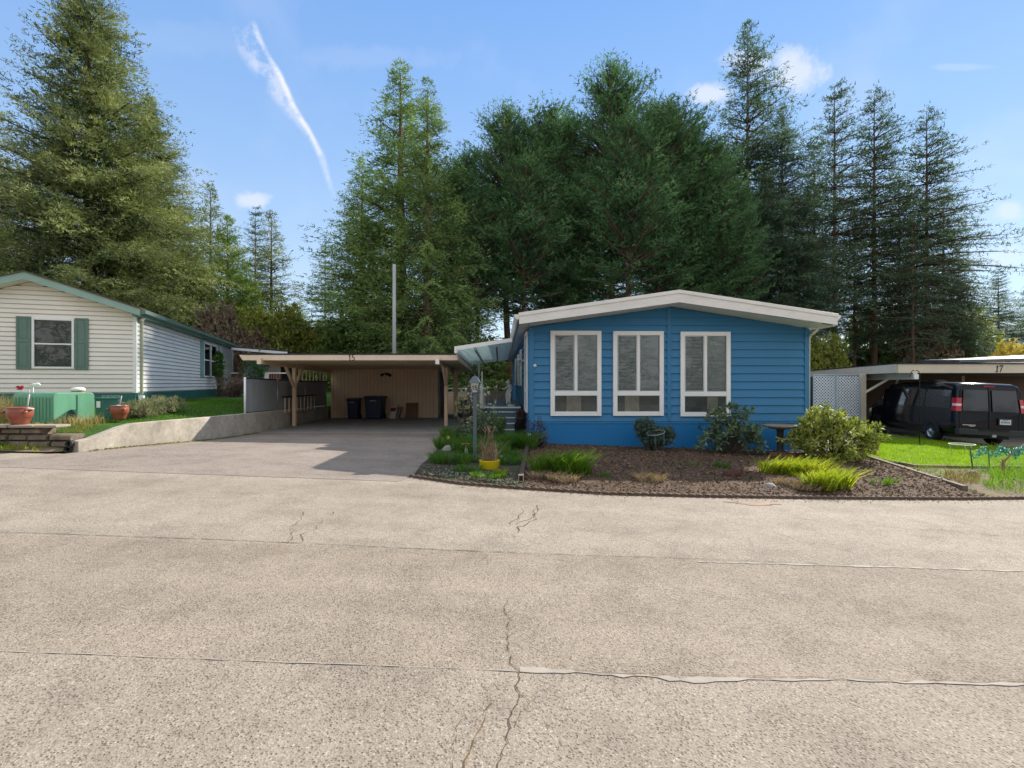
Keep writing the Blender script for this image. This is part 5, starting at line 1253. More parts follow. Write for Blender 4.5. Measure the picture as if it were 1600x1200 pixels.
# ================================================================ things under carport 15
binm = paint('navy_bin_plastic', (.012, .02, .055), .45, var=.1, dirt=.06)
def cart(label, px0, px1, pytop, y, seed, deep=.6):
    x0, x1 = (px0-800)/F*y, (px1-800)/F*y; xc, hw = (x0+x1)/2, (x1-x0)/2; h = CAMZ-(pytop-600)/F*y-.172
    t = thing('wheelie_bin', label, 'bin', (xc, y+.3, .172), 0, 'wheeled bins against the shed wall')
    def ring(w0, w1, z): return [(xc-w0, y+.04*(1-z), .172+z*h), (xc+w0, y+.04*(1-z), .172+z*h), (xc+w1, y+deep, .172+z*h), (xc-w1, y+deep, .172+z*h)]
    mb = MB(); mb.add(ring(hw*.80, hw*.78, .03)+ring(hw*.95, hw*.93, .88), [(3, 2, 1, 0), (4, 5, 6, 7), (0, 1, 5, 4), (1, 2, 6, 5), (2, 3, 7, 6), (3, 0, 4, 7)]); bd = mb.build('body', binm, t, bevel=.03)
    MB().box(xc-hw*1.0, xc+hw*1.0, y-.03, y+deep+.02, .172+h*.87, .172+h*.91).build('rim', binm, t, bevel=.01)
    mb = MB(); mb.prism([(y-.05, .172+h*.912), (y+deep+.05, .172+h*.912), (y+deep+.03, .172+h*1.0), (y+.12, .172+h*.99), (y-.03, .172+h*.95)], xc-hw*1.03, xc+hw*1.03, ax='x'); mb.build('lid', binm, t, bevel=.02)
    for s in (-1, 1):
        mb = MB(); mb.tube([(xc+s*hw*.78, y+deep-.05, .27), (xc+s*hw*.90, y+deep-.05, .27)], .10, 16); mb.build('wheel', blackm, t)
    MB().box(xc-hw*.35, xc+hw*.35, y-.006, y+.004, .172+h*.78, .172+h*.82).build('label_sticker', paint('sticker_grey', (.30, .32, .36), .5), bd)
    MB().box(xc-hw*.25, xc+hw*.25, y-.002, y+.012, .172+h*.62, .172+h*.72).build('grip', blackm, bd)
    mb = MB(); mb.tube([(xc-hw*.6, y+deep+.06, .172+h*.93), (xc+hw*.6, y+deep+.06, .172+h*.93)], .015, 8); mb.build('handle', binm, t)
cart('narrow navy wheeled bin against the shed wall', 541, 559, 622, 20.15, 1, .55)
cart('wide navy wheeled bin against the shed wall', 568, 597, 619, 20.1, 2, .75)
y = 20.75
def bx(px0, px1, py0, py1, y, th, lean, mat, name, lab, cat):
    x0, x1 = (px0-800)/F*y, (px1-800)/F*y; z1 = CAMZ-(py0-600)/F*y; t = thing(name, lab, cat, ((x0+x1)/2, y, .172))
    return t, x0, x1, z1
t, x0, x1, z1 = bx(608, 620, 634, 655, 20.6, .1, 0, None, 'cardboard_sign', 'white and red printed box leaning on the shed wall right of the bins', 'box')
MB().add([(x0, 20.6, .175), (x1-.05, 20.55, .175), (x1, 20.75, z1), (x0+.03, 20.8, z1), (x0, 20.72, .175), (x1-.05, 20.67, .175), (x1, 20.87, z1), (x0+.03, 20.92, z1)], [(0, 1, 2, 3), (7, 6, 5, 4), (0, 4, 5, 1), (1, 5, 6, 2), (2, 6, 7, 3), (3, 7, 4, 0)]).build('panel', paint('box_white', (.60, .58, .56), .6, var=.1), t)
MB().add([(x0+.025, 20.668, .46), (x1-.07, 20.63, .46), (x1-.04, 20.70, z1-.08), (x0+.04, 20.738, z1-.08)], [(0, 1, 2, 3)]).build('red_print', paint('box_red', (.30, .015, .03), .6), t, fix=False)
t, x0, x1, z1 = bx(612, 624, 635, 655, 20.7, .1, 0, None, 'cardboard_box', 'brown edged box leaning behind the red and white box', 'box')
MB().add([(x1-.12, 20.62, .175), (x1-.02, 20.62, .175), (x1+.06, 20.90, z1-.03), (x1-.05, 20.90, z1-.03), (x1-.12, 20.80, .175), (x1-.02, 20.80, .175), (x1+.06, 21.05, z1-.03), (x1-.05, 21.05, z1-.03)], [(0, 1, 2, 3), (7, 6, 5, 4), (0, 4, 5, 1), (1, 5, 6, 2), (2, 6, 7, 3), (3, 7, 4, 0)]).build('carton', paint('cardboard', (.26, .19, .13), .8, var=.15), t)
x0, x1 = (633-800)/F*20.9, (652-800)/F*20.9; z1 = CAMZ-(629.5-600)/F*20.95
o = MB().add([(x0, 20.93, .175), (x1, 20.93, .175), (x1, 21.06, z1), (x0, 21.06, z1), (x0, 20.96, .175), (x1, 20.96, .175), (x1, 21.085, z1), (x0, 21.085, z1)], [(0, 1, 2, 3), (7, 6, 5, 4), (0, 4, 5, 1), (1, 5, 6, 2), (2, 6, 7, 3), (3, 7, 4, 0)]).build('plywood_board', paint('plywood', (.20, .115, .06), .75, var=.2, stretch=(4, 1, 1))); tag(o, 'square brown plywood board leaning on the tan shed wall', 'board')
t = thing('storage_tub', 'dark blue plastic barrel in the shade behind the right carport post', 'barrel', ((726-800)/F*21.6, 21.6, .172))
mb = MB(); mb.lathe([(0, 0), (.24, 0), (.28, .1), (.28, .62), (.25, .70), (.0, .72)], ((726-800)/F*21.6, 21.6, .172), 20, 1.05, 1); mb.build('drum', paint('blue_tub', (.012, .03, .12), .45), t)
mb = MB(); mb.lathe([(.285, .60), (.30, .62), (.30, .68), (.27, .72), (0, .735)], ((726-800)/F*21.6, 21.6, .172), 20, 1.05, 1); mb.build('lid', paint('blue_tub', (.012, .03, .12), .45), t)
# ladders
def ladder(label, f, n, d=.03):
    """f(s,t) gives points: s 0..1 along, t 0/1 across"""
    t = thing('ladder', label, 'ladder', f(0, 0), 0, 'ladders hung in the carport')
    for k in (0, 1): MB().bar(f(0, k), f(1, k), .03, .05).build('side_rail', blackm if k else galv, t)
    for i in range(n):
        s = (i+.5)/n; MB().bar(f(s, 0), f(s, 1), .03, .03).build('rung', tan, t)
ladder('dark ladder hung sideways on the slat fence inside the carport', lambda s, t: Vector((fx(16.4+3.1*s)+.10, 16.4+3.1*s, (.60 if not t else 1.14)-.0*s)), 9)
ladder('wooden rung ladder hung flat under the left edge of the carport roof', lambda s, t: Vector((-7.44+.30*t-.03*s, 17.9+3.1*s, 1.74+.30*(1-t)-.0*s)) if False else Vector((-7.38-.035*s*3, 17.2+3.6*s, (1.66 if t else 2.10))), 10)
mb = MB(); mb.tube([(fx(17+.2*k)+.07, 16.9+.17*k, .60-.32*math.sin(math.pi*k/12)) for k in range(13)], .012, 6); o = mb.build('garden_hose', blackm); tag(o, 'black hose looping down the concrete wall below the ladder', 'hose')

# ================================================================ left terrace: blocks, pots, boxes
blk = paint('split_block', (.21, .165, .12), .95, var=.45, vscale=5, dirt=.45, grain=30, bstr=1.0, dirtc=(.05, .05, .02))
bt = paint('block_top', (.36, .30, .24), .9, var=.3, vscale=5, dirt=.3)
bw = thing('block_wall', 'low mossy brown stone block wall at the left road edge', 'wall', (-9.6, 9.7, .3)); rb = random.Random(8)
for row in range(4):
    x = -22 + (.2 if row % 2 else 0); z0 = .24+row*.125
    while x < -8.25:
        w_ = .40+rb.uniform(-.05, .05); x1_ = min(x+w_, -8.12); dy_ = rb.uniform(-.03, .02)+row*.015
        if row < 3 or x < -8.9:
            mb = MB(); y_ = 9.55+dy_; mb.add([(x+.01, y_+.05, z0), (x1_-.01, y_+.05, z0), (x1_-.01, y_+.3, z0), (x+.01, y_+.3, z0), (x+.03, y_-.01, z0+.03), (x1_-.03, y_-.01, z0+.03), (x+.03, y_+.0, z0+.09), (x1_-.03, y_, z0+.09), (x+.01, y_+.05, z0+.118), (x1_-.01, y_+.05, z0+.118), (x1_-.01, y_+.3, z0+.118), (x+.01, y_+.3, z0+.118)],
                   [(0, 1, 5, 4), (4, 5, 7, 6), (6, 7, 9, 8), (8, 9, 10, 11), (1, 2, 10, 9, 7, 5), (3, 0, 4, 6, 8, 11), (2, 3, 11, 10), (0, 3, 2, 1)])
            if x > -14: mb.build('block', blk, bw)
            else: mb.build('block', blk, bw) if x > -11.5 else None
        x = x1_
mb = MB(); x = -12
cap = []
while x < -8.6:
    w_ = .42+rb.uniform(-.06, .06); mb = MB(); mb.box(x+.01, x+w_-.01, 9.50+rb.uniform(-.02, .03), 9.86, .742, .79); mb.build('cap_stone', bt, bw, bevel=.012); x += w_
# drain pipes poking from the wall
for i, (px_, py_, lab) in enumerate(((107, 694, 'upper black drain pipe end sticking out beside the block wall'), (105, 702, 'lower black drain pipe end sticking out beside the block wall'))):
    q = at(px_, py_, 9.42); mb = MB(); mb.lathe([(.062, 0), (.062, .5), (.05, .5), (.05, 0), (.062, 0)], n=20); mb.xf(Matrix.Translation(q) @ Matrix.Rotation(R(-90), 4, 'X') @ Matrix.Rotation(R(-12), 4, 'Y')); tag(mb.build('drain_pipe', paint('black_pipe', (.02, .02, .022), .5)), lab, 'pipe', 'drain pipe ends')
# terracotta pots
ter = paint('terracotta_glaze', (.30, .085, .05), .35, var=.2, vscale=3, dirt=.15, spec=.5)
def bigpot(label, px_, pyb, y, w_, h_, tilt):
    q = at(px_, pyb, y); q.z = tz(q.x, q.y)+.0; q.z = CAMZ-(pyb-600)/F*y; t = thing('terracotta_pot', label, 'pot', q, 0, 'glazed pots on the terrace edge'); s = w_/2
    mb = MB(); mb.lathe([(0, 0), (s*.62, 0), (s*.66, .03), (s*.86, h_*.36), (s*.90, h_*.40), (s*.94, h_*.42), (s*1.0, h_*.68), (s*.98, h_*.84), (s*.93, h_*.90), (s*.96, h_*.93), (s*.97, h_*.99), (s*.92, h_), (s*.86, h_*.97), (s*.82, h_*.84), (0, h_*.80)], q, 32); mb.build('body', ter, t)
    for sg in (-1, 1): mb = MB(); mb.tube([q+Vector((sg*s*.96, -.06, h_*.78)), q+Vector((sg*s*1.07, -.10, h_*.74)), q+Vector((sg*s*1.03, -.14, h_*.66))], .022, 8); mb.build('handle', ter, t)
    mb = MB(); mb.lathe([(0, .0), (s*.86, 0)], q+Vector((0, 0, h_*.86)), 20); mb.build('potting_soil', M_bed, t)
    return q
p1 = bigpot('large terracotta pot at the left end of the terrace before the green cabinet', 31, 663.5, 9.75, .40, .335, 0)
p2 = bigpot('smaller terracotta pot between the small green cabinet and the lavender', 187, 655, 11.15, .34, .30, 0)
# things leaning out of pots
mb = MB(); a = p1+Vector((.13, 0, .28)); mb.tube([a, a+Vector((.02, 0, .12)), a+Vector((.05, 0, .30))], .014, 6); mb.lathe([(.0, .0), (.08, .01), (.07, .03), (0, .04)], a+Vector((.05, 0, .0)), 12); mb.tube([a+Vector((.05, 0, .30)), a+Vector((.04, 0, .38))], .01, 6)
tag(mb.build('solar_light', paint('lamp_silver', (.45, .44, .40), .4)), 'broken silver stake light leaning in the large terracotta pot', 'garden light')
mb = MB(); a = p2+Vector((-.02, 0, .25)); mb.tube([a, a+Vector((.04, 0, .15)), a+Vector((.06, 0, .26))], .012, 6); mb.lathe([(.0, .0), (.07, .01), (.06, .03), (0, .05)], a+Vector((-.02, 0, .02)), 12)
tag(mb.build('solar_light', paint('lamp_silver', (.45, .44, .40), .4)), 'dark stake light leaning in the smaller terracotta pot', 'garden light')
# red bird and bird feeder stakes
q = at(33, 608, 11.2); t = thing('bird_ornament', 'red cardinal bird ornament on a thin stake above the green cabinet', 'garden ornament', (q.x, q.y, tz(q.x, q.y)))
redm = paint('cardinal_red', (.45, .02, .04), .5)
MB().tube([(q.x, q.y, tz(q.x, q.y)), (q.x, q.y, q.z)], .006, 5).build('stake', galv, t)
mb = MB(); mb.tube([q+Vector((-.10, 0, 0)), q+Vector((-.05, 0, .0)), q+Vector((0, 0, .02)), q+Vector((.03, 0, .06)), q+Vector((.04, 0, .09))], [.008, .02, .035, .03, .006], 8); mb.build('body', redm, t)
mb = MB(); mb.add([q+Vector((-.02, -.03, .01)), q+Vector((.03, -.035, .05)), q+Vector((-.02, -.05, .08)), q+Vector((-.09, -.04, .05))], [(0, 1, 2, 3)]); mb.build('wing', redm, t, fix=False)
q = at(52, 603, 11.4); t = thing('bird_feeder', 'white whirligig ornament on a stake behind the green cabinet', 'garden ornament', (q.x, q.y, tz(q.x, q.y)))
MB().tube([(q.x, q.y, tz(q.x, q.y)), (q.x, q.y, q.z)], .008, 5).build('stake', trimw, t)
mb = MB(); mb.tube([q+Vector((-.07, 0, .01)), q+Vector((0, 0, .02)), q+Vector((.12, 0, .04)), q+Vector((.16, 0, .02))], [.025, .04, .03, .012], 8); mb.build('body', trimw, t)
for s in (-1, 1): MB().add([q+Vector((0, s*.02, .03)), q+Vector((.08, s*.12, .07)), q+Vector((-.05, s*.12, .05))], [(0, 1, 2)]).build('wing', trimw, t, fix=False)
# big green transformer cabinet
gcab = paint('cabinet_green', (.12, .34, .20), .5, var=.14, vscale=2, stretch=(3, 3, .5), dirt=.22, dirtc=(.42, .48, .40))
c0 = at(83, 661, 10.7); gz = c0.z; dL = Vector((-.72, .69, 0)); dR = Vector((.69, .72, 0)) 
def solve(px_, o, d):
    r = (px_-800)/F; return (r*o.y-o.x)/(d.x-r*d.y)
dL = Vector((-.95, .30, 0)).normalized(); dR = Vector((.30, .95, 0)).normalized()
wL, wR = solve(20, c0, dL), solve(148, c0, dR)
cb = thing('utility_cabinet', 'large green metal utility cabinet with rounded top edges behind the pots', 'cabinet', c0)
H_ = CAMZ-(614-600)/F*10.7-gz; rr_ = .10
prof = [(0, 0), (0, H_-rr_)]+[(rr_-rr_*math.cos(t*math.pi/12), H_-rr_+rr_*math.sin(t*math.pi/12)) for t in range(1, 7)]
prof2 = prof+[(wR-x, z) for x, z in reversed(prof)]
M_ = Matrix(((dR.x, dL.x, 0, c0.x), (dR.y, dL.y, 0, c0.y), (0, 0, 1, gz), (0, 0, 0, 1)))
mb = MB(); mb.prism(prof2, 0.0, wL, ax='y'); mb.xf(M_); mb.build('housing', gcab, cb, bevel=.012)
mb = MB(); mb.box(.20*wR/1, .56*wR, -.016, -.002, .10, H_*.97); 
mb = MB(); mb.box(wR*.56, wR*.565, -.012, -.001, .05, H_-.05); mb.xf(M_); mb.build('panel_seam', skgreen, cb)
mb = MB(); mb.prism([(wR*.26, 0), (wR*.56, 0), (wR*.56, H_*.42), (wR*.40, H_*.42), (wR*.34, H_*.34)], -.014, -.003); mb.xf(M_); mb.build('recess', paint('recess_green', (.02, .08, .06), .8), cb)
mb = MB(); k = 0
for i in range(1, 12): mb.box(-.010, -.002, wL*i/12-.006, wL*i/12+.006, .04, H_-rr_)
mb.xf(M_); mb.build('rib', gcab, cb)
# small green pedestal
c1 = at(163, 656, 11.3); c1.z = CAMZ-(655-600)/F*11.3; hp = CAMZ-(622-600)/F*11.3-c1.z
t = thing('utility_pedestal', 'small dark green utility pedestal with white label beside the large cabinet', 'cabinet', c1)
mb = MB(); mb.add([(c1.x-.19, c1.y, c1.z), (c1.x-.02, c1.y-.05, c1.z), (c1.x+.16, c1.y+.16, c1.z), (c1.x-.02, c1.y+.24, c1.z), (c1.x-.20, c1.y, c1.z+hp), (c1.x-.0, c1.y-.05, c1.z+hp), (c1.x+.19, c1.y+.18, c1.z+hp), (c1.x-.0, c1.y+.26, c1.z+hp)], [(3, 2, 1, 0), (4, 5, 6, 7), (0, 1, 5, 4), (1, 2, 6, 5), (2, 3, 7, 6), (3, 0, 4, 7)]); mb.build('housing', paint('pedestal_green', (.035, .16, .11), .5, var=.1, dirt=.1), t, bevel=.012)
MB().add([(c1.x-.215, c1.y-.02, c1.z+hp-.03), (c1.x+.0, c1.y-.075, c1.z+hp-.03), (c1.x+.21, c1.y+.18, c1.z+hp-.03), (c1.x-.0, c1.y+.28, c1.z+hp-.03)]+[(c1.x-.215, c1.y-.02, c1.z+hp+.02), (c1.x+.0, c1.y-.075, c1.z+hp+.02), (c1.x+.21, c1.y+.18, c1.z+hp+.02), (c1.x-.0, c1.y+.28, c1.z+hp+.02)], [(3, 2, 1, 0), (4, 5, 6, 7), (0, 1, 5, 4), (1, 2, 6, 5), (2, 3, 7, 6), (3, 0, 4, 7)]).build('cap', paint('pedestal_green', (.035, .16, .11), .5), t, bevel=.01)
MB().add([(c1.x-.165, c1.y-.013, c1.z+hp*.55), (c1.x-.05, c1.y-.047, c1.z+hp*.55), (c1.x-.05, c1.y-.047, c1.z+hp*.85), (c1.x-.165, c1.y-.013, c1.z+hp*.85)], [(0, 1, 2, 3)]).build('label_plate', trimw, t, fix=False)
# round white vent cap on the ground behind cabinet
q = at(122, 616, 12.6); q.z -= .45; t = thing('vent_bucket', 'white round container with orange label standing behind the green cabinet', 'container', q)
mb = MB(); mb.lathe([(0, 0), (.13, 0), (.13, .53), (.145, .53), (.145, .58), (.12, .61), (0, .62)], q, 20); mb.build('body', trimw, t)
mb = MB(); mb.lathe([(.1315, .48), (.1315, .52)], q, 20); mb.build('label_band', paint('orange_label', (.45, .22, .10), .6), t, fix=False)
# border plants of the terrace
def tclump(name, label, x0, x1, y0, y1, n, h, wd, lean, mat, seed, cat='plant', kind=None, tone=(.1, .9)):
    g = rng(seed); x = g.uniform(x0, x1, n); y = g.uniform(y0, y1, n); P = np.column_stack([x, y, [tz3(a_, b_) for a_, b_ in zip(x, y)]])
    o = blades(name, P, h*g.uniform(.4, 1.2, n), np.full(n, wd), lean, mat, seed, tone); tag(o, label, cat, kind=kind); return o
tclump('straw_grass', 'clump of dry straw coloured ornamental grass at the left picture edge', -11.7, -10.55, 10.8, 11.6, 700, .55, .012, .8, m_tan, 81)
tclump('terrace_weeds', 'dry mossy weeds along the top of the block wall', -12.5, -8.45, 9.8, 10.5, 1900, .09, .010, .9, leafmat('moss_weed', (.14, .13, .03), (.42, .36, .14), .3), 82, 'weeds', 'stuff')
tclump('dry_weeds', 'pale dry weeds at the foot of the small green pedestal', -9.45, -8.6, 10.5, 11.1, 300, .22, .009, .6, m_tan, 83)
g = rng(84); n = 26000; x = g.uniform(-14.5, -7.5, n); y = g.uniform(11.0, 18.5, n); ok = np.array([a_ < wallx(b_)-.2 and not ((a_+10.95)*ca+(b_-14.9)*sa < .1 and -(a_+10.95)*sa+(b_-14.9)*ca > -.1) for a_, b_ in zip(x, y)]); x, y = x[ok], y[ok]; n = len(x)
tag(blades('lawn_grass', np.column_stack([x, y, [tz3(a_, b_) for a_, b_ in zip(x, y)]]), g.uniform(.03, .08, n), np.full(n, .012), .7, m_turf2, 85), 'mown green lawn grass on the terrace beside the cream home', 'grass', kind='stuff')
P_ = Vector((-8.55, 12.1, .80))
for k, (px_, y_, lab) in enumerate(((215, 11.9, 'grey green lavender mound nearest the terracotta pot'), (238, 12.5, 'middle grey green lavender mound on the terrace edge'), (262, 13.0, 'grey green lavender mound furthest along the terrace edge'))):
    x_ = (px_-800)/F*y_; shrub('lavender', lab, (x_, y_, tz3(x_, y_)), .42, .34, 230, 8, .11, .012, m_grey, 90+k, stemm, 'lavender mounds on the terrace', blobs=[((0, 0, .15), (.42, .34, .2), 1)], up=.6, spread=.6, cat='plant')
x_ = (362-800)/F*22; shrub('shrub', 'reddish brown heather like shrub at the far end of the cream home', (x_, 22, 1.0), .62, 1.0, 330, 9, .12, .02, leafmat('heather', (.10, .07, .05), (.34, .24, .19), .2), 94, stemm, blobs=[((0, 0, .45), (.62, .5, .42), 1), ((.7, .4, .4), (.5, .4, .36), .7)], up=.4)
x_ = (350-800)/F*23.5; shrub('climbing_vine', 'green climbing plant on the far corner of the cream home', (x_, 23.2, 1.0), .5, 2.3, 260, 7, .12, .06, leafmat('vine_leaf', (.03, .10, .02), (.12, .26, .05), .3), 95, stemm, blobs=[((-.05, 0, 1.4), (.16, .2, .7), 1), ((.95, 1.2, 1.3), (.6, .3, .8), 1.3)], cat='vine')
# roadside strip weeds
g = rng(96); n = 2600; x = g.uniform(-14, -8.35, n); y = g.uniform(9.05, 9.55, n); ok = np.array([mn.noise(Vector((a_*1.5, b_*2, 1))) > -.1 for a_, b_ in zip(x, y)]); x, y = x[ok], y[ok]; n = len(x)
tag(blades('roadside_grass', np.column_stack([x, y, [G(a_, b_)+.05 for a_, b_ in zip(x, y)]]), g.uniform(.03, .11, n), np.full(n, .014), .9, leafmat('mossy_grass', (.16, .19, .02), (.40, .42, .08), .4), 97), 'mossy yellow green grass at the foot of the block wall', 'grass', kind='stuff')
shrub('weed', 'low leafy green weed at the foot of the block wall', (-9.45, 9.42, .34), .5, .16, 120, 6, .06, .035, m_bed, 98, stemm, blobs=[((-.35, 0, .07), (.55, .1, .08), 1)], cat='weed')
# moss along the foot of the concrete wall and leaf litter on the road edge
g = rng(99); n = 900; y = g.uniform(9.6, 14.5, n); x = np.array([wallx(a_)+.04 for a_ in y])+np.abs(g.normal(size=n))*.05
tag(blades('wall_foot_moss', np.column_stack([x, y, [G(a_, b_)+.01 for a_, b_ in zip(x, y)]]), g.uniform(.01, .035, n), np.full(n, .02), 1.2, leafmat('moss', (.10, .11, .02), (.26, .26, .06), .2), 100), 'thin strip of moss where the concrete wall meets the driveway', 'moss', kind='stuff')
n = 1500; px_ = g.uniform(-8, 16, n); P = []
for x in px_:
    y = (ex(x)-abs(g.normal())*.12-.03) if x > -1.6 else 9.2-abs(g.normal())*.1
    if -8 < x < -1.6: continue
    P.append((x, y, G(x, y)+.012))
P = np.array(P); n = len(P); V = leaves(P, unit(g.normal(size=(n, 3))*np.array([1, 1, .1])), g.uniform(.012, .035, n), g.uniform(.008, .02, n), g)
tag(npmesh('leaf_litter', V, 4, leafmat('litter', (.16, .09, .05), (.42, .28, .18), .05, .9, 2), g.uniform(0, 1, n)), 'fine brown leaf litter scattered along the road edge', 'leaf litter', kind='stuff')
# picket fences behind
def picket(label, px0, px1, y, ztop, zb, w_, gap, mat, post=2.2):
    x0, x1 = (px0-800)/F*y, (px1-800)/F*y; t = thing('wooden_fence', label, 'fence', ((x0+x1)/2, y, zb)); mb = MB(); x = x0
    while x < x1: mb.box(x, x+w_, y-.01, y+.01, zb, ztop-.22+.02*math.sin(x*9)); x += w_+gap
    mb.build('boards', mat, t); x = x0
    while x < x1+.01: MB().box(x-.05, x+.05, y+.03, y+.13, zb, ztop+.06).build('post', mat, t); x += post
    for zz in (ztop-.02, ztop-.22): MB().box(x0, x1, y-.02, y+.05, zz-.03, zz+.03).build('rail', mat, t)
picket('weathered grey wooden fence behind the deck and statue', 752, 800, 27, 1.36, -.1, .12, .015, woodl, 1.5)
picket('pale wooden fence seen through the posts of carport 15', 680, 745, 28.5, 1.32, .1, .10, .05, paint('pale_fence', (.34, .36, .32), .8, var=.2), 1.7)
o = MB().box(-4.1, -2.1, 25.4, 25.5, .1, 1.08).build('plank_screen', tan); tag(o, 'low tan plank screen behind the right side of carport 15', 'screen')
# utility pole and wires
up = at(616, 413, 27.5); t = thing('utility_pole', 'pale grey utility pole rising behind the carport roof', 'pole', (up.x, up.y, .2))
MB().tube([(up.x, up.y, .1), (up.x, up.y, up.z)], [.11, .085], 12).build('shaft', paint('pole_grey', (.42, .42, .40), .8, var=.15, stretch=(3, 3, .4)), t)
MB().tube([(up.x+.13, up.y-.05, .3), (up.x+.13, up.y-.05, 3.2)], .03, 6).build('conduit', galv, t)
def wire(label, a, b, sag, n=24):
    a, b = Vector(a), Vector(b); mb = MB(); mb.tube([a.lerp(b, k/n)-Vector((0, 0, sag*4*(k/n)*(1-k/n))) for k in range(n+1)], .012, 4)
    tag(mb.build('overhead_wire', blackm), label, 'wire')
wire('thin wire running left from the utility pole across the trees', at(616, 507, 27.5), at(250, 515, 30), .1)
wire('thin wire running from the utility pole to the blue home roof', at(616, 505, 27.5), at(800, 530, 24), .15)
# ================================================================ black passenger van under carport 17
va = math.atan2(.2, .98); vb = gp(1458, 692)
vroot = (15.62, 16.75, G(15.6, 17)+.035)
van = thing('passenger_van', 'black passenger van parked nose in under carport 17', 'van', vroot)
V0 = Matrix.Translation(vroot) @ Matrix.Rotation(-va, 4, 'Z') @ Matrix.Rotation(.036, 4, 'Y')
vpaint = paint('van_black', (.006, .007, .012), .12, var=.02, vscale=1, bstr=.0, spec=.35, coat=0)
vglass = paint('van_glass', (.006, .008, .012), .04, bstr=.0, var=.02, spec=.8)
plas = paint('van_plastic', (.035, .037, .042), .55, var=.1)
rubber = paint('tyre_rubber', (.015, .015, .016), .85, var=.2)
rimm = paint('steel_rim', (.42, .46, .50), .32, .75, var=.1)
# sections from the tail (y=0) to the nose (y=6.2)
def sect(y, w, zb, zt, zs, tum):
    pts = [(-.80*w, zb), (-.955*w, zb+.05), (-1.0*w, zb+.26), (-1.005*w, .82), (-1.0*w, zs), (-(1-tum*.35)*w, zs+(zt-zs)*.4), (-(1-tum*.8)*w, zt-.16), (-(1-tum*1.25)*w, zt-.06), (-(1-tum*2.3)*w, zt-.012), (0, zt)]
    pts = pts+[(-x, z) for x, z in reversed(pts[:-1])]; return [(x, y, z) for x, z in pts]
secs = [(0.04, .93, .46, 2.02, 1.14, .13), (0.02, .97, .44, 2.04, 1.13, .13), (.10, 1.0, .42, 2.08, 1.12, .125), (.35, 1.0, .38, 2.12, 1.12, .12), (1.2, 1.005, .36, 2.15, 1.12, .12), (2.6, 1.005, .36, 2.16, 1.12, .12), (3.9, 1.005, .36, 2.14, 1.12, .12), (4.55, 1.0, .36, 2.07, 1.12, .13), (4.9, 1.0, .36, 1.80, 1.11, .14), (5.25, .99, .36, 1.38, 1.10, .10), (5.7, .97, .38, 1.20, 1.02, .06), (6.1, .92, .40, 1.08, .95, .05), (6.22, .82, .46, .98, .88, .05)]
mb = MB(); n = None
S_ = [sect(*s) for s in secs]
# tail leans forward above the belt
for i in (0, 1, 2):
    S_[i] = [(x, y+max(0, z-1.1)*.13*(1 if i < 2 else .8), z) for x, y, z in S_[i]]
n = len(S_[0])
for s in S_: mb.v += s
for i in range(len(S_)-1):
    for k in range(n): a, b = i*n+k, i*n+(k+1) % n; mb.f.append((a, b, b+n, a+n)); mb.sm.append(True)
mb.f.append(tuple(range(n))); mb.f.append(tuple((len(S_)-1)*n+k for k in reversed(range(n)))); mb.sm += [False, False]
bodyo = mb.build('body', vpaint, van, V0)
def sx_(z): # half width of the body at height z
    P = [(-p[0], p[2]) for p in sect(2, 1.003, .36, 2.15, 1.12, .12)[:10]]
    for (a, b), (c, d) in zip(P, P[1:]):
        if b <= z <= d: return a+(c-a)*(z-b)/(d-b)
    return 1.0
def sidepanel(s, y0, y1, z0, z1, off, nz=6):
    f = MB(); nz_ = nz
    for i in range(nz_+1):
        z = z0+(z1-z0)*i/nz_; x = s*(sx_(z)+off); f.v += [(x, y0+.03*(i in (0, nz_)), z), (x, y1-.03*(i in (0, nz_)), z)]
    f.f = [(2*i, 2*i+1, 2*i+3, 2*i+2) for i in range(nz_)]; f.sm = [True]*nz_; return f
for s in (-1, 1):
    for y0, y1 in ((.35, 1.75), (1.85, 2.75), (2.8, 3.75), (3.95, 4.75)): sidepanel(s, y0, y1, 1.24, 1.86, .006).build('side_window', vglass, van, V0)
    for y in (3.85, 2.78, 1.78): sidepanel(s, y-.006, y+.006, .45, 1.98, .003, 10).build('door_seam', blackm, van, V0, fix=False)
    mb = MB(); mb.box(s*1.01-.012, s*1.01+.012, 3.55, 3.70, 1.02, 1.06); mb.build('door_handle', plas, van, V0)
    sidepanel(s, .35, 5.6, .80, .835, .006, 2).build('side_moulding', vpaint, van, V0, fix=False)
    mb = MB(); mb.box(s*1.02-.0, s*1.02+s*.18, 4.62, 4.72, 1.16, 1.36); mb.build('wing_mirror', plas, van, V0, bevel=.02)
# tail: doors, glass, lamps, plate
def tailx(z): return .015+max(0, z-1.1)*.13
def tq(x0, x1, z0, z1, off, x0t=None, x1t=None, nseg=5):
    x0t = x0 if x0t is None else x0t; x1t = x1 if x1t is None else x1t; f = MB()
    for i in range(nseg+1):
        t = i/nseg; z = z0+(z1-z0)*t; f.v += [(x0+(x0t-x0)*t, tailx(z)-off, z), (x1+(x1t-x1)*t, tailx(z)-off, z)]
    f.f = [(2*i, 2*i+1, 2*i+3, 2*i+2) for i in range(nseg)]; f.sm = [True]*nseg; return f
tq(-.80, -.06, 1.18, 1.88, .012, -.74, -.06).build('rear_window', vglass, van, V0, fix=False); tq(.06, .80, 1.18, 1.88, .012, .06, .74).build('rear_window', vglass, van, V0, fix=False)
tq(-.012, .012, .60, 1.98, .008).build('door_gap', blackm, van, V0, fix=False)
for x in (-.84, .84): tq(x-.006, x+.006, .60, 1.95, .006, x*.95-.006, x*.95+.006).build('door_seam', blackm, van, V0, fix=False)
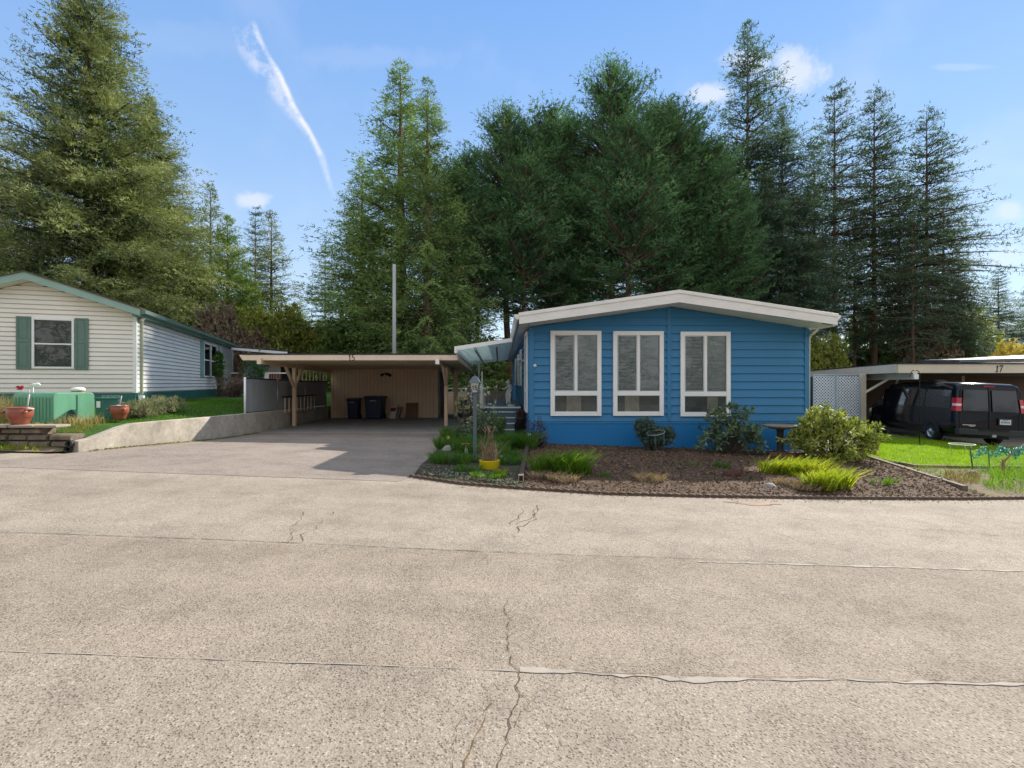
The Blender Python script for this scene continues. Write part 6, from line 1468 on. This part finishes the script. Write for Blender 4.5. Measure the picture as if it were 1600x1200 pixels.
red = paint('tail_lamp_red', (.50, .008, .03), .2, var=.05, bstr=0, spec=.7); clr = paint('reverse_lamp', (.75, .60, .62), .2, bstr=0)
for s in (-1, 1):
    mb = MB(); zz = [1.16, 1.30, 1.45, 1.60]; 
    mb.add([(s*.84, tailx(1.16)-.03, 1.16), (s*.985, tailx(1.16)+.0, 1.16), (s*1.015, .20, 1.16), (s*.81, tailx(1.60)-.03, 1.60), (s*.93, tailx(1.6)+.0, 1.60), (s*.965, .26, 1.60)], [(0, 1, 4, 3), (1, 2, 5, 4), (3, 4, 5), (2, 1, 0)])
    tl = mb.build('tail_lamp', red, van, V0, bevel=.008)
    mb = MB(); mb.add([(s*.835, tailx(1.32)-.036, 1.33), (s*.975, tailx(1.32)-.006, 1.33), (s*1.0, .19, 1.33), (s*.83, tailx(1.42)-.036, 1.41), (s*.965, tailx(1.42)-.006, 1.41), (s*.993, .20, 1.41)], [(0, 1, 4, 3), (1, 2, 5, 4)]); mb.build('reverse_lamp', clr, tl, V0, fix=False)
MB().box(-.16, .16, .13, .14, 1.985, 2.02).build('brake_lamp', red, van, V0)
mb = MB(); frame_boxes(mb, .22, .60, .74, .97, .035, -.02, .02); mb.build('plate_recess', plas, van, V0, bevel=.006)
pl_ = MB().box(.255, .565, -.012, .014, .775, .935).build('licence_plate', paint('plate_white', (.70, .72, .76), .4, var=.04), van, V0)
mk = MB(); 
for k, w_ in enumerate((.030, .026, .032, .026, .030, .026, .028)): mk.box(.285+k*.037, .285+k*.037+.8*w_, -.015, -.0125, .815, .880)
mk.box(.33, .49, -.015, -.0125, .905, .922); mk.build('plate_marks', paint('plate_ink', (.10, .12, .25), .5), pl_, V0)
MB().box(-.80, -.42, -.01, .012, .705, .73).build('name_badge', paint('badge_chrome', (.6, .6, .6), .25, .8, bstr=0), van, V0)
MB().box(-.60, -.44, -.01, .012, .672, .692).build('name_badge', paint('badge_chrome', (.6, .6, .6), .25, .8, bstr=0), van, V0)
mb = MB(); mb.prism([(-1.0, .02), (-.96, -.14), (-.45, -.17), (.45, -.17), (.96, -.14), (1.0, .02)], .40, .60, ax='z'); bp = mb.build('rear_bumper', plas, van, V0, bevel=.02)
MB().box(-.42, .42, -.19, -.16, .555, .607).build('bumper_step', blackm, bp, V0)
MB().box(-.06, .06, -.20, .1, .36, .44).build('tow_hitch', galv, van, V0)
mb = MB(); mb.box(-.85, .85, .5, 5.6, .26, .38); mb.build('underbody', blackm, van, V0)
mb = MB(); mb.tube([(-.75, 1.25, .38), (.75, 1.25, .38)], .06, 8); mb.lathe([(0, -.16), (.14, -.1), (.17, 0), (.14, .1), (0, .16)], (0, 1.25, .38), 12); mb.build('rear_axle', plas, van, V0)
# roof vent
mb = MB(); mb.lathe([(0, .09), (.18, .08), (.26, .02), (.28, 0)], (-.35, 2.2, 2.15), 20, 1, 1.2); mb.build('roof_vent', blackm, van, V0)
# wheels
def wheel(x, y, s):
    T = V0 @ Matrix.Translation((x, y, .385)) @ Matrix.Rotation(R(90)*s, 4, 'Y')
    w = MB(); w.lathe([(.215, -.11), (.30, -.125), (.36, -.11), (.385, -.07), (.388, 0), (.385, .07), (.36, .11), (.30, .125), (.215, .11), (.215, -.11)], n=40)
    wo = w.build('wheel', rubber, van, T)
    w = MB(); w.lathe([(.225, .112), (.205, .105), (.195, .06), (.16, .055), (.135, .09), (.10, .115), (.075, .12), (.072, .15), (.05, .165), (0, .168)], n=32); w.build('rim', rimm, wo, T)
    h = MB()
    for k in range(8):
        t = 2*math.pi*k/8; h.lathe([(0, .0765), (.024, .0765), (.024, .06)], (.152*math.cos(t), .152*math.sin(t), 0), 10)
    h.build('rim_holes', blackm, wo, T)
    h = MB()
    for k in range(8):
        t = 2*math.pi*(k+.5)/8; h.lathe([(0, .135), (.011, .13), (.011, .10)], (.088*math.cos(t), .088*math.sin(t), 0), 6)
    h.build('lug_nuts', blackm, wo, T)
for y in (1.32, 5.25): wheel(-.90, y, -1); wheel(.90, y, 1)
for s in (-1, 1):                       # dark wheel openings with lips
    for y in (1.32, 5.25):
        mb = MB(); n = 20
        for k in range(n+1):
            t = math.pi*k/n; c_, s2 = math.cos(t), math.sin(t)
            for rr, xo in ((.455, 1.004), (.485, 1.022), (.50, 1.006)): mb.v.append((s*xo, y+rr*c_, .39+rr*s2))
        for k in range(n):
            for q in range(2): a = k*3+q; mb.f.append((a, a+1, a+4, a+3)); mb.sm.append(True)
        mb.build('wheel_arch', vpaint, van, V0, fix=False)
        mb = MB(); mb.v = [(s*1.010, y, .39)]+[(s*1.010, y+.456*math.cos(math.pi*k/n), .39+.456*math.sin(math.pi*k/n)) for k in range(n+1)]; mb.f = [(0, k+1, k+2) for k in range(n)]; mb.sm = [False]*n; mb.build('wheel_well', blackm, van, V0, fix=False)
# ================================================================ trees
def conifer_np(seed, H, Rm, h0, nb, prof, pitch0, pitch1, droop, twig, ncard, card, wind=(0, 0), jit=.25, gap=.0, cw=.26, twn=3.2, flat=.5, hang=.0, base=(0, 0, 0), clump_=-.38):
    """branches along a straight stem; every branch carries side sprays made of small needle tufts"""
    g = rng(seed); bx_, by_, bz_ = base
    t = np.sort(g.random(nb)**.85); t = t if gap == 0 else t+0
    if gap: t = (np.floor(t*gap)+g.random(nb)*.35)/gap
    t = np.clip(t, 0, .995)
    h = h0+(H-h0)*t; L = Rm*prof(t)*g.uniform(1-jit*1.3, 1+jit*.7, nb); L = np.maximum(L, .12)
    az = g.uniform(0, 2*np.pi, nb); pit = np.radians(pitch0+(pitch1-pitch0)*t+g.normal(size=nb)*6)
    d = np.stack([np.cos(az)*np.cos(pit), np.sin(az)*np.cos(pit), np.sin(pit)], 1)
    L = L*(1+.35*(d[:, 0]*wind[0]+d[:, 1]*wind[1]))
    nt_ = np.maximum(4, (L/twig).astype(int)); tot = nt_.sum(); bi = np.repeat(np.arange(nb), nt_)
    s = np.clip((np.concatenate([np.arange(k) for k in nt_])+g.random(tot))/np.repeat(nt_, nt_), .06, 1)
    s = s**.8
    P = d[bi]*(L[bi]*s)[:, None]; P[:, 2] += h[bi]-droop*L[bi]*s**2+droop*.35*L[bi]*s**4
    P[:, 0] += wind[0]*L[bi]*.25*s**2; P[:, 1] += wind[1]*L[bi]*.25*s**2
    side = np.cross(d, [0, 0, 1.]); side = unit(side)
    sg = np.where(g.random(tot) < .5, -1., 1.)
    tl = (L[bi]*(1.05-s)*.42+card*1.1)*g.uniform(.5, 1.15, tot)
    td = unit(side[bi]*sg[:, None]*g.uniform(.5, 1.1, tot)[:, None]+d[bi]*g.uniform(.4, 1.0, tot)[:, None]+g.normal(size=(tot, 3))*.18)
    k = np.maximum(2, (tl/card*ncard*1.25).astype(int)); T = k.sum(); ti = np.repeat(np.arange(tot), k)
    f = g.random(T); C = P[ti]+td[ti]*(tl[ti]*f)[:, None]; C[:, 2] -= hang*tl[ti]*f**1.5
    C += g.normal(size=(T, 3))*card*.16
    D = unit(td[ti]*.8+g.normal(size=(T, 3))*.42+np.array([0, 0, -.25*hang-.05+.18*(pitch1 > 20)]))
    Ls = card*g.uniform(.55, 1.25, T)
    r_ = unit(g.normal(size=(T, 3))+np.array([0, 0, 1.0])*flat*3); sd = unit(np.cross(D, r_)); w = (Ls*cw)[:, None]
    V = np.stack([C-sd*w*.5, C+sd*w*.5, C+D*Ls[:, None]], 1)
    tone = np.clip(g.uniform(.1, .9, nb)[bi][ti]*.55+.45*g.random(tot)[ti]*.7+(s[ti]-.5)*.3, 0, 1)  # needles darker near the stem, brighter at tips: crown shading put into the colour
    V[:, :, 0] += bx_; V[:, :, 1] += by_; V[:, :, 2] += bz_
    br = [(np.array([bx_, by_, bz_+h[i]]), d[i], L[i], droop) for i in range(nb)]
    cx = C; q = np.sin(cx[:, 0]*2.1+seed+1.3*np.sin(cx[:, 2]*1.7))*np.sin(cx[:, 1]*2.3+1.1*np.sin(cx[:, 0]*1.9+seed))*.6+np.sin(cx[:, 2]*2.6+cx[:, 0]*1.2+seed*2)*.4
    keep = q+g.normal(size=T)*.22 > clump_; tone = np.clip(tone+.42*q, 0, 1)  # gaps painted darker and clumps brighter, as shade and highlight
    return V[keep], tone[keep], br
def limbs(mb, br, g, frac, r0=.05, wind=(0, 0), upto=.8):
    for c, d, L, dr in br:
        if g.random() > frac or L < .7: continue
        pts = []
        for s in (0, .3, .6, upto):
            p = c+d*L*s; p = p+np.array([wind[0]*L*.25*s*s, wind[1]*L*.25*s*s, -dr*L*s**2+dr*.35*L*s**4]); pts.append(tuple(p))
        mb.tube(pts, [r0*L/3, r0*.7*L/3, r0*.45*L/3, .01], 4, False)
spire = lambda t: (1-t)**.78*(.72+.28*np.minimum(1, t*4))+.02
cone = lambda t: (1-t)**.85*.97+.03
full = lambda t: np.minimum(1, (1-t)*1.5)**.75*(.75+.25*np.minimum(1, t*5))
dome = lambda t: np.sqrt(np.clip(1-t**2.2, 0, 1))*(.55+.45*np.minimum(1, t*3.2))
fir = lambda t: (np.clip((1-t), 0, 1)**.72)*(.62+.38*np.minimum(1, t*4))
PROTO = {}
def make_tree(kind, name, label, x, y, zb, scale, rz, group, sx=1.0):
    """kinds share their meshes; the first of a kind is built, the rest are copies"""
    if kind not in PROTO:
        t = thing(name, label, 'tree', (0, 0, 0)); PROTO[kind] = t
        g = random.Random(hash(kind) % 1000 if False else sum(map(ord, kind)))
        spec = TREES[kind]; Vs, Ts, brs = [], [], []
        tr = MB()
        for q in spec['stems']:
            V, tn, br = conifer_np(**q['c']); Vs.append(V); Ts.append(tn); brs.append((br, q))
            b = q['c'].get('base', (0, 0, 0)); H = q['c']['H']; r0 = q.get('r', .3); cv = q.get('foot', (0, 0))
            tr.tube([(b[0]+cv[0], b[1]+cv[1], -.3), (b[0]+cv[0]*.6, b[1]+cv[1]*.6, b[2]+H*.12), (b[0]+cv[0]*.1, b[1], b[2]+H*.3), (b[0], b[1], b[2]+H*.55), (b[0], b[1], b[2]+H*.97)], [r0*1.25, r0, r0*.85, r0*.55, .02], 10)
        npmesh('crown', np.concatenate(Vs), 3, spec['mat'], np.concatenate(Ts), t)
        lm = tr
        for br, q in brs: limbs(lm, br, g, spec.get('limb', .5), spec.get('lr', .05), q['c'].get('wind', (0, 0)))
        if spec.get('dead'):
            for q in spec['stems']:
                b = q['c'].get('base', (0, 0, 0)); h0 = q['c']['h0']
                for k in range(spec['dead']):
                    a = g.uniform(0, 6.28); z = b[2]+g.uniform(.25, 1)*h0+.8; L = g.uniform(.6, 2.4); p = Vector((b[0], b[1], z)); e = Vector((math.cos(a), math.sin(a), g.uniform(-.1, .35)))
                    lm.tube([p, p+e*L*.5, p+e*L+Vector((0, 0, -.15*L))], [.035, .02, .006], 4, False)
        lm.build('trunk', spec['bark'], t, fix=False)
    else: t = copy_tree(PROTO[kind])
    t.location = (x, y, zb); t.rotation_euler = (0, 0, rz); t.scale = (scale*sx, scale*sx, scale); t['label'] = label; t['category'] = 'tree'
    if group: t['group'] = group
    return t
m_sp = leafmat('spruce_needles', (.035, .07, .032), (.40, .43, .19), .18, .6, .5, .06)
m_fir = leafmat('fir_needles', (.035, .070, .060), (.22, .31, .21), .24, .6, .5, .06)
m_ced = leafmat('cedar_fronds', (.045, .095, .035), (.33, .44, .15), .26, .6, .4, .06)
m_ley = leafmat('cypress_fronds', (.022, .062, .035), (.19, .34, .15), .22, .6, .5, .06)
m_grn = leafmat('bright_conifer', (.07, .14, .03), (.26, .34, .07), .30, .6, .5, .06)
D_ = dict
TREES = {
 'spruce': D_(mat=m_sp, bark=bark, limb=.35, stems=[D_(r=.42, c=D_(seed=1, H=24, Rm=8.3, h0=1.0, nb=950, prof=spire, pitch0=-6, pitch1=42, droop=.16, twig=.15, ncard=2.3, card=.20, wind=(.1, 0), jit=.30, clump_=-.6, hang=.5, flat=.3))]),
 'spruce_small': D_(mat=m_sp, bark=bark, limb=.3, stems=[D_(r=.2, c=D_(seed=2, H=15, Rm=4.3, h0=.6, nb=360, prof=cone, pitch0=-6, pitch1=42, droop=.14, twig=.16, ncard=2.1, card=.21, jit=.3, hang=.4, flat=.3))]),
 'fir_sparse': D_(mat=m_fir, bark=barkr, limb=.9, lr=.045, dead=16, stems=[D_(r=.24, c=D_(seed=3, H=26, Rm=6.6, h0=6.0, nb=330, prof=fir, pitch0=-14, pitch1=34, droop=.26, twig=.19, ncard=2.4, card=.26, wind=(.4, 0), jit=.42, hang=.25, gap=26, flat=.9))]),
 'fir_thin': D_(mat=m_fir, bark=barkr, limb=.9, lr=.045, dead=20, stems=[D_(r=.19, c=D_(seed=4, H=26, Rm=5.2, h0=6.5, nb=330, prof=fir, pitch0=-12, pitch1=36, droop=.15, twig=.23, ncard=2.2, card=.26, wind=(.6, 0), jit=.5, hang=.25, gap=22, flat=.9))]),
 'fir_full': D_(mat=m_fir, bark=barkr, limb=.5, lr=.045, dead=10, stems=[D_(r=.26, c=D_(seed=5, H=28, Rm=7.4, h0=5.0, nb=640, prof=fir, pitch0=-16, pitch1=34, droop=.18, twig=.20, ncard=2.1, card=.26, wind=(.3, 0), jit=.4, hang=.4, gap=34, flat=.7))]),
 'cedar': D_(mat=m_ced, bark=barkr, limb=.3, stems=[D_(r=.36, c=D_(seed=6, H=20, Rm=5.6, h0=1.0, nb=560, prof=cone, pitch0=4, pitch1=36, droop=.30, twig=.15, ncard=2.4, card=.185, jit=.3, hang=1.0, flat=.2))]),
 'cedar_dark': D_(mat=m_ced, bark=barkr, limb=.3, stems=[D_(r=.34, c=D_(seed=7, H=20, Rm=6.0, h0=.5, nb=560, prof=cone, pitch0=0, pitch1=40, droop=.24, twig=.155, ncard=2.3, card=.20, jit=.3, hang=.8, flat=.2))]),
 'cypress': D_(mat=m_ley, bark=barkr, limb=.7, lr=.07, dead=16, stems=[
     D_(r=.26, foot=(.5, 0), c=D_(seed=10, H=22, Rm=5.2, h0=6.6, nb=430, prof=dome, pitch0=12, pitch1=58, droop=.02, twig=.155, ncard=2.5, card=.215, jit=.35, hang=.1, flat=.3)),
     D_(r=.20, foot=(1.2, 0), c=D_(seed=11, H=18.5, Rm=4.3, h0=5.6, nb=300, prof=dome, pitch0=14, pitch1=60, droop=.02, twig=.155, ncard=2.5, card=.215, jit=.35, flat=.3, base=(-2.9, .3, 0))),
     D_(r=.20, foot=(-1.6, 0), c=D_(seed=12, H=19.3, Rm=4.3, h0=5.6, nb=300, prof=dome, pitch0=14, pitch1=60, droop=.02, twig=.155, ncard=2.5, card=.215, jit=.35, flat=.3, base=(3.1, -.4, 0))),
     D_(r=.18, foot=(.2, 0), c=D_(seed=13, H=17.0, Rm=4.2, h0=6.0, nb=250, prof=dome, pitch0=10, pitch1=58, droop=.02, twig=.155, ncard=2.5, card=.215, jit=.35, flat=.3, base=(.4, -3.0, 0)))]),
 'cypress_narrow': D_(mat=m_ley, bark=barkr, limb=.7, lr=.07, dead=16, stems=[
     D_(r=.24, foot=(.4, 0), c=D_(seed=14, H=20, Rm=4.4, h0=6.0, nb=400, prof=dome, pitch0=12, pitch1=60, droop=.02, twig=.155, ncard=2.5, card=.215, jit=.38, flat=.3)),
     D_(r=.18, foot=(1.0, 0), c=D_(seed=15, H=17.5, Rm=3.6, h0=5.6, nb=260, prof=dome, pitch0=14, pitch1=60, droop=.02, twig=.155, ncard=2.5, card=.215, jit=.38, flat=.3, base=(-2.0, -1.0, 0)))]),
 'green': D_(mat=m_grn, bark=bark, limb=.3, stems=[D_(r=.22, c=D_(seed=16, H=15, Rm=4.2, h0=.4, nb=400, prof=full, pitch0=4, pitch1=48, droop=.08, twig=.155, ncard=2.3, card=.21, jit=.3, hang=.2, flat=.3))]),
}
HT = {'spruce': 24, 'spruce_small': 15, 'fir_sparse': 26, 'fir_thin': 26, 'fir_full': 28, 'cedar': 20, 'cedar_dark': 20, 'cypress': 22, 'cypress_narrow': 20, 'green': 15}
def plant(kind, name, label, px_, pytop, y, rz=0, group='conifers behind the homes', zb=None, sx=1.0):
    x = (px_-800)/F*y; zb = G(x, y)-.1 if zb is None else zb
    top = CAMZ+(600-pytop)/F*y; s = (top-zb)/HT[kind]
    return make_tree(kind, name, label, x, y, zb, s, rz, group, sx)
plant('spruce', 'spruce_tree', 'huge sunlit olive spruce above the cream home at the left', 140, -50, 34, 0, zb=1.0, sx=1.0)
plant('spruce', 'spruce_tree', 'dark spruce cut by the left picture edge behind the cream home', -75, 60, 38, 2.1, zb=1.0, sx=1.0)
plant('spruce', 'spruce_tree', 'sunlit olive spruce against the lower right side of the huge spruce', 232, 150, 40, 1.6, zb=1.0, sx=.95)
plant('spruce_small', 'spruce_tree', 'dark pointed spruce top just right of the huge olive spruce', 329, 288, 52, 1.0, zb=.8)
plant('green', 'conifer_tree', 'bright green full conifer right of the huge olive spruce', 356, 338, 46, 0, zb=.8, sx=1.0)
plant('fir_thin', 'fir_tree', 'thin dark conifer top rising between the bright green and the olive one', 399, 318, 62, 1.2, zb=.8, sx=1.1)
plant('spruce_small', 'spruce_tree', 'olive pointed spruce with sunlit right side before the sky gap', 424, 330, 46, 3.0, zb=.6, sx=1.05)
plant('fir_thin', 'fir_tree', 'sparse dark conifer with open branches left of the tall cedar', 508, 380, 50, 2.2, sx=1.0)
plant('green', 'conifer_tree', 'low yellow green conifer behind carport 15', 455, 480, 40, 1.4, zb=.3, sx=1.3)
plant('cedar_dark', 'cedar_tree', 'dark left half of the tall pointed cedar pair', 626, 98, 40, 0, sx=1.3)
plant('cedar', 'cedar_tree', 'lighter green drooping cedar behind the utility pole', 668, 122, 35, 1.0, sx=1.0)
plant('cedar_dark', 'cedar_tree', 'low dark cedar left of the utility pole', 566, 250, 42, 2.0, sx=1.15)
plant('cypress', 'cypress_tree', 'broad dark cypress with a rounded top right of the tall cedar', 790, 182, 43, .3, sx=1.05)
plant('cypress_narrow', 'cypress_tree', 'dark cypress with twin tops between the two broad ones', 862, 172, 45, 0)
plant('cypress', 'cypress_tree', 'tallest dark cypress with bare stems above the blue roof', 955, 116, 43, 0, sx=1.0)
plant('cypress_narrow', 'cypress_tree', 'dark cypress right of the tallest one', 1045, 169, 46, 2.6, sx=1.15)
plant('cypress', 'cypress_tree', 'lower dark cypress with leaning top before the tall sparse fir', 1095, 234, 45, 3.3, sx=.95)
plant('cypress_narrow', 'cypress_tree', 'low dark cypress filling the gap beside the drooping cedar', 722, 270, 41, 1.7, sx=1.2)
plant('fir_full', 'fir_tree', 'tallest bluish fir with open pointed crown right of the cypresses', 1168, 32, 54, 0, sx=.95)
plant('fir_full', 'fir_tree', 'bluish fir with rightward sweeping branches beside the tallest fir', 1222, 165, 52, .25, sx=1.0)
plant('fir_thin', 'fir_tree', 'narrow open fir first right of the sweeping one', 1304, 122, 56, .1, sx=1.1)
plant('fir_sparse', 'fir_tree', 'open fir standing between two narrower firs on the right', 1366, 132, 57, .1, sx=1.0)
plant('fir_sparse', 'fir_tree', 'rightmost tall sparse fir with long ragged branches', 1448, 163, 56, -.1, sx=1.02)
plant('fir_thin', 'fir_tree', 'thin bare trunked fir close before the rightmost tall one', 1426, 330, 50, 1.1, sx=1.2)
plant('fir_full', 'fir_tree', 'low spreading fir at the foot of the rightmost tall fir', 1498, 385, 58, 2.0, sx=1.0)
plant('fir_full', 'fir_tree', 'small distant fir near the right picture edge', 1560, 418, 80, 1.0, sx=1.1)
plant('fir_full', 'fir_tree', 'distant fir cut by the right picture edge', 1612, 440, 84, 2.0, sx=1.2)
plant('fir_thin', 'fir_tree', 'slender fir behind the gap left of the tallest fir', 1138, 230, 60, 2.9, sx=1.0)
plant('fir_full', 'fir_tree', 'lower fir filling the space between sweeping fir and narrow fir', 1262, 300, 55, 2.4, sx=.95)
plant('fir_thin', 'fir_tree', 'lower thin fir between the two open firs on the right', 1335, 300, 58, 2.0, sx=1.1)
plant('fir_full', 'fir_tree', 'fir standing low behind the right slope of the blue roof', 1195, 250, 58, 4.0, sx=1.0)
plant('fir_sparse', 'fir_tree', 'shorter fir between the second and third narrow firs', 1405, 262, 60, 2.0, sx=1.15)
plant('fir_sparse', 'fir_tree', 'shorter ragged fir right beside the rightmost tall fir', 1474, 290, 62, 1.3, sx=1.1)
plant('fir_thin', 'fir_tree', 'narrow fir just right of the sweeping bluish fir', 1272, 205, 60, .8, sx=1.2)
plant('green', 'conifer_tree', 'green conifer low behind the cream home roof end', 305, 405, 44, 3.4, zb=.8, sx=1.1)
plant('green', 'conifer_tree', 'green conifer low before the olive pointed spruce', 385, 415, 43, 5.0, zb=.8, sx=1.0)
plant('cedar_dark', 'cedar_tree', 'dark low conifer behind the number end of carport 15', 470, 470, 44, 1.9, zb=.3, sx=1.3)
plant('cypress_narrow', 'cypress_tree', 'dark cypress low in the middle of the cypress group', 905, 250, 50, 4.4, sx=1.2)
# bare and leafy undergrowth behind the homes
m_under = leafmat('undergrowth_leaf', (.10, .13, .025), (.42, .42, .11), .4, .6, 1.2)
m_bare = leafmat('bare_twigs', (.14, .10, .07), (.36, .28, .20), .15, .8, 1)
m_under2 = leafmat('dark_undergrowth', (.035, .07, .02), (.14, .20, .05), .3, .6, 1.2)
UB = {}
def bush(kind, label, px_, pytop, y, rz, wdt, mat, name='bush', L=.30, Wd=.15, n=1500, k=7):
    x = (px_-800)/F*y; zb = G(x, y)-.05 if x > -8 else .9; h = CAMZ+(600-pytop)/F*y-zb
    if kind not in UB:
        t = shrub(name, label, (0, 0, 0), 2.5, 4.5, n, k, L*.8, Wd*.8, mat, 200+len(UB), stemm, 'undergrowth behind the homes', blobs=[((0, 0, 2.1), (2.5, 2.0, 2.0), 3), ((1.2, 0, 3.1), (1.1, 1.2, 1.2), 1), ((-1.1, .1, 2.8), (1.2, 1.2, 1.5), 1)], cat='bush', spread=.9)
        UB[kind] = t
    else: t = copy_tree(UB[kind])
    t.location = (x, y, zb); t.rotation_euler = (0, 0, rz); t.scale = (wdt/2.5, wdt/2.5, h/4.5); t['label'] = label; t['group'] = 'undergrowth behind the homes'; t['category'] = 'bush'
for a in (('bare', 'bare pinkish brown thicket behind the far end of the cream home', 338, 468, 34, 0, 1.5, m_bare), ('bare', 'bare brown thicket left of the porch roof', 388, 508, 36, 1.4, 1.8, m_bare),
          ('lit', 'sunlit yellow green bush behind the neighbour porch', 425, 470, 38, .3, 2.6, m_under), ('lit', 'sunlit yellow green bush above the carport number', 500, 500, 40, 1.3, 2.8, m_under),
          ('lit', 'backlit yellow green bush right of the utility pole', 668, 490, 38, 2.3, 2.6, m_under), ('dark', 'dark bush directly left of the utility pole', 575, 480, 36, 0, 3.0, m_under2),
          ('dark', 'dark bush behind the patio awning', 735, 520, 38, 1.1, 3.0, m_under2), ('lit', 'pale backlit bush behind the statue', 780, 545, 44, 1.0, 2.6, m_under),
          ('lit', 'light green bush immediately right of the blue home', 1285, 520, 42, .2, 2.2, m_under), ('lit', 'yellow green bush between the fir trunks behind carport 17', 1375, 475, 62, 2.0, 4.0, m_under),
          ('bare', 'bare brown thicket among the trunks behind carport 17', 1440, 500, 58, .9, 4.2, m_bare), ('lit', 'yellow green bush right of the fir trunks', 1500, 470, 66, 1.2, 4.6, m_under),
          ('dark', 'dark bush low between the blue home and the fir trunks', 1335, 540, 60, 2.2, 4.0, m_under2)):
    bush(*a)
bush('gold', 'golden yellow bush near the right picture edge above carport 17', 1592, 530, 50, 0, 2.6, leafmat('golden_leaf', (.45, .33, .08), (.70, .55, .18), .4, .6, 1.2))
# far wood: closes the horizon all round, also behind the photographer (it shows in the window panes)
g = rng(300); Vs, Ts = [], []
V0_, T0_, _ = conifer_np(clump_=-9, seed=301, H=1, Rm=.26, h0=.04, nb=70, prof=cone, pitch0=-5, pitch1=35, droop=.15, twig=.022, ncard=1.7, card=.05, jit=.35, hang=.3, flat=.4)
V1_, T1_, _ = conifer_np(clump_=-9, seed=302, H=1, Rm=.30, h0=.10, nb=70, prof=dome, pitch0=5, pitch1=50, droop=.05, twig=.024, ncard=1.7, card=.055, jit=.4, flat=.4)
spots = []
for k in range(64):
    a = g.uniform(-1.15, 1.15); d = g.uniform(92, 150); spots.append((d*math.sin(a), d*math.cos(a), g.uniform(5.5, 12.5)))
for k in range(46):
    x = -62+k*2.8+g.uniform(-1.2, 1.2); spots.append((x, -g.uniform(24, 34), g.uniform(9, 17)))
for x, y, h in spots:
    V_, T_ = (V0_, T0_) if g.random() < .6 else (V1_, T1_); a = g.uniform(0, 6.28); c_, s_ = math.cos(a), math.sin(a); Q = V_.copy()
    Q[:, :, 0], Q[:, :, 1] = (V_[:, :, 0]*c_-V_[:, :, 1]*s_)*h+x, (V_[:, :, 0]*s_+V_[:, :, 1]*c_)*h+y; Q[:, :, 2] = V_[:, :, 2]*h+G(x, y)-.3
    Vs.append(Q); Ts.append(T_)
tag(npmesh('far_wood', np.concatenate(Vs), 3, m_fir, np.concatenate(Ts), origin=(0, 0, 0)), 'low distant wood closing the horizon behind all the tall trees', 'wood', kind='stuff')
print('tris', sum(len(o.data.polygons) for o in bpy.data.objects if o.type == 'MESH'))
